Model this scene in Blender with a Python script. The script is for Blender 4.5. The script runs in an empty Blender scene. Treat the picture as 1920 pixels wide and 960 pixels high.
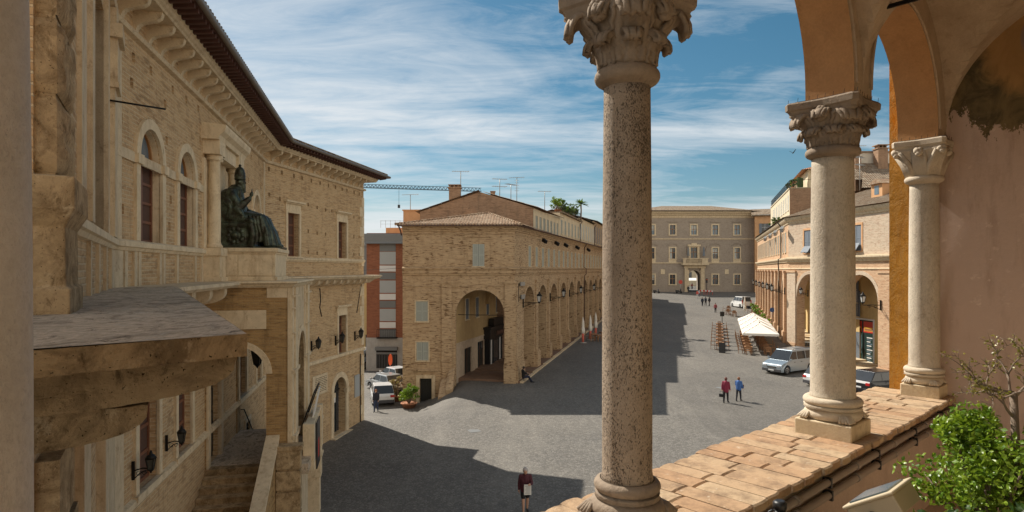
import bpy, bmesh, math, random
from mathutils import Vector, Matrix, noise
R = math.radians
random.seed(7)
scn = bpy.context.scene
COL = scn.collection

# ------------------------------------------------------------------ objects
def tag(o, label, cat, group=None, kind=None):
    if label: o['label'] = label
    if cat: o['category'] = cat
    if group: o['group'] = group
    if kind: o['kind'] = kind
    return o

def thing(name, label, cat, loc=(0, 0, 0), rz=0.0, group=None):
    o = bpy.data.objects.new(name, None); COL.objects.link(o)
    o.empty_display_size = 0.1
    o.location = loc; o.rotation_euler = (0, 0, rz)
    return tag(o, label, cat, group)

def copy_tree(o, parent=None):
    c = o.copy(); COL.objects.link(c)
    if parent is not None: c.parent = parent
    for ch in list(o.children): copy_tree(ch, c)
    return c

class MB:
    """collects polygons in world (or local) space, builds one mesh object"""
    def __init__(s): s.v = []; s.f = []; s.m = []; s.uv = {}; s.sm = []
    def add(s, pts, faces, mat=0, smooth=False):
        b = len(s.v); s.v.extend([tuple(p) for p in pts])
        for f in faces:
            s.f.append([b + i for i in f]); s.m.append(mat); s.sm.append(smooth)
    def poly(s, pts, mat=0, uv=None):
        s.add(pts, [list(range(len(pts)))], mat)
        if uv: s.uv[len(s.f) - 1] = uv
    def hexa(s, p, mat=0):   # p: 8 points bottom 4 ccw, top 4 ccw
        s.add(p, [(3, 2, 1, 0), (4, 5, 6, 7), (0, 1, 5, 4), (1, 2, 6, 5), (2, 3, 7, 6), (3, 0, 4, 7)], mat)
    def box(s, x0, x1, y0, y1, z0, z1, mat=0, M=None):
        p = [(x0, y0, z0), (x1, y0, z0), (x1, y1, z0), (x0, y1, z0), (x0, y0, z1), (x1, y0, z1), (x1, y1, z1), (x0, y1, z1)]
        if M is not None: p = [M @ Vector(q) for q in p]
        s.hexa(p, mat)
    def bar(s, a, b, w, h=None, mat=0):
        a = Vector(a); b = Vector(b); h = h or w
        d = (b - a).normalized()
        up = Vector((0, 0, 1)) if abs(d.z) < .95 else Vector((0, 1, 0))
        x = d.cross(up).normalized() * w / 2; y = x.cross(d).normalized() * h / 2
        s.hexa([a - x - y, a + x - y, a + x + y, a - x + y, b - x - y, b + x - y, b + x + y, b - x + y], mat)
    def tube(s, pts, r, n=8, mat=0, cap=True):
        pts = [Vector(p) for p in pts]; rings = []
        rs = r if isinstance(r, (list, tuple)) else [r] * len(pts)
        ref = None
        for i, p in enumerate(pts):
            d = (pts[min(i + 1, len(pts) - 1)] - pts[max(i - 1, 0)]).normalized()
            if ref is None: ref = Vector((0, 0, 1)) if abs(d.z) < .9 else Vector((1, 0, 0))
            x = d.cross(ref).normalized(); y = d.cross(x).normalized(); ref = -y if False else ref
            if abs(d.dot(ref)) > .97: ref = Vector((1, 0, 0)) if abs(d.x) < .9 else Vector((0, 0, 1))
            rings.append([p + (x * math.cos(2 * math.pi * k / n) + y * math.sin(2 * math.pi * k / n)) * rs[i] for k in range(n)])
        s.rings(rings, mat, cap)
    def rings(s, rings, mat=0, cap=True, smooth=True):
        n = len(rings[0]); b = len(s.v)
        for r in rings: s.v.extend([tuple(p) for p in r])
        for i in range(len(rings) - 1):
            for k in range(n):
                k2 = (k + 1) % n
                s.f.append([b + i * n + k, b + i * n + k2, b + (i + 1) * n + k2, b + (i + 1) * n + k]); s.m.append(mat); s.sm.append(smooth)
        if cap:
            s.f.append([b + k for k in range(n)][::-1]); s.m.append(mat); s.sm.append(False)
            s.f.append([b + (len(rings) - 1) * n + k for k in range(n)]); s.m.append(mat); s.sm.append(False)
    def lathe(s, prof, c=(0, 0), n=24, mat=0, cap=True):
        s.rings([[(c[0] + r * math.cos(2 * math.pi * k / n), c[1] + r * math.sin(2 * math.pi * k / n), z) for k in range(n)] for r, z in prof], mat, cap)
    def sphere(s, c, r, n=12, m=8, mat=0, sc=(1, 1, 1), M=None):
        rr = []
        for i in range(m + 1):
            a = -math.pi / 2 + math.pi * i / m
            q = max(math.cos(a), 1e-3)
            ring = [Vector((r * sc[0] * q * math.cos(2 * math.pi * k / n), r * sc[1] * q * math.sin(2 * math.pi * k / n), r * sc[2] * math.sin(a))) for k in range(n)]
            if M is not None: ring = [M @ p for p in ring]
            rr.append([p + Vector(c) for p in ring])
        s.rings(rr, mat, False)
    def build(s, name, mats, parent=None, base=None, bevel=0, mods=None, smooth=None):
        if base is None: base = Vector(parent_base.get(parent.name, (0, 0, 0))) if parent is not None else Vector((0, 0, 0))
        me = bpy.data.meshes.new(name)
        me.from_pydata([(p[0] - base[0], p[1] - base[1], p[2] - base[2]) for p in s.v], [], s.f)
        if not isinstance(mats, (list, tuple)): mats = [mats]
        for m in mats: me.materials.append(m)
        me.polygons.foreach_set('material_index', s.m)
        me.polygons.foreach_set('use_smooth', s.sm if smooth is None else [smooth] * len(s.sm))
        me.update()
        uvl = me.uv_layers.new(name='UVMap')
        for pi, p in enumerate(me.polygons):
            cu = s.uv.get(pi)
            n = p.normal
            if abs(n.z) > .75: t = None
            else: t = Vector((-n.y, n.x, 0)).normalized()
            for j, li in enumerate(p.loop_indices):
                if cu: uvl.data[li].uv = cu[j]; continue
                q = Vector(s.v[me.loops[li].vertex_index])
                uvl.data[li].uv = (q.x, q.y) if t is None else (q.dot(t), q.z)
        o = bpy.data.objects.new(name, me); COL.objects.link(o)
        if parent is not None: o.parent = parent
        else: o.location = base
        parent_base[o.name] = tuple(base)
        if bevel:
            b = o.modifiers.new('Bevel', 'BEVEL'); b.width = bevel; b.segments = 2; b.limit_method = 'ANGLE'; b.angle_limit = R(35)
        return o
parent_base = {}
def building(name, label, cat, loc, group=None):
    """an Empty at the base; its parts are drawn in world coordinates"""
    o = thing(name, label, cat, loc, 0, group); parent_base[o.name] = tuple(loc); return o

def remesh(o, vox, smooth=2):
    m = o.modifiers.new('Remesh', 'REMESH'); m.mode = 'VOXEL'; m.voxel_size = vox; m.use_smooth_shade = True
    if smooth:
        k = o.modifiers.new('Smooth', 'SMOOTH'); k.iterations = smooth; k.factor = .5
    return o

# ------------------------------------------------------------------ wall frames
class Frame:
    """a wall plane from A to B (plan), outside on the right of A->B"""
    def __init__(s, A, B):
        s.A = Vector((A[0], A[1])); s.B = Vector((B[0], B[1])); d = s.B - s.A; s.L = d.length; s.t = d / s.L; s.n = Vector((s.t.y, -s.t.x))
    def p(s, a, z, o=0.0):
        q = s.A + s.t * a + s.n * o; return Vector((q.x, q.y, z))
    def s_at(s, px):     # where a pixel column meets this wall
        k = (px - 960) / 1150.0
        return (k * s.A.y - s.A.x) / (s.t.x - k * s.t.y)
    def yaw(s): return math.atan2(s.t.y, s.t.x)

def fbox(mb, F, s0, s1, o0, o1, z0, z1, mat=0):
    mb.hexa([F.p(s0, z0, o1), F.p(s1, z0, o1), F.p(s1, z0, o0), F.p(s0, z0, o0), F.p(s0, z1, o1), F.p(s1, z1, o1), F.p(s1, z1, o0), F.p(s0, z1, o0)], mat)

def fwall(mb, F, s0, s1, z0, z1, ops, depth=.35, mat=0, rmat=None, o=0.0, n=12, sill=True):
    """wall sheet with real openings. op = (sa, sb, zb, zt, arch) ; for an arch zt is the springing height"""
    rmat = mat if rmat is None else rmat
    br = {round(s0, 5), round(s1, 5)}; L = []
    for op in ops:
        sa, sb, zb, zt = op[:4]; arch = len(op) > 4 and op[4]
        c = (sa + sb) / 2; r = (sb - sa) / 2
        if arch: br_i = [round(c - r * math.cos(math.pi * i / n), 5) for i in range(n + 1)]
        else: br_i = [round(sa, 5), round(sb, 5)]
        br.update(br_i)
        top = (lambda a, c=c, r=r, zt=zt: zt + math.sqrt(max(r * r - (a - c) ** 2, 0))) if arch else (lambda a, zt=zt: zt)
        L.append((br_i[0], br_i[-1], zb, top, br_i))
    br = sorted(b for b in br if s0 - 1e-4 <= b <= s1 + 1e-4)
    for a, b in zip(br, br[1:]):
        if b - a < 1e-4: continue
        cov = sorted([x for x in L if x[0] <= a + 1e-4 and x[1] >= b - 1e-4], key=lambda x: x[2])
        za = zb_ = z0
        for x in cov:
            if x[2] > za + 1e-4 or x[2] > zb_ + 1e-4:
                mb.poly([F.p(a, za, o), F.p(b, zb_, o), F.p(b, x[2], o), F.p(a, x[2], o)], mat)
            za = x[3](a); zb_ = x[3](b)
        if z1 > min(za, zb_) + 1e-4: mb.poly([F.p(a, za, o), F.p(b, zb_, o), F.p(b, z1, o), F.p(a, z1, o)], mat)
    for x in L:
        bi = sorted(set(b for b in br if x[0] - 1e-4 <= b <= x[1] + 1e-4))
        for a, b in zip(bi, bi[1:]):
            mb.poly([F.p(a, x[3](a), o), F.p(b, x[3](b), o), F.p(b, x[3](b), o - depth), F.p(a, x[3](a), o - depth)], rmat)
        for a, sgn in ((x[0], 1), (x[1], -1)):
            q = [F.p(a, x[2], o), F.p(a, x[3](a), o), F.p(a, x[3](a), o - depth), F.p(a, x[2], o - depth)]
            mb.poly(q if sgn > 0 else q[::-1], rmat)
        if sill: mb.poly([F.p(x[0], x[2], o), F.p(x[0], x[2], o - depth), F.p(x[1], x[2], o - depth), F.p(x[1], x[2], o)], rmat)

def farch(mb, F, c, zs, r0, r1, o0, o1, mat=0, n=16, a0=0.0, a1=math.pi):
    for i in range(n):
        A = a0 + (a1 - a0) * i / n; B = a0 + (a1 - a0) * (i + 1) / n
        def q(r, a, o): return F.p(c + r * math.cos(a), zs + r * math.sin(a), o)
        mb.add([q(r0, A, o0), q(r1, A, o0), q(r1, A, o1), q(r0, A, o1), q(r0, B, o0), q(r1, B, o0), q(r1, B, o1), q(r0, B, o1)],
               [(2, 3, 7, 6), (1, 2, 6, 5), (3, 0, 4, 7), (0, 1, 5, 4)] + ([(0, 3, 2, 1)] if i == 0 else []) + ([(4, 5, 6, 7)] if i == n - 1 else []), mat)

def sweep(mb, pts, prof, mat=0, caps=True, closed_prof=True, smooth=False):
    """profile [(out,z)] swept along plan polyline (outside on the right), mitred"""
    pts = [Vector((p[0], p[1])) for p in pts]; N = len(pts); rings = []
    nr = []
    for i in range(N - 1):
        d = (pts[i + 1] - pts[i]).normalized(); nr.append(Vector((d.y, -d.x)))
    for i in range(N):
        if i == 0: m = nr[0]
        elif i == N - 1: m = nr[-1]
        else:
            m = (nr[i - 1] + nr[i]).normalized(); m = m / max(m.dot(nr[i]), .3)
        rings.append([(pts[i].x + m.x * o, pts[i].y + m.y * o, z) for o, z in prof])
    n = len(prof); b = len(mb.v)
    for r in rings: mb.v.extend(r)
    for i in range(N - 1):
        for k in range(n if closed_prof else n - 1):
            k2 = (k + 1) % n
            mb.f.append([b + i * n + k, b + (i + 1) * n + k, b + (i + 1) * n + k2, b + i * n + k2]); mb.m.append(mat); mb.sm.append(smooth)
    if caps and closed_prof:
        mb.f.append([b + k for k in range(n)]); mb.m.append(mat); mb.sm.append(False)
        mb.f.append([b + (N - 1) * n + k for k in range(n)][::-1]); mb.m.append(mat); mb.sm.append(False)

def tiles(mb, E0, E1, T0, T1, per=.24, amp=.035, row=.45, sub=6, mat=0, step=.02):
    """barrel-tiled roof sheet between the eave line E0-E1 and the upper line T0-T1 (T may be shorter: hips)"""
    E0, E1, T0, T1 = map(Vector, (E0, E1, T0, T1))
    e = (E1 - E0); L = e.length; e = e / L
    nrm = e.cross((T0 + T1) / 2 - (E0 + E1) / 2).normalized()
    if nrm.z < 0: nrm = -nrm
    up = nrm.cross(e).normalized()
    if up.z < 0: up = -up
    B = max((T0 - E0).dot(up), .01); a0 = (T0 - E0).dot(e); a1 = (T1 - E0).dot(e)
    nc = max(2, int(L / per * sub)); nr = max(1, int(B / row))
    b0 = len(mb.v)
    def bmin_max(a):
        hi = B
        if a0 > 1e-3 and a < a0: hi = min(hi, B * a / a0)
        if a1 < L - 1e-3 and a > a1: hi = min(hi, B * (L - a) / (L - a1))
        return max(hi, 0.0)
    for i in range(nc):
        A0 = L * i / nc; A1 = L * (i + 1) / nc
        h0 = amp * abs(math.sin(math.pi * A0 / per)); h1 = amp * abs(math.sin(math.pi * A1 / per))
        H0 = bmin_max(A0); H1 = bmin_max(A1)
        for j in range(nr):
            l0 = B * j / nr; l1 = B * (j + 1) / nr
            if l0 >= max(H0, H1) - 1e-4: break
            def P(a, l, h, st, H): return E0 + e * a + up * min(l, H) + nrm * (h + st)
            q = [P(A0, l0, h0, step, H0), P(A1, l0, h1, step, H1), P(A1, l1, h1, 0, H1), P(A0, l1, h0, 0, H0)]
            mb.poly(q, mat, uv=[(A0, l0), (A1, l0), (A1, l1), (A0, l1)])

# ------------------------------------------------------------------ materials
def newmat(name):
    m = bpy.data.materials.new(name); m.use_nodes = True
    nt = m.node_tree; b = nt.nodes['Principled BSDF']
    return m, nt, b
def N(nt, t, **kw):
    n = nt.nodes.new(t)
    for k, v in kw.items():
        if k in n.inputs: n.inputs[k].default_value = v
        else: setattr(n, k, v)
    return n
def mixc(nt, fac, a, b, mode='MIX'):
    n = nt.nodes.new('ShaderNodeMix'); n.data_type = 'RGBA'; n.blend_type = mode
    for sock, v in ((n.inputs[0], fac), (n.inputs[6], a), (n.inputs[7], b)):
        if isinstance(v, (int, float)): sock.default_value = v
        elif isinstance(v, (tuple, list)): sock.default_value = (*v[:3], 1)
        else: nt.links.new(v, sock)
    return n.outputs[2]
def ramp(nt, src, p0, p1, c0=(0, 0, 0), c1=(1, 1, 1)):
    r = nt.nodes.new('ShaderNodeValToRGB'); nt.links.new(src, r.inputs[0])
    r.color_ramp.elements[0].position = p0; r.color_ramp.elements[1].position = p1
    r.color_ramp.elements[0].color = (*c0, 1); r.color_ramp.elements[1].color = (*c1, 1)
    return r.outputs[0]
def coords(nt, kind='Object', scale=(1, 1, 1)):
    t = nt.nodes.new('ShaderNodeTexCoord'); mp = nt.nodes.new('ShaderNodeMapping')
    nt.links.new(t.outputs[kind], mp.inputs[0]); mp.inputs['Scale'].default_value = scale
    return mp.outputs[0]
def noise_t(nt, vec, scale, detail=5, rough=.6, dist=0):
    n = N(nt, 'ShaderNodeTexNoise', Scale=scale, Detail=detail, Roughness=rough, Distortion=dist)
    nt.links.new(vec, n.inputs['Vector']); return n.outputs['Fac']
def bump(nt, b, h, strength=.3, dist=.02):
    n = N(nt, 'ShaderNodeBump', Strength=strength, Distance=dist); nt.links.new(h, n.inputs['Height']); nt.links.new(n.outputs[0], b.inputs['Normal'])
def simple(name, c, rough=.6, metal=0, var=.15, scale=6, bs=0, coat=0, spec=None):
    m, nt, b = newmat(name); v = coords(nt)
    f = noise_t(nt, v, scale)
    c2 = [x * (1 - var) for x in c]; c1 = [min(1, x * (1 + var)) for x in c]
    nt.links.new(mixc(nt, f, c2, c1), b.inputs['Base Color'])
    b.inputs['Roughness'].default_value = rough; b.inputs['Metallic'].default_value = metal
    if coat: b.inputs['Coat Weight'].default_value = coat
    if spec is not None: b.inputs['Specular IOR Level'].default_value = spec
    if bs: bump(nt, b, noise_t(nt, v, scale * 6), bs, .01)
    return m
def brick(name, c1, c2, mortar, bw=.28, rh=.072, ms=.009, dirt=(.1, .08, .06), dirt_amt=.5, pale=None, bs=.5, patch=None, dark_amt=.55):
    m, nt, b = newmat(name); uv = coords(nt, 'UV'); ob = coords(nt, 'Object')
    wob = N(nt, 'ShaderNodeTexNoise', Scale=1.5, Detail=2.0); nt.links.new(uv, wob.inputs['Vector'])
    wv = nt.nodes.new('ShaderNodeVectorMath'); wv.operation = 'MULTIPLY_ADD'
    nt.links.new(wob.outputs['Color'], wv.inputs[0]); wv.inputs[1].default_value = (.03, .03, 0); nt.links.new(uv, wv.inputs[2])
    bt = N(nt, 'ShaderNodeTexBrick', Scale=1.0); nt.links.new(wv.outputs[0], bt.inputs['Vector'])
    bt.inputs['Color1'].default_value = (*c1, 1); bt.inputs['Color2'].default_value = (*c2, 1); bt.inputs['Mortar'].default_value = (*mortar, 1)
    bt.inputs['Brick Width'].default_value = bw; bt.inputs['Row Height'].default_value = rh; bt.inputs['Mortar Size'].default_value = ms
    bt.inputs['Mortar Smooth'].default_value = .4; bt.inputs['Bias'].default_value = -.1
    col = bt.outputs['Color']
    # rows of darker / redder bricks, larger tone patches
    st = noise_t(nt, coords(nt, 'UV', (.8, 3.4, 1)), 1.3, 7, .75)
    col = mixc(nt, ramp(nt, st, .51, .61), col, mixc(nt, .5, col, patch or [c * .55 for c in c2]))
    st2 = noise_t(nt, coords(nt, 'UV', (.7, 4.2, 1)), 1.9, 6, .7)
    col = mixc(nt, ramp(nt, st2, .40, .56, (1, 1, 1), (0, 0, 0)), col, mixc(nt, .5, col, pale or [min(1, c * 1.35) for c in c1]))
    db = noise_t(nt, coords(nt, 'UV', (2.6, 9.5, 1)), 1.0, 2, .5); dc = noise_t(nt, coords(nt, 'UV', (1, 1.6, 1)), .55, 5, .7)
    dk = nt.nodes.new('ShaderNodeMath'); dk.operation = 'MULTIPLY_ADD'; nt.links.new(dc, dk.inputs[0]); dk.inputs[1].default_value = .55; nt.links.new(db, dk.inputs[2])
    dm0 = nt.nodes.new('ShaderNodeMath'); dm0.operation = 'MULTIPLY'; nt.links.new(ramp(nt, dk.outputs[0], .84, .93), dm0.inputs[0]); dm0.inputs[1].default_value = dark_amt
    col = mixc(nt, dm0.outputs[0], col, [c * .8 for c in (patch or c2)] if not patch else [c * .62 for c in patch])
    lg = noise_t(nt, ob, .35, 5, .65)
    col = mixc(nt, ramp(nt, lg, .35, .75), col, mixc(nt, .5, col, pale or [min(1, c * 1.25) for c in c1]))
    dr = noise_t(nt, coords(nt, 'UV', (2.2, .5, 1)), 1.2, 6, .7)
    dm = ramp(nt, dr, .52, .8); mm = nt.nodes.new('ShaderNodeMath'); mm.operation = 'MULTIPLY'; nt.links.new(dm, mm.inputs[0]); mm.inputs[1].default_value = dirt_amt
    col = mixc(nt, mm.outputs[0], col, dirt)
    fine = noise_t(nt, ob, 30, 3, .7)
    col = mixc(nt, .35, col, mixc(nt, fine, (.25, .25, .25), (1.0, 1.0, 1.0)), 'OVERLAY')
    nt.links.new(col, b.inputs['Base Color']); b.inputs['Roughness'].default_value = .92; b.inputs['Specular IOR Level'].default_value = .2
    ad = nt.nodes.new('ShaderNodeMath'); ad.operation = 'MULTIPLY_ADD'; nt.links.new(fine, ad.inputs[0]); ad.inputs[1].default_value = .5
    iv = nt.nodes.new('ShaderNodeMath'); iv.operation = 'SUBTRACT'; iv.inputs[0].default_value = 1; nt.links.new(bt.outputs['Fac'], iv.inputs[1])
    nt.links.new(iv.outputs[0], ad.inputs[2]); bump(nt, b, ad.outputs[0], bs, .015)
    return m
def stone(name, c, dark=None, pit=0.0, lump=0.0, scale=3, rough=.85, bs=.25, stain=.45, vert=True, pitscale=26):
    m, nt, b = newmat(name); ob = coords(nt)
    dark = dark or [x * .5 for x in c]
    a = noise_t(nt, ob, scale, 7, .65)
    col = mixc(nt, ramp(nt, a, .3, .75), [x * .82 for x in c], [min(1, x * 1.12) for x in c])
    sv = noise_t(nt, coords(nt, 'Object', (3, 3, .6) if vert else (1, 1, 1)), 1.4, 7, .72)
    mm = nt.nodes.new('ShaderNodeMath'); mm.operation = 'MULTIPLY'; nt.links.new(ramp(nt, sv, .5, .8), mm.inputs[0]); mm.inputs[1].default_value = stain
    col = mixc(nt, mm.outputs[0], col, dark)
    b2 = noise_t(nt, coords(nt, 'Object', (1, 1, .8)), 7.5, 7, .75, .4); m2 = nt.nodes.new('ShaderNodeMath'); m2.operation = 'MULTIPLY'; nt.links.new(ramp(nt, b2, .54, .72), m2.inputs[0]); m2.inputs[1].default_value = stain * .8
    col = mixc(nt, m2.outputs[0], col, [x * .8 for x in dark])
    fine = noise_t(nt, ob, 60, 4, .7); h = fine
    col = mixc(nt, .3, col, mixc(nt, fine, (.2, .2, .2), (1, 1, 1)), 'OVERLAY')
    if pit:
        pv = coords(nt, 'Object', (1, 1, .55))
        p = noise_t(nt, pv, pitscale, 3, .6, .6); clus = noise_t(nt, pv, 5, 2, .5)
        sm = nt.nodes.new('ShaderNodeMath'); sm.operation = 'MULTIPLY_ADD'; nt.links.new(clus, sm.inputs[0]); sm.inputs[1].default_value = -.35; nt.links.new(p, sm.inputs[2])
        pm = ramp(nt, sm.outputs[0], PIT0 - .02, PIT0 + .02, (1, 1, 1), (0, 0, 0))
        p2_ = noise_t(nt, coords(nt, 'Object', (1, 1, .42)), pitscale * 2.3, 2, .5); s2 = nt.nodes.new('ShaderNodeMath'); s2.operation = 'MULTIPLY_ADD'; nt.links.new(noise_t(nt, coords(nt, 'Object', (1.6, 1.6, .3)), 6, 3, .6), s2.inputs[0]); s2.inputs[1].default_value = -.6; nt.links.new(p2_, s2.inputs[2])
        pm2 = ramp(nt, s2.outputs[0], .055, .115, (1, 1, 1), (0, 0, 0)); mxp = nt.nodes.new('ShaderNodeMath'); mxp.operation = 'MAXIMUM'; nt.links.new(pm, mxp.inputs[0]); nt.links.new(pm2, mxp.inputs[1]); pm = mxp.outputs[0]
        pf = nt.nodes.new('ShaderNodeMath'); pf.operation = 'MULTIPLY'; nt.links.new(pm, pf.inputs[0]); pf.inputs[1].default_value = pit
        col = mixc(nt, pf.outputs[0], col, [x * .16 for x in c])
        hh = nt.nodes.new('ShaderNodeMath'); hh.operation = 'MULTIPLY_ADD'; nt.links.new(pm, hh.inputs[0]); hh.inputs[1].default_value = -1.5; nt.links.new(fine, hh.inputs[2]); h = hh.outputs[0]
    nt.links.new(col, b.inputs['Base Color']); b.inputs['Roughness'].default_value = rough; b.inputs['Specular IOR Level'].default_value = .25
    if lump:
        lm = noise_t(nt, coords(nt, 'Object', (1, 1, .6)), 11, 5, .6, .4); la = nt.nodes.new('ShaderNodeMath'); la.operation = 'MULTIPLY_ADD'; nt.links.new(lm, la.inputs[0]); la.inputs[1].default_value = lump; nt.links.new(h, la.inputs[2]); h = la.outputs[0]
    bump(nt, b, h, bs, .01)
    return m
PIT0 = .185
def ledgemat():
    m, nt, b = newmat('lichen_covered_ledge'); ob = coords(nt, 'Object', (1.3, .7, 1))
    a = noise_t(nt, ob, 2.2, 8, .75, 1.2); f = noise_t(nt, ob, 16, 6, .75); g = noise_t(nt, ob, 45, 4, .7)
    col = mixc(nt, ramp(nt, f, .38, .62), (.46, .37, .27), (.68, .56, .42))
    col = mixc(nt, ramp(nt, a, .47, .62), col, mixc(nt, .5, col, (.045, .034, .024)))
    col = mixc(nt, ramp(nt, noise_t(nt, ob, 7, 7, .8, .5), .56, .66), col, (.05, .038, .026))
    col = mixc(nt, ramp(nt, noise_t(nt, ob, 5, 6, .7), .6, .68), col, (.5, .44, .36))
    nt.links.new(col, b.inputs['Base Color']); b.inputs['Roughness'].default_value = .95; b.inputs['Specular IOR Level'].default_value = .1
    ad = nt.nodes.new('ShaderNodeMath'); ad.operation = 'ADD'; nt.links.new(f, ad.inputs[0]); nt.links.new(g, ad.inputs[1]); bump(nt, b, ad.outputs[0], .8, .02)
    return m
def roofmat(name, c1, c2, c3, per=.24, row=.45, bs=0.0):
    m, nt, b = newmat(name); uv = coords(nt, 'UV')
    bt = N(nt, 'ShaderNodeTexBrick', Scale=1.0); nt.links.new(uv, bt.inputs['Vector']); bt.offset = 0
    bt.inputs['Color1'].default_value = (*c1, 1); bt.inputs['Color2'].default_value = (*c2, 1); bt.inputs['Mortar'].default_value = (*[x * .5 for x in c2], 1)
    bt.inputs['Brick Width'].default_value = per; bt.inputs['Row Height'].default_value = row; bt.inputs['Mortar Size'].default_value = .02
    lich = noise_t(nt, coords(nt), 2.5, 6, .75)
    col = mixc(nt, ramp(nt, lich, .45, .62), bt.outputs['Color'], c3)
    nt.links.new(col, b.inputs['Base Color']); b.inputs['Roughness'].default_value = .95; b.inputs['Specular IOR Level'].default_value = .1
    if bs:
        w = N(nt, 'ShaderNodeTexWave', Scale=.5 / per * 1.0); w.bands_direction = 'X'; w.inputs['Scale'].default_value = math.pi / per / 10
        nt.links.new(uv, w.inputs['Vector']); bump(nt, b, w.outputs['Fac'], bs, .06)
    return m
def slats(name, c, period=.06):
    m, nt, b = newmat(name); uv = coords(nt, 'UV')
    w = N(nt, 'ShaderNodeTexWave'); w.bands_direction = 'Y'; w.inputs['Scale'].default_value = math.pi / period / 10
    nt.links.new(uv, w.inputs['Vector'])
    f = noise_t(nt, coords(nt), 3, 4)
    col = mixc(nt, ramp(nt, w.outputs['Fac'], .05, .35), [x * .5 for x in c], mixc(nt, f, [x * .85 for x in c], [x * 1.1 for x in c]))
    nt.links.new(col, b.inputs['Base Color']); b.inputs['Roughness'].default_value = .6
    bump(nt, b, w.outputs['Fac'], .4, .015)
    return m
def glassmat(name, c=(.02, .025, .03), rough=.08):
    m, nt, b = newmat(name); b.inputs['Roughness'].default_value = rough
    f = noise_t(nt, coords(nt), 1.2, 2); nt.links.new(mixc(nt, f, [x * .6 for x in c], [x * 1.5 for x in c]), b.inputs['Base Color'])
    b.inputs['Specular IOR Level'].default_value = .7
    return m
def leafmat(name, c1, c2, trans=.5):
    m, nt, b = newmat(name)
    oi = nt.nodes.new('ShaderNodeNewGeometry')
    col = mixc(nt, oi.outputs['Random Per Island'], c1, c2)
    lc = noise_t(nt, coords(nt), 5, 3, .6); col = mixc(nt, ramp(nt, lc, .45, .7), col, mixc(nt, .55, col, [x * .35 for x in c1]))
    nt.links.new(col, b.inputs['Base Color']); b.inputs['Roughness'].default_value = .4
    tr = N(nt, 'ShaderNodeBsdfTranslucent'); nt.links.new(mixc(nt, .5, col, (.25, .35, .02)), tr.inputs[0])
    mx = N(nt, 'ShaderNodeMixShader'); mx.inputs[0].default_value = trans * .6
    out = nt.nodes['Material Output']; nt.links.new(b.outputs[0], mx.inputs[1]); nt.links.new(tr.outputs[0], mx.inputs[2]); nt.links.new(mx.outputs[0], out.inputs[0])
    return m

M = {}
M['brick_p'] = brick('pale_brick', (.48, .33, .185), (.36, .225, .115), (.56, .45, .3), bw=.3, rh=.085, ms=.015, dirt=(.14, .085, .04), dirt_amt=.5, patch=(.25, .145, .065), bs=.9, dark_amt=.5)
M['brick_portico'] = brick('ochre_brick', (.36, .235, .105), (.27, .155, .065), (.27, .2, .12), bw=.3, rh=.075, ms=.011, dirt=(.07, .05, .03), dirt_amt=.6, patch=(.13, .075, .035))
M['brick_l'] = brick('tan_brick', (.43, .31, .19), (.35, .235, .13), (.42, .33, .225), dirt=(.14, .08, .04), dirt_amt=.55, patch=(.19, .1, .045), bs=.8, dark_amt=.95)
M['brick_dark'] = brick('rough_brown_brick', (.3, .19, .12), (.2, .12, .075), (.25, .18, .13), dirt_amt=.7)
M['brick_r'] = brick('rosy_brick', (.47, .32, .2), (.38, .2, .11), (.47, .38, .27), dirt_amt=.25, patch=(.36, .16, .085))
M['brick_r_pale'] = brick('washed_brick', (.46, .37, .275), (.41, .31, .22), (.48, .42, .33), dirt_amt=.3, patch=(.36, .18, .115))
M['brick_pal'] = brick('grey_brown_brick', (.30, .25, .2), (.24, .195, .155), (.30, .26, .22), dirt=(.15, .115, .09), dirt_amt=.5, bs=.3)
M['brick_red'] = brick('red_cladding_brick', (.25, .1, .055), (.2, .075, .042), (.22, .11, .075), dirt_amt=.25, bs=.2)
M['stone'] = stone('travertine', (.60, .48, .325), dark=(.21, .13, .06), bs=.5, stain=.8)
M['stone_pale'] = stone('pale_travertine', (.68, .545, .37), dark=(.27, .18, .09), bs=.45, stain=.75)
M['stone_ochre'] = stone('ochre_stained_stone', (.37, .265, .15), dark=(.06, .037, .018), bs=.7, scale=4, stain=.85, vert=False, lump=1.5)
M['stone_rust'] = stone('rusticated_stone', (.5, .38, .235), dark=(.24, .16, .085), pit=.3, bs=.7, scale=5, pitscale=90, lump=2.5)
M['ledge_top'] = stone('mossy_ledge_stone', (.36, .30, .235), dark=(.05, .04, .03), pit=.85, bs=1.0, scale=5, stain=1.0, vert=False, pitscale=16)
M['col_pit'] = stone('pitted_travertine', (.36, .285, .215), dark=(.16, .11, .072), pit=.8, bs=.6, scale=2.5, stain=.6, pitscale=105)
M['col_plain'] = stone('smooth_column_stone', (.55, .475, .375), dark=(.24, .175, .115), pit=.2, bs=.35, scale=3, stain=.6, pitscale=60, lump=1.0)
M['col_grey'] = stone('grey_column_stone', (.62, .56, .5), dark=(.3, .24, .19), pit=.12, bs=.4, scale=4, stain=.4, pitscale=110)
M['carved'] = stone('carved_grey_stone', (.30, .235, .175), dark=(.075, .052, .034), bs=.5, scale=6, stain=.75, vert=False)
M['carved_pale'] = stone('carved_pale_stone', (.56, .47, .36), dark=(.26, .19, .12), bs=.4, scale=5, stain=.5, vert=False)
M['pl_orange'] = stone('orange_plaster', (.50, .27, .12), dark=(.3, .145, .055), bs=.35, scale=2, stain=.5)
M['pl_gold'] = stone('golden_plaster', (.6, .285, .045), dark=(.36, .14, .025), bs=1.0, scale=2.5, stain=.7, lump=7.0)
M['pl_vault'] = stone('bare_vault_plaster', (.5, .385, .27), dark=(.2, .13, .075), bs=.4, scale=1.6, stain=.6, vert=False)
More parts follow.
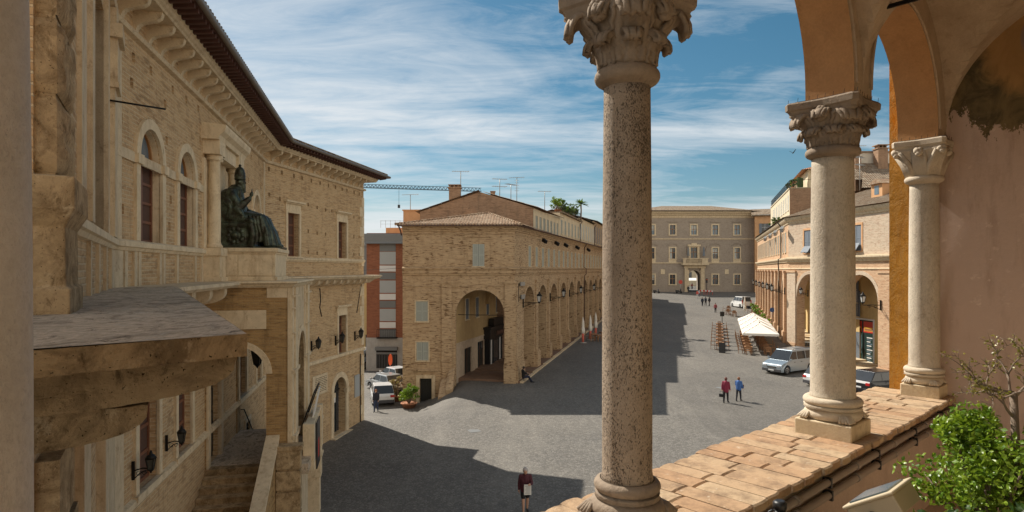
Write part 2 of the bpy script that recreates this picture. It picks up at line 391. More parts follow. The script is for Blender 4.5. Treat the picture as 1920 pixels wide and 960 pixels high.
M['pl_yellow'] = stone('yellow_plaster', (.6, .43, .2), dark=(.4, .27, .12), bs=.1, scale=1.2, stain=.4)
M['pl_cream'] = stone('cream_plaster', (.62, .52, .37), dark=(.4, .31, .2), bs=.1, scale=1.2, stain=.35)
M['pl_peach'] = stone('peach_plaster', (.58, .33, .17), dark=(.4, .22, .12), bs=.1, scale=1.2, stain=.3)
M['pl_white'] = stone('off_white_plaster', (.68, .62, .52), dark=(.45, .38, .3), bs=.1, scale=1.2, stain=.3)
M['roof'] = roofmat('clay_roof_tiles', (.36, .235, .15), (.25, .16, .105), (.42, .33, .24))
M['roof_old'] = roofmat('weathered_roof_tiles', (.27, .195, .13), (.19, .135, .095), (.31, .26, .2), bs=.6)
M['roof_red'] = roofmat('newer_red_roof_tiles', (.42, .2, .12), (.33, .15, .085), (.38, .23, .15), bs=.6)
M['tile_cap'] = None
M['wood_dark'] = simple('dark_timber', (.085, .042, .028), .75, var=.35, scale=9)
M['soffit'] = simple('soffit_tiles', (.085, .036, .026), .85, var=.35, scale=7)
M['wood_red'] = simple('red_brown_joinery', (.165, .065, .035), .5, var=.3, scale=5)
M['wood_frame'] = simple('orange_brown_frame', (.3, .14, .045), .5, var=.2, scale=5)
M['door_dark'] = simple('dark_green_door', (.018, .02, .018), .45, var=.3)
M['black'] = simple('black_paint', (.012, .012, .013), .45, var=.2)
M['iron'] = simple('wrought_iron', (.018, .017, .016), .55, .6, var=.3)
M['gutter'] = simple('weathered_gutter', (.19, .165, .145), .55, .3, var=.25, scale=3)
M['shutter'] = slats('grey_green_shutters', (.36, .385, .345))
M['shutter_blue'] = slats('blue_grey_shutters', (.17, .2, .24))
M['shutter_white'] = slats('pale_shutters', (.52, .55, .53))
M['glass'] = glassmat('window_glass', (.035, .045, .055))
M['glass_pale'] = glassmat('reflecting_glass', (.12, .17, .21), .15)
M['dark'] = simple('dark_interior', (.016, .013, .011), .9, var=.2)
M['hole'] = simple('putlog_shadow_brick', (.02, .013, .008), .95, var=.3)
M['bronze'] = None
M['metal_grey'] = simple('grey_metal', (.32, .32, .31), .45, .4, var=.1)
M['panel_grey'] = simple('grey_panel', (.36, .38, .385), .5, var=.06, scale=2)
M['panel_dark'] = simple('dark_grey_panel', (.16, .165, .165), .6, var=.1, scale=2)
M['panel_white'] = simple('white_panel', (.66, .66, .65), .5, var=.05, scale=2)
M['concrete'] = stone('concrete', (.38, .36, .33), bs=.1, scale=2)
M['white_fab'] = simple('white_canvas', (.76, .73, .66), .85, var=.05, scale=3)
M['red_paint'] = simple('red_paint', (.55, .05, .03), .5, var=.1)
M['orange_plastic'] = simple('orange_plastic', (.8, .12, .03), .4, var=.05)
M['chair_wood'] = simple('varnished_wood', (.27, .135, .06), .5, var=.3, scale=8)
M['rubber'] = simple('tyre_rubber', (.018, .018, .018), .85, var=.2)
M['rim'] = simple('alloy_rim', (.5, .5, .5), .35, .8, var=.1)
M['terracotta'] = simple('terracotta', (.38, .16, .08), .8, var=.2)
M['soil'] = simple('potting_soil', (.03, .022, .015), .95, var=.4, scale=30)
M['plastic_grey'] = simple('grey_conduit', (.33, .27, .225), .5, var=.1)
M['bark'] = simple('bark', (.2, .15, .11), .9, var=.4, scale=30, bs=.5)
M['skin'] = simple('skin', (.5, .29, .2), .5, var=.08)
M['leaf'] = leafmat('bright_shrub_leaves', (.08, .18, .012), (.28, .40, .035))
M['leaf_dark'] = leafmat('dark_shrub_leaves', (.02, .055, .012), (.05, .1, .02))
M['leaf_dry'] = leafmat('dry_blossom_leaves', (.25, .14, .08), (.4, .27, .17))
M['leaf_yel'] = leafmat('sparse_yellow_leaves', (.2, .17, .03), (.3, .24, .06))
M['sign_white'] = simple('white_sign_face', (.75, .73, .68), .5, var=.04)

def bronze_mat():
    m, nt, b = newmat('patinated_bronze'); ob = coords(nt)
    f = noise_t(nt, ob, 5, 6, .7)
    col = mixc(nt, ramp(nt, f, .42, .68), (.03, .026, .016), (.10, .125, .085))
    nt.links.new(col, b.inputs['Base Color']); b.inputs['Metallic'].default_value = .6; b.inputs['Roughness'].default_value = .36
    bump(nt, b, noise_t(nt, ob, 14, 5, .7), .5, .04); return m
M['bronze'] = bronze_mat()

def capmat():
    m, nt, b = newmat('worn_terracotta_coping'); ob = coords(nt)
    oi = nt.nodes.new('ShaderNodeNewGeometry')
    col = mixc(nt, oi.outputs['Random Per Island'], (.42, .25, .135), (.5, .36, .22))
    a = noise_t(nt, ob, 7, 7, .75); col = mixc(nt, ramp(nt, a, .46, .66), col, mixc(nt, .7, col, (.15, .09, .05)))
    w = noise_t(nt, ob, 18, 5, .7); col = mixc(nt, ramp(nt, w, .6, .75), col, (.6, .5, .38))
    f = noise_t(nt, ob, 70, 4, .7)
    nt.links.new(col, b.inputs['Base Color']); b.inputs['Roughness'].default_value = .9; bump(nt, b, f, .6, .01); return m
M['tile_cap'] = capmat()

def cobblemat():
    m, nt, b = newmat('grey_setts'); ob = coords(nt)
    v = N(nt, 'ShaderNodeTexVoronoi', Scale=8.0); v.feature = 'F1'; nt.links.new(ob, v.inputs['Vector'])
    ve = N(nt, 'ShaderNodeTexVoronoi', Scale=8.0); ve.feature = 'DISTANCE_TO_EDGE'; nt.links.new(ob, ve.inputs['Vector'])
    rnd = nt.nodes.new('ShaderNodeSeparateColor'); nt.links.new(v.outputs['Color'], rnd.inputs[0])
    col = mixc(nt, rnd.outputs[0], (.105, .099, .09), (.215, .2, .178))
    col = mixc(nt, ramp(nt, ve.outputs['Distance'], .02, .12, (1, 1, 1), (0, 0, 0)), col, (.085, .076, .064))
    big = noise_t(nt, ob, .16, 6, .65); col = mixc(nt, ramp(nt, big, .35, .7), mixc(nt, .2, col, (.09, .085, .08)), mixc(nt, .2, col, (.27, .245, .205)))
    tr = noise_t(nt, coords(nt, 'Object', (.9, .16, 1)), .35, 5, .7, .6); col = mixc(nt, ramp(nt, tr, .5, .62), col, mixc(nt, .15, col, (.3, .275, .235)))
    pa = N(nt, 'ShaderNodeTexVoronoi', Scale=.16); nt.links.new(coords(nt, 'Object', (1, .55, 1)), pa.inputs['Vector']); ps_ = nt.nodes.new('ShaderNodeSeparateColor'); nt.links.new(pa.outputs['Color'], ps_.inputs[0]); col = mixc(nt, ramp(nt, ps_.outputs[0], .8, .82), col, mixc(nt, .3, col, (.09, .083, .075)))
    fan = noise_t(nt, coords(nt, 'Object', (1, .35, 1)), .9, 4, .7); col = mixc(nt, ramp(nt, fan, .58, .75), col, mixc(nt, .4, col, (.07, .065, .06)))
    nt.links.new(col, b.inputs['Base Color']); b.inputs['Roughness'].default_value = .75; b.inputs['Specular IOR Level'].default_value = .3
    bump(nt, b, ramp(nt, ve.outputs['Distance'], 0, .25), .3, .02)
    return m
M['cobble'] = cobblemat()

def weathered(name, c, dark, pale, scale=2.4, bs=.9):
    m, nt, b = newmat(name); ob = coords(nt)
    a = noise_t(nt, ob, scale, 9, .74, .7); f = noise_t(nt, ob, 22, 6, .75); g = noise_t(nt, ob, 70, 4, .7)
    col = mixc(nt, f, [x * .7 for x in c], [x * 1.2 for x in c])
    col = mixc(nt, ramp(nt, a, .44, .6), col, mixc(nt, .62, col, dark))
    col = mixc(nt, ramp(nt, noise_t(nt, coords(nt, 'Object', (1, 1, .5)), scale * 3.5, 8, .78, .5), .53, .66), col, mixc(nt, .75, col, dark))
    col = mixc(nt, ramp(nt, noise_t(nt, ob, 5.5, 7, .75), .58, .66), col, mixc(nt, .6, col, pale))
    p = noise_t(nt, ob, 60, 2, .5); pm = ramp(nt, p, .27, .33, (1, 1, 1), (0, 0, 0)); col = mixc(nt, pm, col, [x * .5 for x in dark])
    nt.links.new(col, b.inputs['Base Color']); b.inputs['Roughness'].default_value = .95; b.inputs['Specular IOR Level'].default_value = .12
    h = nt.nodes.new('ShaderNodeMath'); h.operation = 'ADD'; nt.links.new(f, h.inputs[0]); nt.links.new(g, h.inputs[1]); bump(nt, b, h.outputs[0], bs, .012)
    return m
M['stone_ochre'] = weathered('stained_ochre_stone', (.40, .29, .165), (.05, .03, .014), (.52, .42, .28))
M['stone_rust'] = weathered('rusticated_rough_stone', (.54, .40, .235), (.13, .08, .035), (.62, .5, .33), 3.2, 1.0)
M['ledge_top'] = ledgemat()
M['pl_ochre'] = stone('shaded_ochre_plaster', (.42, .3, .155), dark=(.25, .165, .08), bs=.15, scale=1.2, stain=.5)
M['arc_floor'] = stone('worn_brick_floor', (.2, .125, .085), bs=.2, vert=False)
def frescomat():
    """pink wall plaster with a ragged fragment of old painted plaster high up"""
    m, nt, b = newmat('pink_wall_with_painted_plaster_remains'); uv = coords(nt, 'UV'); ob = coords(nt)
    base = mixc(nt, noise_t(nt, ob, 1.3, 7, .65), (.50, .37, .295), (.66, .50, .41))
    stn = noise_t(nt, coords(nt, 'UV', (2.5, .45, 1)), 1.6, 7, .72); base = mixc(nt, ramp(nt, stn, .5, .72), base, (.4, .28, .215))
    wv_ = noise_t(nt, coords(nt, 'UV'), 9, 6, .7); base = mixc(nt, ramp(nt, wv_, .6, .7), base, (.7, .56, .46))
    rag = noise_t(nt, coords(nt, 'UV', (1.6, .8, 1)), 3.4, 7, .78)
    def lin(ins):   # sum of a*x
        acc = None
        for src, k in ins:
            n = nt.nodes.new('ShaderNodeMath'); n.operation = 'MULTIPLY_ADD'; nt.links.new(src, n.inputs[0]); n.inputs[1].default_value = k
            if acc is None: n.inputs[2].default_value = 0
            else: nt.links.new(acc, n.inputs[2])
            acc = n.outputs[0]
        return acc
    # distance from the medallion centre (uv = metres on the wall)
    def dist(cx, cz, sx=1.0, sz=1.0):
        d = nt.nodes.new('ShaderNodeVectorMath'); d.operation = 'SUBTRACT'; nt.links.new(uv, d.inputs[0]); d.inputs[1].default_value = (cx, cz, 0)
        q = nt.nodes.new('ShaderNodeVectorMath'); q.operation = 'MULTIPLY'; nt.links.new(d.outputs[0], q.inputs[0]); q.inputs[1].default_value = (sx, sz, 0)
        l = nt.nodes.new('ShaderNodeVectorMath'); l.operation = 'LENGTH'; nt.links.new(q.outputs[0], l.inputs[0]); return l.outputs['Value']
    cx, cz = FRESCO
    d1 = lin([(dist(cx, cz, 1, .95), 1), (rag, -.95)])
    mask = ramp(nt, d1, .30, .312, (1, 1, 1), (0, 0, 0))
    swirl = noise_t(nt, ob, 3.5, 5, .65, 1.5)
    paint = mixc(nt, ramp(nt, swirl, .4, .6), (.10, .082, .045), (.2, .15, .075))
    ring = lin([(dist(cx, cz, 1.0, .9), 1), (swirl, -.3)])
    paint = mixc(nt, ramp(nt, ring, .16, .3, (1, 1, 1), (0, 0, 0)), paint, mixc(nt, swirl, (.28, .155, .06), (.5, .31, .13)))
    paint = mixc(nt, ramp(nt, dist(cx + .05, cz + .02, 1.0, .75), .15, .17, (1, 1, 1), (0, 0, 0)), paint, (.27, .2, .16))
    col = mixc(nt, mask, base, paint)
    nt.links.new(col, b.inputs['Base Color']); b.inputs['Roughness'].default_value = .9; b.inputs['Specular IOR Level'].default_value = .15
    h = lin([(mask, .5), (noise_t(nt, ob, 25, 5, .7), .5)]); bump(nt, b, h, .35, .02)
    return m
# ------------------------------------------------------------------ ground
def sst(x): x = min(1, max(0, x)); return x * x * (3 - 2 * x)
def gz(x, y):
    z = -10 + .021 * min(max(y, -12), 124)
    z += 1.62 * sst((y - 118) / 42.0) if y > 118 else 0
    z -= 1.55 * sst((-3.6 - x) / 3.6) * sst((y - 37) / 9.0)
    z -= .75 * sst((x - 27) / 5.0) * sst((69 - y) / 10.0)
    return z
def at(px, py, lift=0.0):
    """ground point seen in a pixel of the 1920 x 960 photograph"""
    k = (px - 960) / 1150; m = (py - 505) / 1150
    y = 5.0
    for _ in range(4000):
        if -m * y <= gz(k * y, y): break
        y += .05
    return Vector((k * y, y, gz(k * y, y) + lift))

def ground():
    mb = MB()
    xs = [-900, -400, -200, -120, -80] + [-60 + 1.0 * i for i in range(66)] + [6 + 3 * i for i in range(40)] + [140, 200, 400, 900]
    ys = [-300, -120, -60, -30, -12, 0, 8, 16, 24, 30] + [34 + .8 * i for i in range(28)] + [58 + 4 * i for i in range(30)] + [190, 240, 300, 500, 900, 1500]
    nx = len(xs)
    pts = [(x, y, gz(x, y)) for y in ys for x in xs]
    fs = [(j * nx + i, j * nx + i + 1, (j + 1) * nx + i + 1, (j + 1) * nx + i) for j in range(len(ys) - 1) for i in range(nx - 1)]
    mb.add(pts, fs, 0, True)
    return tag(mb.build('piazza_ground', M['cobble']), 'sloping square paved with small grey stone setts', 'ground', kind='structure')
ground()

# ------------------------------------------------------------------ loggia (where the camera stands)
LO = Vector((2.30, 4.40)); LU = Vector((math.sin(R(47.8)), math.cos(R(47.8)))); LN = Vector((LU.y, -LU.x))
FL = Frame(LO - LU * 6, LO + LU * 4)           # s = u + 6 , out = v (towards the inside)
def LP(u, v, z): return FL.p(u + 6, z, v)
ZP = -1.17; ZS = 1.20; ZF = -2.0
EW = 2.17
loggia = building('loggia', 'vaulted loggia with stone columns and a terracotta topped parapet, in the foreground', 'loggia', LP(0, 0, ZF))
FRESCO = (0, 0)

def leaf(mb, ang, r0, z0, h, w, curl=.5, flare=.25, rib=5, ser=7, c=(0, 0), nu=14, nv=18, wrap=1.0, mat=0):
    """one carved acanthus leaf standing round a bell at plan angle ang"""
    ca, sa = math.cos(ang), math.sin(ang); rows = []
    for j in range(nv + 1):
        v = j / nv
        if v < .68:
            q = v / .68; rad = r0 + flare * h * q ** 2.2; z = z0 + h * q
            dr = 0
        else:
            q = (v - .68) / .32; a = q * math.pi * .95; cr = curl * h * .33
            a = q * math.pi * 1.0; rad = r0 + flare * h + cr * (1 - math.cos(a)) * .62 ; z = z0 + h + cr * math.sin(a) * .7 - cr * .85 * q * q
        ww = w * (.78 + .3 * math.sin(math.pi * min(v * .85 + .1, 1))) * (1 - .3 * max(0, (v - .75) / .25) ** 3)
        ww *= 1 - .16 * abs(math.sin(v * math.pi * ser))
        row = []
        for i in range(nu + 1):
            u = -1 + 2 * i / nu
            x = u * ww
            dep = -wrap * x * x / max(2.2 * r0, .02) + .11 * w * (1 - 2 * abs(((u * rib / 2) % 1) * 2 - 1)) - (.1 * w * abs(u) if abs(u) > .8 else 0) + (.12 * w if abs(u) < .12 else 0)
            rr = rad + dep
            row.append((c[0] + rr * ca - x * sa, c[1] + rr * sa + x * ca, z + (.05 * w * math.cos(u * 9))))
        rows.append(row)
    b = len(mb.v)
    for r in rows: mb.v.extend(r)
    n = nu + 1
    for j in range(nv):
        for i in range(nu):
            mb.f.append([b + j * n + i, b + j * n + i + 1, b + (j + 1) * n + i + 1, b + (j + 1) * n + i]); mb.m.append(mat); mb.sm.append(True)

def sq_ring(c, a, half, conc, z, n=32):
    """square ring with concave sides, rotated to the loggia axes; corners cut"""
    out = []
    for k in range(n):
        t = 2 * math.pi * (k + .5) / n
        cx, sx = math.cos(t), math.sin(t)
        r = half / max(abs(cx), abs(sx))
        r = min(r, half * 1.33)
        q = min(abs(cx), abs(sx)) / max(abs(cx), abs(sx))
        r *= 1 - conc * (1 - q ** 1.5)
        out.append((c[0] + r * math.cos(t + a), c[1] + r * math.sin(t + a), z))
    return out
AX = math.atan2(LU.y, LU.x)

def column(u, v, r, hp, ha, m_shaft, m_cap, style=1, label=None, spurs=True, lowered=0.0):
    q = LP(u, v, 0); c = (q.x, q.y)
    sh = MB(); z0 = -.905; z1 = .82
    nseg = 26
    prof = [(r * 1.07, z0 - .012), (r * 1.04, z0 + .01)]
    for i in range(nseg + 1):
        t = i / nseg; prof.append((r * (1.0 + .035 * math.sin(math.pi * (t * .8 + .1)) - .07 * t), z0 + .03 + (z1 - z0 - .05) * t))
    sh.lathe(prof, c, 40)
    col = sh.build('column', m_shaft, loggia); col['label'] = label
    # base: plinth, two tori and leaf spurs
    pb = MB()
    cb = [LP(u + a * hp, v + b * hp, 0) for a, b in ((-1, -1), (1, -1), (1, 1), (-1, 1))]
    pb.hexa([(p.x, p.y, ZP - .01) for p in cb] + [(p.x, p.y, -1.065) for p in cb])
    pl = pb.build('plinth', m_cap if style == 1 else M['stone_pale'], col, bevel=.008)
    bb = MB(); R1 = hp * .985; R2 = r * 1.33
    pr = []
    for i in range(9): a = -math.pi / 2 + math.pi * i / 8; pr.append((R1 - .038 + .038 * math.cos(a), -1.027 + .038 * math.sin(a)))
    pr += [(R2 * .99, -.985), (R2 * .95, -.975), (R2 * .99, -.965)]
    for i in range(9): a = -math.pi / 2 + math.pi * i / 8; pr.append((R2 - .028 + .03 * math.cos(a), -.936 + .028 * math.sin(a)))
    pr += [(r * 1.1, -.908)]
    bb.lathe([(R1 - .05, -1.066)] + pr, c, 40)
    if spurs:
        for k in range(4):
            a = AX + math.pi / 4 + k * math.pi / 2
            for j in range(-3, 4):
                d = Vector((math.cos(a), math.sin(a))); n = Vector((-d.y, d.x))
                p0 = Vector(c) + d * (R1 - .03) + n * .004 * j; p1 = Vector(c) + d * (hp * 1.30 - .012 * abs(j)) + n * .017 * j
                pm = (p0 + p1) / 2
                bb.tube([(p0.x, p0.y, -1.012), (pm.x, pm.y, -1.02), (p1.x, p1.y, -1.052)], [.01, .013, .009], 6)
    bb.build('base', m_cap if style == 1 else M['carved_pale'], col)
    # capital
    cp = MB(); zc0 = .84; zc1 = 1.105
    ring = []
    for i in range(10): a = -math.pi / 2 + math.pi * i / 9; ring.append((r * 1.02 + .02 * math.cos(a), zc0 - .005 + .02 * math.sin(a)))
    cp.lathe([(r * .9, zc0 - .04)] + ring + [(r * .9, zc0 + .03)], c, 36)
    n = 64; rings = []
    for i in range(13):
        t = i / 12; z = zc0 + (zc1 - zc0) * t
        circ = [(c[0] + rr * math.cos(2 * math.pi * (k + .5) / n + AX), c[1] + rr * math.sin(2 * math.pi * (k + .5) / n + AX), z) for rr in [r * (.98 + .1 * t)] for k in range(n)]
        sq = sq_ring(c, AX, ha * .93 * (t ** 1.0 if style != 3 else (.35 + .65 * t)) + .001, .16, z, n)
        w = t ** (1.7 if style != 3 else 1.0)
        rg = []
        for A, B in zip(circ, sq):
            da = math.hypot(A[0] - c[0], A[1] - c[1]); db = math.hypot(B[0] - c[0], B[1] - c[1])
            d = max(da, db) if style == 3 else max(da, da * (1 - w) + db * w)
            an = math.atan2(A[1] - c[1], A[0] - c[0])
            if style == 3 and .08 < t < .95:    # fluted fan leaves rising to the corners
                d *= 1 + .035 * math.cos(an * 40)
            rg.append((c[0] + d * math.cos(an), c[1] + d * math.sin(an), z))
        rings.append(rg)
    cp.rings(rings, 0, False)
    if style != 3:
        hgt = zc1 - zc0
        for k in range(8):
            a = AX + k * math.pi / 4 + (math.pi / 8 if style == 2 else 0)
            leaf(cp, a, r * 1.0, zc0 + .012, hgt * .44, r * .50, curl=.85, flare=.28, ser=6, c=c)
        for k in range(4):
            a = AX + math.pi / 4 + k * math.pi / 2
            leaf(cp, a, r * 1.03, zc0 + .03, hgt * .72, ha * .40, curl=.9, flare=(ha * .84 - r) / (hgt * .72), ser=7, c=c, wrap=.35)       # big corner leaves
            a2 = AX + k * math.pi / 2
            leaf(cp, a2, r * 1.04, zc0 + .05, hgt * .72, ha * .3, curl=.6, flare=.3, ser=7, c=c, wrap=.5)
            for sg in ((-1, 1) if style == 9 else ()):   # volute stalks under the abacus corner
                d = Vector((math.cos(a), math.sin(a))); nn = Vector((-d.y, d.x)); pts = []; rs = []
                for i in range(26):
                    th = i / 25 * 2 * math.pi * 1.35; rr = .042 * (1 - i / 31) * (ha / .2)
                    rad = ha * 1.16 - .02 + rr * math.cos(th + 2.2); z = zc1 - .055 + rr * math.sin(th + 2.2)
                    p = Vector(c) + d * rad + nn * (sg * (.016 + .0006 * i)); pts.append((p.x, p.y, z)); rs.append(.0125 - .0002 * i)
                cp.tube(pts, rs, 7)
        for k in range(4):       # flower in the middle of each side
            a = AX + k * math.pi / 2; p = Vector(c) + Vector((math.cos(a), math.sin(a))) * ha * .86
            for j in range(7):
                b2 = j * math.pi * 2 / 7; t2 = Vector((-math.sin(a), math.cos(a)))
                cp.sphere((p.x + t2.x * .022 * math.cos(b2), p.y + t2.y * .022 * math.cos(b2), zc1 - .02 + .03 * math.sin(b2)), .016, 7, 5)
            cp.sphere((p.x, p.y, zc1 - .02), .02, 8, 6)
    else:
        for k in range(4):
            for off in (0, math.pi / 4):
                a = AX + k * math.pi / 2 + off
                rr = ha * (1.2 if off else .88); p = Vector(c) + Vector((math.cos(a), math.sin(a))) * rr
                for j in range(6):
                    cp.sphere((p.x + .014 * math.cos(j), p.y + .014 * math.sin(j * 2.1), zc1 - .03 + .018 * math.cos(j * 1.7)), .015, 7, 5)
                for j in range(-3, 4):
                    d = Vector((math.cos(a), math.sin(a))); nn = Vector((-d.y, d.x))
                    p0 = Vector(c) + d * r * 1.0 + nn * .016 * j; p1 = Vector(c) + d * (rr - .012) + nn * .013 * j
                    pm = (p0 * .55 + p1 * .45) - d * .012
                    cp.tube([(p0.x, p0.y, zc0 + .02), (pm.x, pm.y, zc0 + .13), (p1.x, p1.y, zc1 - .03)], [.008, .011, .009], 6)
    cap = cp.build('capital', m_cap if style != 3 else M['carved_pale'], col, smooth=None)
    sdf = cap.modifiers.new('Solidify', 'SOLIDIFY'); sdf.thickness = .026; sdf.offset = 0
    ab = MB(); rg = [sq_ring(c, AX, h, .13, z, 48) for h, z in ((ha * .93, zc1 - .004), (ha * .97, zc1 + .02), (ha * 1.03, zc1 + .03), (ha * 1.04, zc1 + .07), (ha * 1.0, zc1 + .082))]
    ab.rings(rg, 0, True, False); ab.build('abacus', m_cap if style != 3 else M['carved_pale'], col)
    sp = MB()
    for k in range(26):   # pigeon spikes along the top
        a = 2 * math.pi * k / 26; p = sq_ring(c, AX, ha * .97, .13, 0, 26)[k]
        sp.bar((p[0], p[1], zc1 + .08), (p[0] + .004, p[1], zc1 + .115), .0022)
    rg_ = [(p[0], p[1], zc1 + .084) for p in sq_ring(c, AX, ha * .97, .13, 0, 26)]
    for p, q_ in zip(rg_, rg_[1:] + rg_[:1]): sp.bar(p, q_, .004)
    sp.build('spike_strip', M['iron'], col)
    return col
C1 = (-2.487, .067); C2 = (0, 0); C3 = (2.042, .056); C0 = (-4.69, .02)
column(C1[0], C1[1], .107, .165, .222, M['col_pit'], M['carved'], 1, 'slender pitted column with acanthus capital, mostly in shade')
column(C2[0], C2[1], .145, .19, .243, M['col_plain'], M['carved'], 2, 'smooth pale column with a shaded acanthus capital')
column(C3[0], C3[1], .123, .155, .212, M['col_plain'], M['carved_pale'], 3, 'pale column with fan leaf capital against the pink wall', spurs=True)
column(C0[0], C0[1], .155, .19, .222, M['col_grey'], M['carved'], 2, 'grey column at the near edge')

def loggia_shell():
    S = lambda u: u + 6
    # arcade wall over the columns
    ops = [(S(.17), S(1.90), ZS, 1.27, True), (S(-2.34), S(-.17), ZS, 1.27, True), (S(-4.45), S(-2.64), ZS, 1.27, True)]
    w = MB()
    fwall(w, FL, S(-5.6), S(EW), ZS, 3.6, ops, depth=.32, o=.2, sill=False, n=28, mat=0, rmat=1)
    fwall(w, FL, S(-5.6), S(EW), ZS, 3.6, ops, depth=.001, o=-.12, sill=False, n=28, mat=2, rmat=1)
    for a, b in ((-5.6, -4.45), (-2.64, -2.34), (-.17, .17), (1.90, EW)):
        w.poly([LP(a, -.12, ZS), LP(b, -.12, ZS), LP(b, .2, ZS), LP(a, .2, ZS)], 1)
    w.build('arcade_wall', [M['pl_vault'], M['pl_orange'], M['pl_gold']], loggia)
    # groin vault, one bay after another
    v = MB(); D0, D1 = .2, 2.9; H = 1.16
    for (u0, u1) in ((-4.69, -2.487), (-2.487, 0), (0, EW)):
        n, m = 34, 34; uc = (u0 + u1) / 2; ru = (u1 - u0) / 2; vc = (D0 + D1) / 2; rv = (D1 - D0) / 2
        g = []
        for j in range(m + 1):
            for i in range(n + 1):
                a = -math.cos(math.pi * i / n); b_ = -math.cos(math.pi * j / m)
                hu = H * math.sqrt(max(1 - a * a, 0)); hv = H * math.sqrt(max(1 - b_ * b_, 0))
                # springs pulled in a little so that the corner cones read over the capitals
                z = 1.25 + max(hu, hv)
                g.append(LP(uc + ru * a, vc + rv * b_, z))
        v.add(g, [(j * (n + 1) + i, j * (n + 1) + i + 1, (j + 1) * (n + 1) + i + 1, (j + 1) * (n + 1) + i) for j in range(m) for i in range(n)], 0, False)
    v.build('vault', M['pl_vault'], loggia)
    # raised rib edges where vault meets wall arches
    rb = MB()
    for (c, r) in ((1.035, .885), (-1.255, 1.105), (-3.545, .925)):
        rb = MB(); farch(rb, FL, S(c), 1.27, r, r + .035, .2, .215, n=28); rb.build('arch_edge', M['pl_vault'], loggia)
    tr = MB()
    tr.tube([LP(.02, .21, 1.78), LP(.02, 2.9, 1.78)], .016, 8)
    tr.build('tie_rod', M['iron'], loggia)
    # end wall
    FE = Frame(LP(EW, -.27, 0)[:2], LP(EW, 3.0, 0)[:2])
    global FRESCO
    def fuv(px, py):   # position on the end wall as its texture measures it
        s = FE.s_at(px); q = FE.p(s, 0, 0); z = -(py - 505) / 1150 * q.y
        t = Vector((-FE.n.y, FE.n.x)); return (Vector((q.x, q.y)).dot(t), z)
    FRESCO = fuv(1945, 70)
    M['fresco'] = frescomat()
    e = MB()
    def slab(v0, v1, z0, z1, mat, th=.3):
        p = [LP(EW, v0, z0), LP(EW, v1, z0), LP(EW + th, v1, z0), LP(EW + th, v0, z0), LP(EW, v0, z1), LP(EW, v1, z1), LP(EW + th, v1, z1), LP(EW + th, v0, z1)]
        mat.hexa(p, 0)
    slab(.06, 3.0, ZF - .3, 3.6, e)
    e.build('end_wall', M['fresco'], loggia)
    g = MB(); 
    n = 40     # hand-trowelled golden render on the outer pier
    slab(-.27, .058, -10.2, 3.9, g)
    g.build('outer_pier', M['pl_gold'], loggia)
    b = MB()
    b.hexa([LP(-6.6, 3.0, ZF - .3), LP(EW + .3, 3.0, ZF - .3), LP(EW + .3, 3.3, ZF - .3), LP(-6.6, 3.3, ZF - .3), LP(-6.6, 3.0, 3.6), LP(EW + .3, 3.0, 3.6), LP(EW + .3, 3.3, 3.6), LP(-6.6, 3.3, 3.6)])
    b.build('back_wall', M['pl_cream'], loggia)
    f = MB(); f.hexa([LP(-6.6, .2, ZF - .25), LP(EW, .2, ZF - .25), LP(EW, 3.0, ZF - .25), LP(-6.6, 3.0, ZF - .25), LP(-6.6, .2, ZF), LP(EW, .2, ZF), LP(EW, 3.0, ZF), LP(-6.6, 3.0, ZF)])
    f.build('floor', M['pl_floor'], loggia)
    r = MB(); r.hexa([LP(-6.6, -.3, 3.6), LP(EW + .3, -.3, 3.6), LP(EW + .3, 3.3, 3.6), LP(-6.6, 3.3, 3.6), LP(-6.6, -.3, 3.9), LP(EW + .3, -.3, 3.9), LP(EW + .3, 3.3, 3.9), LP(-6.6, 3.3, 3.9)])
    r.build('roof', M['roof_old'], loggia)
    # parapet
    p = MB(); p.hexa([LP(-5.6, -.35, -10.2), LP(EW, -.35, -10.2), LP(EW, .235, -10.2), LP(-5.6, .235, -10.2), LP(-5.6, -.35, -1.215), LP(EW, -.35, -1.215), LP(EW, .235, -1.215), LP(-5.6, .235, -1.215)])
    par = p.build('parapet', M['pl_pink'], loggia)
    t = MB(); rnd = random.Random(3); u = -5.6
    while u < EW - .02:
        w = rnd.uniform(.125, .155); u1 = min(u + w, EW - .002); g_ = .0045
        cuts = [-.40 + rnd.uniform(-.02, .02)] + ([rnd.uniform(-.12, .0)] if rnd.random() < .75 else [rnd.uniform(-.22, -.1), rnd.uniform(.02, .12)]) + [.27 + rnd.uniform(-.012, .012)]
        for a, b_ in zip(cuts, cuts[1:]):
            dz = rnd.uniform(-.0025, .002); ti = rnd.uniform(-.002, .002); zt = ZP + dz; ns = 5
            # slightly cushioned, rounded outer end
            g4 = []
            for i in range(ns + 1):
                q = -1 + 2 * i / ns; uu = (u + u1) / 2 + q * ((u1 - u) / 2 - g_ / 2)
                cush = -.004 * q ** 4; bul = .01 * (1 - q * q)
                a_ = a - (bul if a < -.3 else 0) + g_ / 2; bb_ = b_ + (bul if b_ > .2 else 0) - g_ / 2
                for (vv, zz) in ((a_, zt - .045), (a_, zt - .008 + cush), (a_ + .01, zt + cush), (bb_ - .01, zt + ti + cush), (bb_, zt - .008 + ti + cush), (bb_, zt - .045)):
                    g4.append(LP(uu, vv, zz))
            m6 = 6; fs = [(i * m6 + k, i * m6 + k + 1, (i + 1) * m6 + k + 1, (i + 1) * m6 + k) for i in range(ns) for k in range(m6 - 1)]
            fs += [tuple(range(m6))[::-1], tuple(ns * m6 + k for k in range(m6))]
            t.add(g4, fs, 0)
        u = u1
    t.build('coping', M['tile_cap'], par)
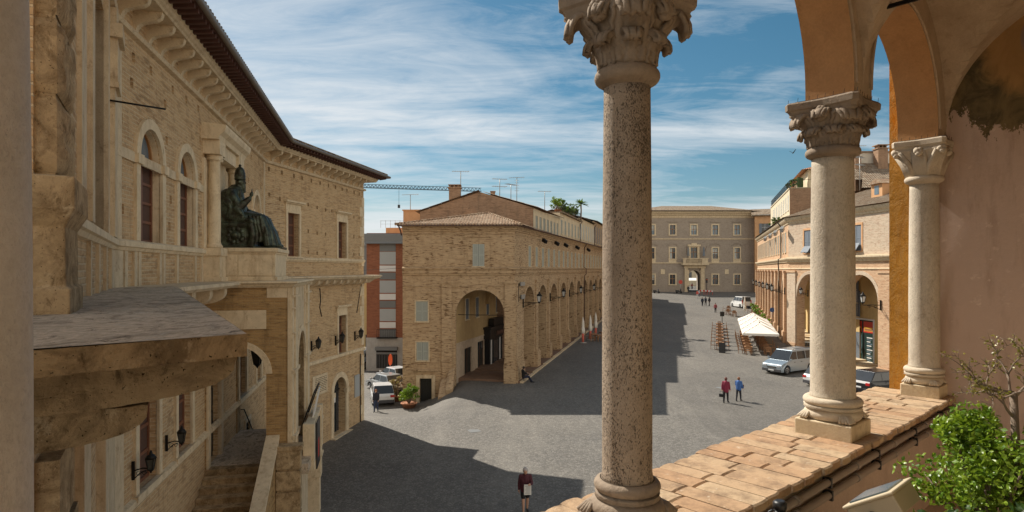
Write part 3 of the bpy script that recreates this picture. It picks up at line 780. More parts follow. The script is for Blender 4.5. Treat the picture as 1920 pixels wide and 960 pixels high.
    for k, (vv, z) in enumerate(((.262, -1.275), (.268, -1.35))):
        q = MB(); q.tube([LP(-5, vv, z), LP(EW - .02, vv, z)], .024, 10)
        for uu in (-3.2, -2.1, -1.25, -.35, .4, 1.2): q.tube([LP(uu, vv, z), LP(uu + .05, vv, z)], .029, 10)
        pp = q.build('conduit', M['plastic_grey'], loggia)
        cl = MB()
        for uu in (-2.6, -1.7, -.8, .05, .9, 1.7): cl.hexa([LP(uu, .236, z - .03), LP(uu + .02, .236, z - .03), LP(uu + .02, vv + .026, z - .03), LP(uu, vv + .026, z - .03), LP(uu, .236, z + .028), LP(uu + .02, .236, z + .028), LP(uu + .02, vv + .026, z + .028), LP(uu, vv + .026, z + .028)])
        cl.build('clip', M['black'], pp)
M['pl_floor'] = stone('worn_loggia_floor', (.5, .4, .3), bs=.2, vert=False)
M['pl_pink'] = stone('pinkish_plaster', (.5, .375, .3), dark=(.32, .22, .16), bs=.2, scale=1.5, stain=.35)
loggia_shell()

# ------------------------------------------------------------------ curved palace on the left
P0 = Vector((-3.67, 4.70)); P1 = Vector((-7.64, 11.70)); P2 = Vector((-11.1, 27.5)); P3 = Vector((-9.1, 37.6)); P4 = Vector((-19.5, 41.0)); P5 = Vector((-26, 33)); 
Fn = Frame(P0, P1); Fm = Frame(P1, P2); Ff = Frame(P2, P3); Fe = Frame(P3, P4)
PZ = -10.6
pal = building('town_palace', 'curved pale brick palace with bracketed cornice and a seated bronze statue above its stair porch', 'palace', (-9, 20, PZ))
ZL = -.35            # balcony ledge
def px_s(F, x): return F.s_at(x)
rnd = random.Random(11)

def rect_window(F, s0, s1, z0, z1, fr=.16, hood=True, style='shutter', o=.06, depth=.3, leafs=2, name='window', surround=None):
    """stone surround, timber leaves and panes set in a real opening"""
    w = MB()
    fbox(w, F, s0 - fr, s0, -.02, o, z0, z1); fbox(w, F, s1, s1 + fr, -.02, o, z0, z1)
    fbox(w, F, s0 - fr, s1 + fr, -.02, o + .003, z1, z1 + fr); fbox(w, F, s0 - fr - .06, s1 + fr + .06, -.02, o + .06, z0 - .12, z0)
    if hood:
        fbox(w, F, s0 - fr, s1 + fr, -.02, o - .02, z1 + fr, z1 + fr + .28)
        fbox(w, F, s0 - fr - .1, s1 + fr + .1, -.02, o + .06, z1 + fr + .28, z1 + fr + .34)
        fbox(w, F, s0 - fr - .17, s1 + fr + .17, -.02, o + .16, z1 + fr + .34, z1 + fr + .42)
    wo = w.build(name, surround or M['stone_pale'], pal)
    j = MB(); n = leafs; ww = (s1 - s0) / n
    for i in range(n):
        a = s0 + ww * i; b = a + ww; d0, d1 = -depth, -depth + .05
        for (p, q, r_, t) in ((a, a + .06, z0, z1), (b - .06, b, z0, z1)): fbox(j, F, p, q, d0, d1, r_, t)
        k = 4
        for c in range(k + 1): zz = z0 + (z1 - z0 - .08) * c / k; fbox(j, F, a + .061, b - .061, d0, d1 - .004, zz, zz + .08)
        fbox(j, F, a + .06, b - .06, d0 + .004, d1 - .03, z0 + .02, z1 - .02, 1)
    fr_o = j.build('joinery', [M['wood_red'], M['wood_dark'] if style == 'shutter' else M['glass']], wo)
    return wo

def arch_window(F, s0, s1, z0, zs, ring=.22, depth=.22):
    c = (s0 + s1) / 2; r = (s1 - s0) / 2
    w = MB(); farch(w, F, c, zs, r, r + ring, -.02, .07, n=20)
    for a, b in ((s0 - ring, s0), (s1, s1 + ring)):
        fbox(w, F, a, b, -.02, .065, z0, zs - .2); fbox(w, F, a - .05, b + .05, -.02, .12, zs - .2, zs)
    fbox(w, F, s0, s1, -depth, .05, z0 - .1, z0)
    # reveal lining
    for a, b in ((s0, s0 + .012), (s1 - .012, s1)): fbox(w, F, a, b, -depth, -.021, z0, zs)
    farch(w, F, c, zs, r - .012, r, -depth, -.021, n=20)
    wo = w.build('window', M['stone_pale'], pal)
    j = MB(); d0, d1 = -depth + .002, -depth + .07
    zt = zs - .05
    for a, b in ((s0 + .015, s0 + .09), (s1 - .09, s1 - .015), (c - .05, c + .05)): fbox(j, F, a, b, d0, d1, z0, zt, 0)
    fbox(j, F, s0 + .015, s1 - .015, d0, d1 + .02, zt, zt + .13, 1)
    for i in range(5):
        zz = z0 + (zt - z0 - .06) * i / 4
        for a, b in ((s0 + .09, c - .05), (c + .05, s1 - .09)):
            fbox(j, F, a, b, d0 + .003, d1 - .01, zz, zz + .06, 0)
            if i < 4:
                z2 = z0 + (zt - z0 - .06) * (i + 1) / 4
                fbox(j, F, a, b, d0 + .01, d0 + .03, zz + .06, z2, 2)
    farch(j, F, c, zt + .13, r - .11, r - .02, d0, d1, 1, 20)
    for i in range(12):    # pale fanlight
        A = math.pi * i / 12; B = math.pi * (i + 1) / 12; q = r - .1
        j.poly([F.p(c, zt + .13, d0 + .02), F.p(c + q * math.cos(A), zt + .13 + q * math.sin(A), d0 + .02), F.p(c + q * math.cos(B), zt + .13 + q * math.sin(B), d0 + .02)], 3)
    j.build('joinery', [M['wood_red'], M['wood_frame'], M['wood_dark'], M['glass_pale']], wo)
    return wo

def wear(o, levels, amount):
    """chipped, uneven stone: fine subdivision pushed about by a noise"""
    m = o.modifiers.new('Subdivision', 'SUBSURF'); m.subdivision_type = 'SIMPLE'; m.levels = m.render_levels = levels
    tx = bpy.data.textures.new('stone_wear', 'CLOUDS'); tx.noise_scale = .09; tx.noise_depth = 4
    d = o.modifiers.new('Displace', 'DISPLACE'); d.texture = tx; d.strength = amount; d.mid_level = .55; d.texture_coords = 'LOCAL'
    return o
def palace():
    # ---- openings
    m_up = [(1.30, 2.66, .60, 2.42, True), (3.95, 5.30, .60, 2.42, True), (13.5, 14.85, .60, 2.42, True)]
    m_lo = [(1.25, 2.45, -4.72, -2.3), (3.85, 5.05, -4.72, -2.3), (10.95, 12.15, -4.72, -2.3), (14.2, 15.2, -4.72, -2.3), (6.75, 8.0, -5.9, -2.9), (12.05, 12.85, -7.0, -5.9)]
    holes_m = []
    for (x, z) in ((.35, 2.9), (.9, 3.75), (2.95, 3.85), (3.05, 3.0), (5.9, 3.6), (5.95, 2.55), (3.35, 1.6), (3.25, .95), (.42, 1.1), (5.75, 1.3), (1.0, 4.3), (2.0, 4.35), (3.5, 4.35), (4.6, 4.4), (5.7, 4.45), (12.4, 4.4), (13.2, 4.4), (11.8, 3.6), (11.9, 2.2), (12.6, 3.4), (15.2, 3.6), (15.3, 2.3), (15.2, 1.0)):
        holes_m.append((x, x + .17, z, z + .2))
    ff = lambda y: (y - 27.5) / Ff.t.y
    f_up = [(ff(29.3), ff(30.3), .62, 2.72), (ff(34.3), ff(35.3), .62, 2.68)]
    f_lo = [(ff(34.35), ff(35.25), -4.75, -2.6)]
    f_door = [(ff(33.75), ff(35.2), gz(-9.6, 34.5) + .05, -6.8, True)]
    holes_f = []
    for z in (4.45,):
        for s in (.25, 1.3, 2.35, 3.1, 4.0, 4.9, 5.8, 6.6, 7.4, 8.0, 8.9, 9.6): holes_f.append((s, s + .17, z, z + .2))
    for s, z in ((.3, 3.3), (1.15, 3.2), (3.7, 3.2), (4.6, 3.15), (5.5, 3.1), (6.2, 3.1), (.3, 1.7), (1.0, 1.6), (3.7, 1.85), (4.6, 1.8), (5.5, 1.8), (8.9, 3.0), (9.6, 3.0), (8.9, 1.85), (9.6, 1.85), (3.7, .78), (4.6, .75), (5.5, .75), (8.9, .8), (9.6, .8)):
        holes_f.append((s, s + .15, z, z + .18))
    w = MB()
    fwall(w, Fn, 0, Fn.L, PZ, ZL, [], mat=0); fwall(w, Fn, 0, Fn.L, ZL, 5.6, [(3.95, 6.3, .62, 4.3)], depth=.2, mat=0)
    w.poly([Fn.p(3.9, .6, -.21), Fn.p(6.4, .6, -.21), Fn.p(6.4, 4.4, -.21), Fn.p(3.9, 4.4, -.21)], 1)
    fwall(w, Fm, 0, Fm.L, PZ, ZL, m_lo, depth=.24); fwall(w, Fm, 0, Fm.L, ZL, 5.6, m_up + holes_m, depth=.225, rmat=0)
    fwall(w, Ff, 0, Ff.L, PZ, -4.9, f_door, depth=.5); fwall(w, Ff, 0, Ff.L, -4.9, ZL, f_lo, depth=.3); fwall(w, Ff, 0, Ff.L, ZL, 5.6, f_up + holes_f, depth=.32)
    fwall(w, Fe, 0, Fe.L, PZ, 5.6, [], mat=0)
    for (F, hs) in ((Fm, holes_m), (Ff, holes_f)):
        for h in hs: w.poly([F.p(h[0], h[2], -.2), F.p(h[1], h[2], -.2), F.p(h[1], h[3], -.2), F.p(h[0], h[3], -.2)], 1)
    # back of the building, so that it is a closed volume
    e0 = Fn.p(0, 0, -9); 
    for a, b in ((P4, P5), (P5, Vector((e0.x, e0.y))), (Vector((e0.x, e0.y)), P0)):
        w.poly([(a.x, a.y, PZ), (b.x, b.y, PZ), (b.x, b.y, 5.6), (a.x, a.y, 5.6)], 0)
    w.build('wall', [M['brick_p'], M['hole']], pal)
    # ---- windows
    for o in m_up: arch_window(Fm, o[0], o[1], o[2], o[3])
    for o in f_up: rect_window(Ff, *o)
    for o in m_lo[:4]: rect_window(Fm, *o, hood=False, fr=.2, depth=.2)
    rect_window(Ff, *f_lo[0], hood=True)
    g = MB(); o = m_lo[5]
    for k in range(6): fbox(g, Fm, o[0] + .1 + k * .12, o[0] + .125 + k * .12, -.06, -.035, o[2], o[3])
    for k in range(7): fbox(g, Fm, o[0], o[1], -.034, -.012, o[2] + .1 + k * .15, o[2] + .125 + k * .15)
    fbox(g, Fm, o[0], o[1], -.22, -.2, o[2], o[3], 1)
    for a, b in ((o[0] - .15, o[0]), (o[1], o[1] + .15)): fbox(g, Fm, a, b, -.02, .05, o[2], o[3], 2)
    fbox(g, Fm, o[0] - .15, o[1] + .15, -.02, .053, o[3], o[3] + .15, 2); fbox(g, Fm, o[0] - .15, o[1] + .15, -.02, .053, o[2] - .15, o[2], 2)
    g.build('basement_window', [M['iron'], M['dark'], M['stone']], pal)
    # porch door
    d = MB(); o = m_lo[4]
    fbox(d, Fm, o[0], o[1], -.22, -.16, o[2], o[3], 0)
    for k in range(2):
        a = o[0] + k * .625
        for i in range(4): fbox(d, Fm, a + .08, a + .55, -.158, -.13, o[2] + .15 + i * .72, o[2] + .72 + i * .72, 0)
    for a, b in ((o[0] - .28, o[0]), (o[1], o[1] + .28)): fbox(d, Fm, a, b, -.02, .1, o[2], o[3], 1)
    fbox(d, Fm, o[0] - .28, o[1] + .28, -.02, .103, o[3], o[3] + .3, 1)
    d.build('door', [M['door_dark'], M['stone']], pal)
    # street door, arched, with its stone surround
    o = f_door[0]; c = (o[0] + o[1]) / 2; r = (o[1] - o[0]) / 2; d = MB()
    fbox(d, Ff, o[0], o[1], -.46, -.4, o[2], o[3], 0)
    for k in range(16):
        A = math.pi * k / 16; B = math.pi * (k + 1) / 16
        d.poly([Ff.p(c, o[3], -.4), Ff.p(c + r * math.cos(A), o[3] + r * math.sin(A), -.4), Ff.p(c + r * math.cos(B), o[3] + r * math.sin(B), -.4)], 1)
    for k in range(3): fbox(d, Ff, o[0] + .1 + k * .48, o[0] + .16 + k * .48, -.4, -.36, o[2], o[3], 2)
    fbox(d, Ff, o[0], o[1], -.4, -.34, o[3] - .1, o[3], 2)
    for k in range(7):
        A = math.pi * (k + .5) / 7; d.bar(Ff.p(c, o[3], -.38), Ff.p(c + r * math.cos(A), o[3] + r * math.sin(A), -.38), .03, mat=2)
    fbox(d, Ff, c + .1, c + .3, -.395, -.37, o[3] - .75, o[3] - .45, 4)
    farch(d, Ff, c, o[3], r, r + .3, -.02, .09, 3, 20)
    for a, b in ((o[0] - .3, o[0]), (o[1], o[1] + .3)):
        fbox(d, Ff, a, b, -.02, .085, o[2] - .3, o[3] - .25, 3); fbox(d, Ff, a - .06, b + .06, -.02, .15, o[3] - .25, o[3], 3)
    fbox(d, Ff, o[0] - .35, o[1] + .35, -.3, .35, o[2] - .3, o[2] - .02, 3)
    d.build('street_door', [M['glass'], M['glass'], M['door_dark'], M['stone_pale'], M['sign_white']], pal)
    # ---- cornice, string courses, ledge
    k = MB()
    up = [Fn.p(4, 0)[:2], P1, P2, P3, Fe.p(3, 0)[:2]]
    sweep(k, up, [(0, 4.78), (.1, 4.8), (.13, 4.86), (.1, 4.92), (0, 4.94)])
    sweep(k, up, [(0, 5.38), (.6, 5.38), (.62, 5.43), (.66, 5.46), (.68, 5.52), (.72, 5.56), (.72, 5.62), (0, 5.62)])
    k.build('cornice', M['stone'], pal)
    def bracket_mesh():
        b = MB(); n = 9; prof = []
        for i in range(n + 1):      # S curve from the string up to the corona
            t = i / n; o_ = .06 + .5 * (t - math.sin(2 * math.pi * t) / (2 * math.pi) * .85); z = 4.94 + .44 * (t + math.sin(2 * math.pi * t) / (2 * math.pi) * .5)
            prof.append((o_, z))
        poly = prof + [(.0, 5.38), (0, 4.94)]
        hw = .075
        L = [(o_, -hw, z) for o_, z in poly]; Rr = [(o_, hw, z) for o_, z in poly]; m = len(poly)
        b.add(L + Rr, [tuple(range(m)), tuple(range(2 * m - 1, m - 1, -1))] + [(i, i + m, (i + 1) % m + m, (i + 1) % m) for i in range(m)])
        return b
    proto = None
    for F, n, s00 in ((Fm, 21, .35), (Ff, 13, .55), (Fe, 4, .4)):
        for i in range(n):
            s = s00 + i * .75
            if proto is None: br = proto = bracket_mesh().build('bracket', M['stone'], pal, base=(0, 0, 0))
            else: br = proto.copy(); COL.objects.link(br)
            q = F.p(s, 0, 0); br.location = q - Vector((-9, 20, PZ)); br.rotation_euler = (0, 0, math.atan2(F.n.y, F.n.x))
    st = MB()
    sweep(st, [Fn.p(.0, 0)[:2], P1, P2, P3], [(0, .36), (.05, .38), (.08, .44), (.12, .46), (.12, .56), (.05, .6), (0, .6)])
    sweep(st, [P1, P2, P3, Fe.p(3, 0)[:2]], [(0, -4.95), (.06, -4.95), (.1, -4.9), (.1, -4.78), (0, -4.74)])
    sweep(st, [P1, P2, P3], [(0, -9.7), (.07, -9.7), (.07, PZ), (0, PZ)])
    st.build('string_course', M['stone_pale'], pal)
    d = MB()       # dado posts between brick panels
    for F, L in ((Fm, (.0, .5, 1.0, 1.22, 2.5, 2.75, 3.75, 5.3, 5.95)), (Fn, (1.1, 3.7, 4.9, 6.2, 7.4))):
        for s in L: d = MB(); fbox(d, F, s, s + .16, 0, .05, ZL, .37); d.build('dado_post', M['stone'], pal)
    d = MB()
    fbox(d, Fm, 0, .42, 0, .048, ZL, .37); fbox(d, Fn, 7.6, Fn.L, 0, .048, ZL, .37)
    d.build('dado_panel', M['stone'], pal)
    for s in (.0, 15.75): d = MB(); fbox(d, Fm, s, s + .38, 0, .04, .6, 4.78); d.build('pilaster_strip', M['stone'], pal)
    d = MB()
    fbox(d, Fm, 0, .42, 0, .06, -4.74, -.9); fbox(d, Fm, 0, .55, .0, .08, -10.2, -4.95)
    d.build('pilaster_strip', M['stone'], pal); d = MB()
    sweep(d, [P1, Fm.p(6.4, 0)[:2]], [(0, 2.22), (.05, 2.22), (.05, 2.42), (0, 2.42)])
    d.build('stone_band', M['stone'], pal)
    qn = MB()
    for i in range(27):
        z = PZ + .6 * i; l = .55 if i % 2 else .32
        if z + .57 > 4.75: break
        if z < ZL < z + .57 or z < -4.95 < z + .57: continue
        fbox(qn, Ff, Ff.L - l, Ff.L + .03, -.02, .03, z, z + .57); fbox(qn, Fe, .001, .87 - l, -.02, .028, z, z + .57)
    qn.build('quoin', M['stone_pale'], pal)
    # ledge (balcony slab) with its consoles
    lg = MB()
    sweep(lg, [Fm.p(.0, 0)[:2], Fm.p(6.45, 0)[:2]], [(0, ZL), (1.0, ZL - .02), (1.02, ZL - .1), (.95, ZL - .17), (0, ZL - .17)])
    sweep(lg, [Fm.p(11.05, 0)[:2], P2, P3, Fe.p(3, 0)[:2]], [(0, ZL + .02), (.86, ZL), (.9, ZL - .07), (.82, ZL - .1), (.8, ZL - .16), (.5, ZL - .28), (.3, ZL - .46), (0, ZL - .5)])
    # near slab: sheet with a worn surface
    a = Fn.p(-2.25, 0, 1.27); b = Vector((a.x - .667 * 2.4, a.y - .745 * 2.4, 0)); c = Fn.p(-2.25, 0, -1.8); e = Fn.p(Fn.L, 0, -.2); f = Fn.p(Fn.L + .35, 0, 1.1)
    top = [a, f, e, c, b]; sl = MB()
    # subdivided top, a little uneven
    nA, nB = 40, 60; grid = []
    for j in range(nB + 1):
        t = j / nB
        for i in range(nA + 1):
            q = i / nA
            l = (b * .78 + c * .22) * (1 - t) + e * t; r_ = a * (1 - t) + f * t
            p = l * (1 - q) + r_ * q
            nz = noise.noise(Vector((p.x * 3, p.y * 3, 0))) * .012 + noise.noise(Vector((p.x * 11, p.y * 11, 3))) * .006
            grid.append((p.x, p.y, ZL - .004 if q > .97 or t < .02 else ZL + nz))
    lg.add(grid, [(j * (nA + 1) + i, j * (nA + 1) + i + 1, (j + 1) * (nA + 1) + i + 1, (j + 1) * (nA + 1) + i) for j in range(nB) for i in range(nA)], 1, True)
    def prism(poly, z0, z1, mat):
        n = len(poly); sl.add([(p.x, p.y, z0) for p in poly] + [(p.x, p.y, z1) for p in poly], [tuple(range(n))[::-1]] + [(i, (i + 1) % n, (i + 1) % n + n, i + n) for i in range(n)], mat)
    prism(top, ZL - .125, ZL - .003, 2)
    cen = (a + b + c + e + f) / 5
    ins = [p + (cen - p).normalized() * .05 for p in top]
    lg.build('balcony_ledge', [M['stone'], M['ledge_top'], M['stone_ochre']], pal)
    wear(sl.build('ledge_slab', [M['stone'], M['ledge_top'], M['stone_ochre']], pal), 6, .016)
    # consoles below the ledge
    def console(F, s, w, o, z0, h, mat, nm='console'):
        cb = MB(); n = 10; prof = [(0, z0)]
        for i in range(n + 1):
            t = i / n * math.pi / 2
            prof.append((o * math.sin(t) ** .8, z0 - h * max(math.cos(t), 0) ** .6))
        prof = prof[::-1]
        L = [F.p(s, z, q) for q, z in prof]; Rr = [F.p(s + w, z, q) for q, z in prof]; m = len(prof)
        cb.add(L + Rr, [tuple(range(m)), tuple(range(2 * m - 1, m - 1, -1))] + [(i, (i + 1) % m, (i + 1) % m + m, i + m) for i in range(m)])
        o_ = cb.build(nm, mat, pal)
        if F is Fn: wear(o_, 5, .016)
        return o_
    console(Fn, -2.2, 1.1, 1.22, ZL - .126, .24, M['stone_ochre'])
    console(Fn, -2.1, 1.0, .8, ZL - .37, .2, M['stone_ochre'])
    for s in (2.6, 4.6, 6.6): console(Fn, s, .35, .9, ZL - .19, .5, M['stone_ochre'])
    for s in (.6, 2.1, 3.6, 5.1): console(Fm, s, .3, .85, ZL - .17, .45, M['stone'])
    for s in (12.2, 13.4, 14.6, 15.6): console(Fm, s, .2, .6, ZL - .2, .3, M['stone'])
    for i in range(12): console(Ff, .5 + i * .8, .18, .62, ZL - .2, .34, M['stone'])
    # ---- near pilaster with pedestal, rusticated
    pd = MB()
    def ring4(z, s0, s1, o): return [Fn.p(s0, z, -2.0), Fn.p(s0, z, o), Fn.p(s1, z, o), Fn.p(s1, z, -2.0)]
    prof = [(ZL - .01, .235, -.03, .84), (ZL + .2, .235, -.03, .84), (ZL + .215, .205, 0, .8), (.33, .2, 0, .8), (.37, .22, -.03, .82), (.43, .25, -.06, .85), (.47, .27, -.08, .88), (.72, .27, -.08, .88), (.735, .2, 0.0, .8)]
    pd.rings([ring4(z, a_, b_, o_)[::-1] for z, o_, a_, b_ in prof], 0, True, False)
    pd.build('pedestal', M['stone_rust'], pal, bevel=.012)
    ru = MB()
    for i in range(9):
        z0 = .74 + i * .62
        for (a_, b_, o_) in ((.06, .9, .14),):
            n = 12
            # bossed block faces
            for face in ('front', 'end'):
                g = []
                for y_ in range(n + 1):
                    for x_ in range(n + 1):
                        q = x_ / n; t = y_ / n; e_ = min(q, 1 - q, t, 1 - t); bo = .045 * min(1, e_ * 9) + (noise.noise(Vector((q * 5 + i * 3, t * 5, 7 if face == 'end' else 1))) * .03 if e_ > .02 else 0)
                        z = z0 + .02 + t * .58
                        if face == 'front': g.append(Fn.p(a_ + q * (b_ - a_), z, o_ + bo))
                        else: g.append(Fn.p(a_ - bo, z, -1.3 + q * (o_ + 1.3)))
                ru.add(g, [(y_ * (n + 1) + x_, y_ * (n + 1) + x_ + 1, (y_ + 1) * (n + 1) + x_ + 1, (y_ + 1) * (n + 1) + x_) for y_ in range(n) for x_ in range(n)], 0, True)
            fbox(ru, Fn, a_ + .004, b_ - .004, -1.5, o_ - .01, z0, z0 + .62)
    ru.build('rusticated_pilaster', M['stone_rust'], pal); ru = MB()
    for i in range(9):     # and the same pilaster below the ledge
        z0 = -1.5 - i * .62
        fbox(ru, Fn, .05, .95, -1.5, .16 + .03 * (i % 2), z0 - .6, z0); fbox(ru, Fn, .07, .93, -1.5, .12, z0 - .625, z0 - .595)
    ru.build('rusticated_pilaster', M['stone_rust'], pal)
    fr = MB()       # big window surround on the near part, corner pilaster
    for a_, b_, o_ in ((2.7, 3.2, .05), (3.35, 3.65, .1), (3.66, 3.94, .06), (6.301, 6.55, .07), (6.56, 6.95, .03)): fbox(fr, Fn, a_, b_, -.02, o_, .6, 4.9)
    fbox(fr, Fn, 6.3, 6.312, -.2, .0, .62, 4.3)
    fbox(fr, Fn, 7.35, Fn.L - .02, -.02, .1, .6, 3.3); fbox(fr, Fn, 7.3, Fn.L - .01, -.02, .16, 3.3, 3.4); fbox(fr, Fn, 7.35, Fn.L - .02, -.02, .14, 3.4, 4.2); fbox(fr, Fn, 7.25, Fn.L, -.02, .22, 4.2, 4.45); fbox(fr, Fn, 7.4, Fn.L - .03, -.02, .12, 4.45, 4.78)
    for a_, b_, o_ in ((2.2, 2.9, .12), (5.0, 5.4, .12), (6.3, 8.0, .06)): fbox(fr, Fn, a_, b_, -.02, o_, PZ, ZL - .2)
    fr.build('window_surround', M['stone'], pal)
    ir = MB(); ir.tube([Fn.p(7.3, 3.05, .0), Fn.p(7.3, 3.0, .9)], .018, 6); ir.build('iron_bar', M['iron'], pal)
    # ---- eaves and roof
    ev = MB()
    sweep(ev, up, [(.3, 5.63), (1.2, 5.70), (1.2, 5.73), (.3, 5.68)])
    for F, L in ((Fm, Fm.L), (Ff, Ff.L + 1.0)):
        s = .0
        while s < L:
            q = [F.p(s, 5.545, .722), F.p(s + .1, 5.545, .722), F.p(s + .1, 5.59, 1.14), F.p(s, 5.59, 1.14), F.p(s, 5.63, .722), F.p(s + .1, 5.63, .722), F.p(s + .1, 5.695, 1.14), F.p(s, 5.695, 1.14)]
            ev.hexa(q); s += .29
    ev.build('eaves', M['soffit'], pal)
    gt = MB(); n = 10
    prof = [(1.24 + .075 * math.cos(t), 5.75 + .075 * math.sin(t)) for t in [2 * math.pi * i / n for i in range(n)]]
    sweep(gt, up, prof, smooth=True)
    for F, L in ((Fm, Fm.L), (Ff, Ff.L)):
        s = .2
        while s < L: gt.sphere(F.p(s, 5.85, 1.26), .025, 6, 4); s += .9
    gt.build('gutter', M['gutter'], pal)
    rf = MB()
    sweep(rf, up, [(1.22, 5.78), (-5.5, 8.2)], closed_prof=False)
    # scalloped tile ends above the gutter
    for F, L in ((Fm, Fm.L), (Ff, Ff.L + .8)):
        s = 0
        while s < L:
            rf.tube([F.p(s, 5.83, 1.25), F.p(s, 6.05, .6)], [.075, .07], 7); s += .2
    rf.build('roof', M['roof_old'], pal)
    # memorial plaque, notice board
    pq = MB(); a_, b_ = ff(31.55), ff(33.1)
    fbox(pq, Ff, a_, b_, 0, .05, -6.6, -5.55)
    pq.build('plaque', M['stone_pale'], pal, bevel=.02)
    tx = MB(); r5 = random.Random(2)
    for i in range(9):
        s = a_ + .2 + r5.uniform(0, .1)
        while s < b_ - .2: l = r5.uniform(.05, .16); fbox(tx, Ff, s, s + l, .051, .054, -5.72 - i * .09, -5.69 - i * .09); s += l + .04
    tx.build('inscription', M['hole'], pal)
    nb = MB(); fbox(nb, Ff, ff(36.35), ff(36.95), 0, .06, -7.6, -6.3); nb.build('notice_board', M['panel_grey'], pal)
    cb = MB(); cb.tube([Ff.p(4.9, -1.0, .03), Ff.p(5.0, -1.6, .03), Ff.p(4.9, -2.0, .03), Ff.p(5.1, -2.5, .03)], .025, 5); cb.build('cable', M['iron'], pal); cb = MB(); cb.tube([Ff.p(9.9, -.9, .04), Ff.p(9.3, -2.6, .03)], .02, 5)
    cb.build('cable', M['iron'], pal); cb = MB(); cb.tube([Ff.p(9.75, -5.1, .05), Ff.p(9.75, -9.6, .05)], .03, 6)
    cb.build('cable', M['iron'], pal)
palace()

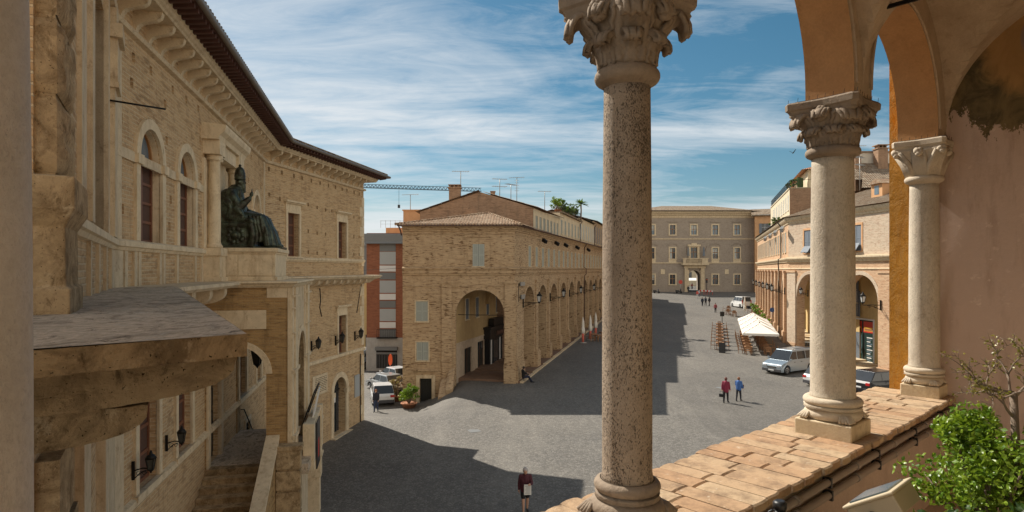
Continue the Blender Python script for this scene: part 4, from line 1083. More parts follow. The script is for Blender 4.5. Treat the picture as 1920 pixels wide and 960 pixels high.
# ---- stair porch and the aedicule behind the statue
def porch():
    S0, S1, OD = 6.45, 11.05, 2.40
    A0 = Fm.p(S0, 0, 0); A1 = Fm.p(S0, 0, OD); B0 = Fm.p(S1, 0, 0); B1 = Fm.p(S1, 0, OD)
    Fs = Frame(A0[:2], A1[:2]); Fo = Frame(A1[:2], B1[:2]); Fb = Frame(B1[:2], B0[:2])
    ZFL = -5.9
    w = MB()
    op = (.04, 1.70, ZFL, -3.12, True)
    fwall(w, Fs, 0, Fs.L, PZ, ZL - .2, [op], depth=.5, n=24, mat=0, rmat=2); fwall(w, Fs, 0, Fs.L, PZ, ZL - .2, [op], depth=.001, o=-.5, n=24)
    op2 = (Fb.L - 1.70, Fb.L - .04, ZFL, -3.12, True)
    fwall(w, Fb, 0, Fb.L, PZ, ZL - .2, [op2], depth=.5, n=24, mat=0, rmat=2); fwall(w, Fb, 0, Fb.L, PZ, ZL - .2, [op2], depth=.001, o=-.5, n=24)
    op3 = (1.25, 3.35, ZFL, -3.12, True)
    fwall(w, Fo, 0, Fo.L, PZ, ZL - .2, [op3], depth=.5, n=24, mat=1, rmat=2); fwall(w, Fo, 0, Fo.L, PZ, ZL - .2, [op3], depth=.001, o=-.5, n=24, mat=0)
    w.poly([A0 + Vector((0, 0, ZL - .5)), A1 + Vector((0, 0, ZL - .5)), B1 + Vector((0, 0, ZL - .5)), B0 + Vector((0, 0, ZL - .5))], 2)
    po = w.build('porch', [M['brick_portico'], M['stone'], M['stone_ochre']], pal)
    st = MB()
    farch(st, Fs, .87, -3.12, .83, 1.0, 0, .06, n=20); farch(st, Fo, 2.3, -3.12, 1.05, 1.25, 0, .07, n=20)
    fbox(st, Fs, .02, 1.70, .0, .035, -1.78, -1.22)                      # pale panel band
    fbox(st, Fs, Fs.L - .09, Fs.L + .012, 0, .03, ZFL, ZL - .2); fbox(st, Fs, 1.72, Fs.L - .1, .0, .02, -.85, ZL - .2)
    for a, b, o in ((0, .3, .05), (.34, .95, .1), (.97, 1.2, .04), (3.4, 3.63, .04), (3.65, 4.26, .1), (4.3, 4.6, .05)): fbox(st, Fo, a, b, 0, o, ZFL, ZL - .2)
    for z, hh, o in ((-.85, .06, .14), (-1.2, .03, .12), (-1.95, .03, .12), (-3.15, .1, .13), (ZFL + .75, .12, .15), (ZFL, .2, .17)):
        for a, b in ((0, 1.2), (3.4, 4.6)): fbox(st, Fo, a, b, 0, o, z, z + hh)
    sweep(st, [Fs.p(-.05, 0)[:2], A1, B1, Fb.p(Fb.L + .05, 0)[:2]], [(-.6, ZL), (.2, ZL - .01), (.22, ZL - .06), (.14, ZL - .1), (.1, ZL - .16), (.06, ZL - .2), (-.6, ZL - .2)])
    fbox(st, Fm, S0, S1, 0, OD - .3, ZL - .1, ZL - .004)
    st.build('stonework', M['stone_pale'], po)
    # floor, steps on both sides, inclined stone parapets
    f = MB(); fbox(f, Fm, S0 + .01, S1 - .01, 0, OD + .5, ZFL - .3, ZFL + .006)
    fbox(f, Fm, S0 - .03, S0 + .3, .02, 1.74, ZFL - .31, ZFL + .012, 1); f.build('landing', [M['ledge_top'], M['stone_ochre']], pal)
    for side in (0, 1):
        sp = MB()
        for i in range(23):
            z = ZFL - .17 * (i + 1)
            a, b = ((S0 - .32 * (i + 1), S0 - .32 * i), (S1 + .32 * i, S1 + .32 * (i + 1)))[side]
            fbox(sp, Fm, a, b, .02, 1.74, PZ, z - .03); fbox(sp, Fm, a - (.025 if side == 0 else 0), b + (.025 if side else 0), .02, 1.74, z - .03, z)
        sp.build('stair', M['stone_rust'], pal)
    for sg, s in ((-1, S0 - .02), (1, S1 + .02)):
        e = s + sg * .32 * 22; zt = ZFL + .9; ze = zt - .17 * 22
        a = [Fm.p(s, PZ, 1.78), Fm.p(s, PZ, 2.02), Fm.p(e, PZ, 2.02), Fm.p(e, PZ, 1.78), Fm.p(s, zt - .1, 1.78), Fm.p(s, zt - .1, 2.02), Fm.p(e, ze - .1, 2.02), Fm.p(e, ze - .1, 1.78)]
        pr = MB(); pr.hexa(a, 1)
        c = [Fm.p(s, zt - .1, 1.70), Fm.p(s, zt - .1, 2.08), Fm.p(e, ze - .1, 2.08), Fm.p(e, ze - .1, 1.70), Fm.p(s, zt + .03, 1.70), Fm.p(s, zt + .03, 2.08), Fm.p(e, ze + .03, 2.08), Fm.p(e, ze + .03, 1.70)]
        pr.hexa(c, 0)
        pr.build('stair_parapet', [M['stone_pale'], M['brick_portico']], pal)
    nb = MB()      # block under the pier and the front parapet
    for k in range(5):
        z = -5.35 - k * .62; fbox(nb, Fm, S0 - .42, S0 - .03, 2.03, OD + .32, z - .56, z); fbox(nb, Fm, S0 - .38, S0 - .03, 2.06, OD + .28, z - .62, z - .56)
    fbox(nb, Fm, S0 - .47, S0 + .0, 2.0, OD + .38, -5.35, -5.22)
    nb.build('pier_block', M['stone_rust'], pal, bevel=.015)
    fp = MB()
    fbox(fp, Fm, S0 + .9, S1 - .9, OD + .32, OD + .5, ZFL - .0, -5.06); fbox(fp, Fm, S0 + .85, S1 - .85, OD + .27, OD + .56, -5.06, -4.95)
    for k in range(2): fbox(fp, Fm, S0 + .8 + k * 2.8, S0 + 1.1 + k * 2.8, OD + .25, OD + .6, -6.4, -4.9)
    fbox(fp, Fm, S0 + .9, S1 - .9, OD + .1, OD + .5, -6.5, ZFL - .31)
    fp.build('porch_parapet', M['stone_pale'], pal, bevel=.012); fp = MB()
    fbox(fp, Fm, S1 + .8, S1 + 1.4, 2.1, 2.8, -8.1, -5.95); fbox(fp, Fm, S1 + .75, S1 + 1.45, 2.05, 2.85, -5.95, -5.82); fbox(fp, Fm, S1 + .85, S1 + 1.35, 2.15, 2.75, PZ, -8.1); fbox(fp, Fm, S1 + .75, S1 + 1.45, 2.05, 2.85, -7.3, -7.2)
    fp.build('newel_post', M['stone_pale'], pal, bevel=.012)
    # pedestal of the statue and the aedicule behind it
    pdm = MB(); a, b = 8.25 - 1.15, 8.25 + 1.15
    for (z0, z1, e, o) in ((ZL, ZL + .12, .06, 1.92), (ZL + .12, .48, 0, 1.86), (.48, .54, .03, 1.89), (.54, .66, .08, 1.95)): fbox(pdm, Fm, a - e, b + e, .3, o, z0, z1)
    for s0 in (a - .003,):
        for o0, o1 in ((.42, .75), (.78, 1.82)): fbox(pdm, Fm, s0 - .012, s0 + .02, o0, o1, ZL + .16, .44)
    pdm.build('statue_pedestal', M['stone_pale'], pal, bevel=.01)
    ae = MB()
    for c in (6.6, 9.2):
        fbox(ae, Fm, c - .36, c + .36, 0, .46, ZL, .4); fbox(ae, Fm, c - .41, c + .41, 0, .5, .4, .62); fbox(ae, Fm, c - .43, c + .43, 0, .52, ZL - .002, ZL + .12)
        fbox(ae, Fm, c - .42, c + .3, 0, .06, .62, 3.25)
        fbox(ae, Fm, c - .36, c + .36, 0, .46, 3.37, 3.78)
    fbox(ae, Fm, 6.96, 8.84, 0, .36, 3.37, 3.775); 
    sweep(ae, [Fm.p(6.1, 0)[:2], Fm.p(9.7, 0)[:2]], [(0, 3.78), (.46, 3.78), (.5, 3.9), (.62, 4.0), (.66, 4.12), (.66, 4.2), (0, 4.26)])
    fbox(ae, Fm, 6.97, 8.83, .0, .05, .62, 3.369)
    aed = ae.build('aedicule', M['stone_pale'], pal)
    for c in (6.6, 9.2):
        cm = MB(); q = Fm.p(c, 0, .22)
        cm.lathe([(.23, .62), (.24, .68), (.2, .74), (.18, .8), (.185, 1.6), (.16, 3.1), (.175, 3.13), (.165, 3.18), (.22, 3.25), (.24, 3.3), (.24, 3.37)], (q.x, q.y), 24)
        for sg in (-1, 1): cm.tube([Fm.p(c + sg * .18, 3.26, .08), Fm.p(c + sg * .18, 3.26, .42)], .055, 10)
        cm.build('column', M['stone_pale'], aed)
porch()
# ------------------------------------------------------------------ generic window with shutters on a town house
def shutter_win(F, s0, s1, z0, z1, par, mat='shutter', fr=None, closed=True, o=.0, sur=.0, opened=.0, glass=True):
    w = MB()
    if sur:
        for a, b in ((s0 - sur, s0), (s1, s1 + sur)): fbox(w, F, a, b, o - .02, o + .045, z0, z1, 0)
        fbox(w, F, s0 - sur, s1 + sur, o - .02, o + .05, z1, z1 + sur, 0)
    fbox(w, F, s0 - .06 - sur * .5, s1 + .06 + sur * .5, o - .02, o + .1, z0 - .1, z0, 0)
    fbox(w, F, s0, s1, o - .16, o - .14, z0, z1, 1)
    wo = w.build('window', [M[fr] if fr else M['stone'], M['glass']], par)
    h = MB(); m = (s0 + s1) / 2
    if closed:
        for a, b in ((s0 + .01, m - .012), (m + .012, s1 - .01)):
            fbox(h, F, a, b, o - .06, o - .02, z0 + .01, z1 - .01, 0)
            zz = (z0 + z1) / 2
            for (p, q, r_, t) in ((a, a + .06, z0 + .01, z1 - .01), (b - .06, b, z0 + .01, z1 - .01)): fbox(h, F, p, q, o - .019, o + .0, r_, t, 1)
            for z in (z0 + .01, zz - .03, z1 - .07): fbox(h, F, a + .061, b - .061, o - .019, o - .003, z, z + .06, 1)
    else:
        ww = (s1 - s0) / 2
        for a, sg in ((s0, -1), (s1, 1)):
            e = a + sg * ww * .8
            q = [F.p(a, z0, o + .02), F.p(e, z0, o + .12), F.p(e, z0, o + .16), F.p(a, z0, o + .06), F.p(a, z1, o + .02), F.p(e, z1, o + .12), F.p(e, z1, o + .16), F.p(a, z1, o + .06)]
            h.hexa(q, 0)
        fbox(h, F, m - .03, m + .03, o - .139, o - .11, z0, z1, 2); fbox(h, F, s0, s1, o - .139, o - .112, z0 + (z1 - z0) * .6, z0 + (z1 - z0) * .6 + .05, 2)
    h.build('shutter', [M[mat], simple_cache(mat), M['panel_white']], wo)
    return wo
_sc = {}
def simple_cache(mat):
    c = {'shutter': (.37, .395, .36), 'shutter_blue': (.19, .22, .26), 'shutter_white': (.5, .53, .51)}[mat]
    if mat not in _sc: _sc[mat] = simple(mat + '_frame', c, .6, var=.08)
    return _sc[mat]

# ------------------------------------------------------------------ arcaded house in the middle (L)
LC = Vector((.2, 48.5)); LD = Vector((.28, 1.0)); 
Le = Frame((-8.65, 48.5), LC); Ll = Frame(LC, LC + LD * 95); KY = Ll.L / 95
arc = building('arcade_house', 'long tan brick house with a tall arcade and a hipped tile roof', 'house', (-4, 60, -10.5))
def arcade_house():
    Z0 = -11.0; ZE = 3.42
    X = lambda x: x + 8.65
    e_ops = [(X(-7.6), X(-6.65), -4.1, -2.53), (X(-7.55), X(-6.6), -7.2, -5.75), (X(-7.3), X(-6.35), -10.6, -8.62), (X(-4.45), X(-.62), -9.6, -3.55, True), (X(-3.12), X(-2.18), .25, 2.0)]
    w = MB()
    fwall(w, Le, 0, Le.L, Z0, -.3, e_ops[:4], depth=.55, n=24); fwall(w, Le, 0, Le.L, -.3, ZE, e_ops[4:], depth=.2)
    arches = [( (4.56 + 5 * n) * KY - 1.78, (4.56 + 5 * n) * KY + 1.78, -9.9, -3.25, True) for n in range(18)]
    wins = [((4.7 + 2.5 * n) * KY - .48, (4.7 + 2.5 * n) * KY + .48, .25, 2.0) for n in range(36)]
    fwall(w, Ll, 0, Ll.L, Z0, -.3, arches, depth=.9, n=18); fwall(w, Ll, 0, Ll.L, -.3, ZE, wins, depth=.2)
    # far end and back
    q = Ll.p(Ll.L, 0); b = q + Vector((-9.5, 2.6, 0)); c = Vector((-8.65, 48.5, 0))
    for p, r in ((q, b), (b, c)): w.poly([(p.x, p.y, Z0), (r.x, r.y, Z0), (r.x, r.y, ZE), (p.x, p.y, ZE)])
    w.build('wall', M['brick_l'], arc)
    # passage behind the arches
    Lb = Frame((-4.55, 49.05), (-4.55 + .28 * 90, 139.05)); i = MB()
    rr = random.Random(5); dops = []; s = 2.2
    kinds = []
    while s < 88:
        wd = rr.choice((1.0, 1.2, 1.9)); dops.append((s, s + wd, -9.2, -6.6 + rr.uniform(-.1, .15))); s += wd + rr.uniform(1.0, 2.4)
    fwall(i, Lb, 0, Lb.L, -11, -6.0, dops, depth=.25, mat=1); 
    wn2 = [(2.4, 3.2, -4.2, -2.5), (5.0, 5.8, -4.2, -2.5), (8, 8.8, -4.2, -2.5), (11, 11.8, -4.2, -2.5)]
    fwall(i, Lb, 0, Lb.L, -6.0, -1.0, wn2, depth=.15, mat=0)
    fbox(i, Lb, 0, Lb.L, 0, .06, -6.05, -5.95, 1)
    a0, a1 = Vector((-4.6, 48.9, 0)), Vector((.1, 48.9, 0)); b0, b1 = Lb.p(Lb.L, 0), Ll.p(Ll.L - 3, 0, -.9)
    cv = MB()
    i.poly([(a0.x, a0.y, -1.0), (a1.x, a1.y, -1.0), (b1.x, b1.y, -1.0), (b0.x, b0.y, -1.0)], 0)
    for n in range(17):      # cross arches between the bays
        s = (2.05 + 5 * (n + 1)) * KY
        p = Ll.p(s, 0, -.9); q = p + Vector((-Ll.n.x, -Ll.n.y, 0)) * 3.7
        Fx = Frame((q.x, q.y), (p.x, p.y)); farch(i, Fx, Fx.L / 2, -3.2, Fx.L / 2 - .12, Fx.L / 2 + .5, -.25, .25, 0, 14)
    i.build('passage', [M['pl_ochre'], M['pl_floor']], arc)
    d = MB()
    for k, o in enumerate(dops):
        fbox(d, Lb, o[0], o[1], -.23, -.18, o[2], o[3], 0)
        if k % 2: fbox(d, Lb, o[0] + .1, o[1] - .1, -.179, -.17, o[3] - .7, o[3] - .1, 1)
        for q in (o[0], (o[0] + o[1]) / 2, o[1] - .07): fbox(d, Lb, q, q + .07, -.179, -.14, o[2], o[3], 2)
    d.build('shop_door', [M['door_dark'], M['glass'], M['wood_dark']], arc)
    sf = MB()       # tall dark shopfront with a carved top
    fbox(sf, Lb, 7.5, 13.5, .005, .5, -9.3, -6.4, 0); fbox(sf, Lb, 7.3, 13.7, .0, .62, -6.4, -5.5, 0); fbox(sf, Lb, 7.1, 13.9, .0, .75, -5.5, -5.3, 0); fbox(sf, Lb, 8.5, 12.5, .1, .6, -5.3, -4.6, 0)
    for s in (7.8, 10.5, 13.1): fbox(sf, Lb, s, s + .25, .501, .56, -9.0, -6.5, 1)
    fbox(sf, Lb, 8.6, 9.9, .501, .54, -8.9, -6.6, 2); fbox(sf, Lb, 11.2, 12.7, .501, .54, -8.9, -6.6, 2); fbox(sf, Lb, 9.2, 12, .63, .66, -6.2, -5.8, 3)
    sf.build('shopfront', [M['black'], M['panel_white'], M['glass'], M['wood_dark']], arc)
    for o in wn2: shutter_win(Lb, *o, arc, 'shutter_blue', 'pl_cream', sur=.08)
    fl = MB(); 
    for k in range(24):
        s0, s1 = k * 4 * KY, (k + 1) * 4 * KY - .02
        z = gz(*Ll.p((s0 + s1) / 2, 0)[:2]) + .13; p = [Ll.p(s0, -12, .45), Ll.p(s1, -12, .45), Ll.p(s1, -12, -5.0), Ll.p(s0, -12, -5.0)]
        fl.hexa([(q.x, q.y, -12) for q in p][::-1] + [(q.x, q.y, z) for q in p][::-1], 0)
        q0, q1 = Ll.p(s0, 0, .45), Ll.p(s1, 0, .5); 
        p = [Ll.p(s0, 0, .452), Ll.p(s1, 0, .452), Ll.p(s1, 0, .7), Ll.p(s0, 0, .7)]
        fl.hexa([(q.x, q.y, z - 1) for q in p][::-1] + [(q.x, q.y, z - .0) for q in p][::-1], 1)
    fl.build('pavement', [M['arc_floor'], M['stone']], arc)
    # pilasters, capitals, bases, string courses, cornice
    p = MB()
    for n in range(19):
        s = (2.06 + 5 * n) * KY; zb = gz(*Ll.p(s, 0)[:2]) + .1
        if n == 0: fbox(p, Ll, .0, 1.9, -.02, .16, -11, -.95)
        else: fbox(p, Ll, s - .42, s + .42, -.02, .13, -11, -1.12)
        a, b = (.0, 2.0) if n == 0 else (s - .5, s + .5)
        fbox(p, Ll, a, b, -.02, .22, -1.12, -.95); 
        a, b = (-.12, 2.2) if n == 0 else (s - .62, s + .62)
        fbox(p, Ll, a, b, -.02, .3, -11, zb + 1.35); fbox(p, Ll, a + .06, b - .06, -.02, .24, zb + 1.35, zb + 1.5)
        c = (4.56 + 5 * n) * KY
        if n < 18: farch(p, Ll, c, -3.25, 1.78, 2.1, -.02, .05, n=18)
    fbox(p, Le, X(-.58), X(.2) + .1, -.02, .14, -11, -1.12); fbox(p, Le, X(-.66), X(.2) + .12, -.02, .3, -11, -7.5); fbox(p, Le, X(-.62), X(.2) + .12, -.02, .22, -7.5, -7.3); fbox(p, Le, X(-.66), X(.2) + .2, -.02, .22, -1.12, -.95)
    fbox(p, Le, X(-5.55), X(-4.75), -.02, .13, -11, -1.12); fbox(p, Le, X(-5.62), X(-4.68), -.02, .2, -1.12, -.95); fbox(p, Le, X(-5.6), X(-4.72), -.02, .19, -7.3, -7.1)
    farch(p, Le, X(-2.535), -3.55, 1.915, 2.25, -.02, .05, n=24)
    p.build('pilaster', M['brick_l'], arc)
    k = MB(); line = [Le.p(0, 0)[:2], LC, Ll.p(Ll.L, 0)[:2]]
    for pr in ([(0, -.5), (.06, -.48), (.1, -.36), (.16, -.3), (.16, -.1), (.24, -.02), (.3, .06), (.3, .12), (0, .2)], [(0, -1.38), (.06, -1.36), (.06, -1.28), (0, -1.26)],
               [(0, 2.75), (.05, 2.75), (.05, 2.82), (.0, 2.84)], [(0, 3.0), (.1, 3.03), (.1, 3.12), (.2, 3.18), (.2, 3.25), (.32, 3.32), (.36, ZE), (0, ZE)]): sweep(k, line, pr)
    fbox(k, Le, X(-3.75), X(-3.62), -.02, .06, .2, 2.55); fbox(k, Le, X(-1.68), X(-1.55), -.02, .06, .2, 2.55); fbox(k, Le, X(-3.8), X(-1.5), -.02, .09, 2.55, 2.68)
    fbox(k, Le, X(-8.6), X(-5.7), -.02, .04, -4.86, -4.78)
    k.build('cornice', M['brick_l'], arc)
    for o in (e_ops[0], e_ops[1], e_ops[4]): shutter_win(Le, *o, arc, 'shutter', None, sur=.09 if o is not e_ops[4] else 0)
    for n, o in enumerate(wins): shutter_win(Ll, *o, arc, 'shutter', None, sur=.08)
    o = e_ops[2]; dd = MB(); fbox(dd, Le, o[0], o[1], -.5, -.45, o[2], o[3], 0); fbox(dd, Le, o[0] + .44, o[0] + .5, -.449, -.42, o[2], o[3], 0)
    for a, b in ((o[0] - .28, o[0]), (o[1], o[1] + .28)): fbox(dd, Le, a, b, -.02, .07, o[2], o[3], 1)
    fbox(dd, Le, o[0] - .28, o[1] + .28, -.02, .073, o[3], o[3] + .28, 1); fbox(dd, Le, o[0] - .5, o[1] + .5, -.02, .2, o[3] + .6, o[3] + .72, 2)
    dd.build('door', [M['door_dark'], M['stone'], M['brick_l']], arc)
    # retaining wall of the ramp beside the passage
    rw = MB()
    q = [(-5.62, 48.2), (-4.5, 48.2), (-4.5, 48.45), (-5.62, 48.45)]
    for a, b, z0, z1 in ((-5.62, -5.05, -9.25, -8.7), (-5.04, -4.5, -8.69, -8.0)):
        rw.hexa([(a, 46.6, -11), (b, 46.6, -11), (b, 48.45, -11), (a, 48.45, -11), (a, 46.6, z0 - .5), (b, 46.6, z0 - .4), (b, 48.45, z1 + .3), (a, 48.45, z1)])
    rw.build('ramp_wall', M['brick_l'], arc)
    # roof
    r = MB(); e = .45
    A = Vector((-9.15, 48.0, 3.5)); B = Vector((.75, 48.0, 3.5)); T = Vector((-2.1, 54.2, 4.95))
    C = Ll.p(11.5 * KY, 3.5, e); Cr = T + (C - B) * .75; Cr.z = 4.95
    tiles(r, A, B, T, T, mat=0)
    tiles(r, B, C, T, Cr, mat=0)
    D = Vector((-9.15, 62, 3.5)); tiles(r, D, A, Vector((-3.3, 62, 4.95)), T, mat=0, sub=4)
    sweep(r, [Ll.p(11.5 * KY, 0)[:2], Ll.p(Ll.L, 0)[:2]], [(.45, 3.5), (-1.5, 4.05), (-1.5, 3.9), (.45, 3.42)], mat=1)
    for (a, b) in ((A, T), (B, T), (T, Cr)):       # ridge and hip tiles
        n = int((b - a).length / .38)
        for i in range(n):
            u0, u1 = a + (b - a) * (i / n) + Vector((0, 0, .05)), a + (b - a) * ((i + 1.1) / n) + Vector((0, 0, .03)); r.tube([u0, u1], [.11, .09], 8, 0)
    for i in range(int((B - A).length / .24)):     # open tile ends along the eave
        x = A.x + .12 + i * .24; r.tube([(x, 47.93, 3.52), (x, 48.3, 3.6)], .075, 8, 0)
    r.build('roof', [M['roof'], M['roof_old']], arc)
    dp = MB(); s = 33 * KY
    dp.tube([Ll.p(s, 3.3, .5), Ll.p(s, 2.9, .2), Ll.p(s, .3, .12), Ll.p(s, .1, .42), Ll.p(s, -.6, .42), Ll.p(s, -.9, .18), Ll.p(s, -8.3, .18)], .06, 8)
    dp.tube([Vector((-8.9, 48.0, 3.45)), Vector((-8.75, 48.2, 3.0)), Vector((-8.72, 48.4, 2.7))], .06, 8)
    sweep(dp, [(-9.0, 48.5), LC, Ll.p(Ll.L, 0)[:2]], [(.5 + .06 * math.cos(t), 3.44 + .06 * math.sin(t)) for t in [math.pi * 2 * i / 8 for i in range(8)]], smooth=True)
    dp.build('drainpipe', M['wood_dark'], arc)
    ln = MB(); ln.tube([(-4.3, 48.7, -3.6), (-.7, 48.7, -3.65)], .025, 5); ln.build('tie_rod', M['iron'], arc)
    sg = MB(); fbox(sg, Ll, .6, 1.9, .3, .38, -.95 - .38, -.95 - .08); fbox(sg, Ll, .9, 2.0, .3, .36, -2.4, -2.05); fbox(sg, Ll, .55, .58, .17, .2, -2.6, -1.0, 1)
    sg.build('street_sign', [M['metal_grey'], M['iron']], arc)
    fx = MB()
    for k, s in enumerate((8.8, 14.5, 19.5, 27, 36)): 
        q = Ll.p(s, 2.75, .3); fx.bar(q, q + Vector((.3, -.5, -.25)), .22, .3)
    fx.build('floodlight', M['iron'], arc)
arcade_house()

def rear_houses():
    g = building('gabled_house', 'rough brown brick gable with a chimney rising behind the hipped tile roof', 'house', (-3, 62, -9))
    Fg = Frame((-9.0, 60), (2.05, 60)); w = MB()
    zz = lambda y: (505 - y) / 1150 * 60
    pts = [(0, -9), (Fg.L, -9), (Fg.L, zz(389)), (7.0, zz(366)), (5.85, zz(360)), (2.9, zz(378)), (0, zz(397))]
    w.poly([Fg.p(s, z, 0) for s, z in pts])
    Fu = Frame((2.05, 60), (2.05 + .28 * 13, 73)); 
    wins = [(1.0 + 1.75 * i, 1.95 + 1.75 * i, 3.95, 5.35) for i in range(7)]
    fwall(w, Fu, 0, Fu.L, -9, 6.0, wins, depth=.18)
    w.poly([(-9, 60, -9), (-9, 78, -9), (-9, 78, 5.9), (-9, 60, 5.9)][::-1])
    w.build('wall', M['brick_dark'], g)
    for o in wins: shutter_win(Fu, *o, g, 'shutter', 'brick_l', sur=.0)
    fs = MB(); fwall(fs, Fu, .05, Fu.L, 3.4, 6.0, wins, depth=.01, o=.03, n=4); fs.build('facade', M['pl_cream'], g)
    r = MB()
    tiles(r, Fu.p(-.4, 6.05, .5), Fu.p(Fu.L, 6.05, .5), Vector((-3.2, 59.7, 7.72)), Vector((-3.2 + .28 * 13, 73, 7.72)), sub=2, row=1.2)
    tiles(r, Vector((-9.4, 75, 5.6)), Vector((-9.4, 59.7, 5.6)), Vector((-3.2, 75, 7.72)), Vector((-3.2, 59.7, 7.72)), sub=2, row=1.2)
    ch = r.build('roof', M['roof'], g)
    c = MB(); x0, x1 = (843 - 960) / 1150 * 61, (864 - 960) / 1150 * 61
    c.box(x0, x1, 60.3, 61.3, 5.5, zz(352)); c.box(x0 - .08, x1 + .08, 60.2, 61.4, zz(352), zz(349.5)); 
    for k in range(3): c.box(x0 + .05 + k * .4, x0 + .2 + k * .4, 60.3, 61.3, zz(349.5), zz(346.5))
    c.box(x0 - .06, x1 + .06, 60.2, 61.4, zz(346.5), zz(345)); c.build('chimney', M['brick_dark'], ch)
    c = MB(); c.box(-4.4, -3.2, 57.5, 58.6, 3.5, 5.2); c.add([(-4.5, 57.4, 5.2), (-3.1, 57.4, 5.2), (-3.1, 58.7, 5.2), (-4.5, 58.7, 5.2), (-3.8, 57.4, 6.1), (-3.8, 58.7, 6.1)], [(0, 1, 4), (1, 2, 5, 4), (2, 3, 5), (3, 0, 4, 5)]); c.build('dormer', M['brick_dark'], ch)
    c = MB(); c.box(-2.2, -1.75, 63, 63.5, 7, 7.95); c.box(-2.25, -1.7, 62.95, 63.55, 7.95, 8.05); c.build('chimney', M['brick_dark'], ch)
    # the row of upper floors that continues along the arcade
    specs = [('row_house', 'cream upper storey with grey shutters and a planted roof terrace above the arcade', 13, 27, 6.75, 'pl_cream', 'shutter'),
             ('row_house', 'ochre upper storey with pale shutters halfway along the arcade', 27, 41, 7.3, 'pl_cream', 'shutter_white'),
             ('row_house', 'peach upper storey with a small iron balcony near the far end of the arcade', 41, 58, 7.9, 'brick_l', 'shutter_blue'),
             ('row_house', 'farthest upper storey of the arcade row, behind the slender column', 58, 80, 8.2, 'pl_cream', 'shutter')]
    for nm, lab, a, b, zt, mat, sh in specs:
        h = building(nm, lab, 'house', (2.05 + .28 * a - 4, 60 + a, -9))
        A = (2.05 + .28 * a, 60 + a); B = (2.05 + .28 * b, 60 + b); F = Frame(A, B); w = MB()
        n = int(F.L / 2.3); wins = [(.7 + F.L / n * i, 1.65 + F.L / n * i, 4.3, zt - .75) for i in range(n)]
        fwall(w, F, 0, F.L, 3.2, zt, wins, depth=.18)
        w.poly([F.p(0, 3.2, 0), F.p(0, zt, 0), F.p(0, zt, -8), F.p(0, 3.2, -8)]); w.poly([F.p(F.L, 3.2, 0), F.p(F.L, zt, 0), F.p(F.L, zt, -8), F.p(F.L, 3.2, -8)][::-1]); w.poly([F.p(0, 3.2, -8), F.p(0, zt, -8), F.p(F.L, zt, -8), F.p(F.L, 3.2, -8)])
        w.build('wall', M[mat], h)
        for o in wins: shutter_win(F, *o, h, sh, 'pl_cream')
        r = MB()
        if a > 20: tiles(r, F.p(0, zt + .05, .5), F.p(F.L, zt + .05, .5), F.p(0, zt + 1.3, -4), F.p(F.L, zt + 1.3, -4), sub=2, row=1.5); tiles(r, F.p(F.L, zt + .05, -8.4), F.p(0, zt + .05, -8.4), F.p(F.L, zt + 1.3, -4), F.p(0, zt + 1.3, -4), sub=2, row=2)
        else:
            fbox(r, F, 0, F.L, -8, .35, zt, zt + .15)
            for k in range(int(F.L / .5)): fbox(r, F, k * .5, k * .5 + .03, .22, .25, zt + .15, zt + 1.0, 1)
            fbox(r, F, 0, F.L, .2, .27, zt + 1.0, zt + 1.05, 1)
        ro = r.build('roof', [M['roof_old'], M['iron']], h)
        dp = MB(); dp.tube([F.p(F.L - .2, zt, .4), F.p(F.L - .2, zt - .4, .1), F.p(F.L - .2, 3.9, .1)], .06, 6); dp.build('drainpipe', M['wood_dark'], h)
        if a == 41:
            bl = MB(); fbox(bl, F, 9, 12, .02, .9, 4.1, 4.2, 0)
            for k in range(13): fbox(bl, F, 9 + .24 * k, 9.03 + .24 * k, .86, .89, 4.2, 5.1, 1)
            fbox(bl, F, 9, 12, .85, .9, 5.1, 5.15, 1); bl.build('balcony', [M['stone'], M['iron']], h)
rear_houses()

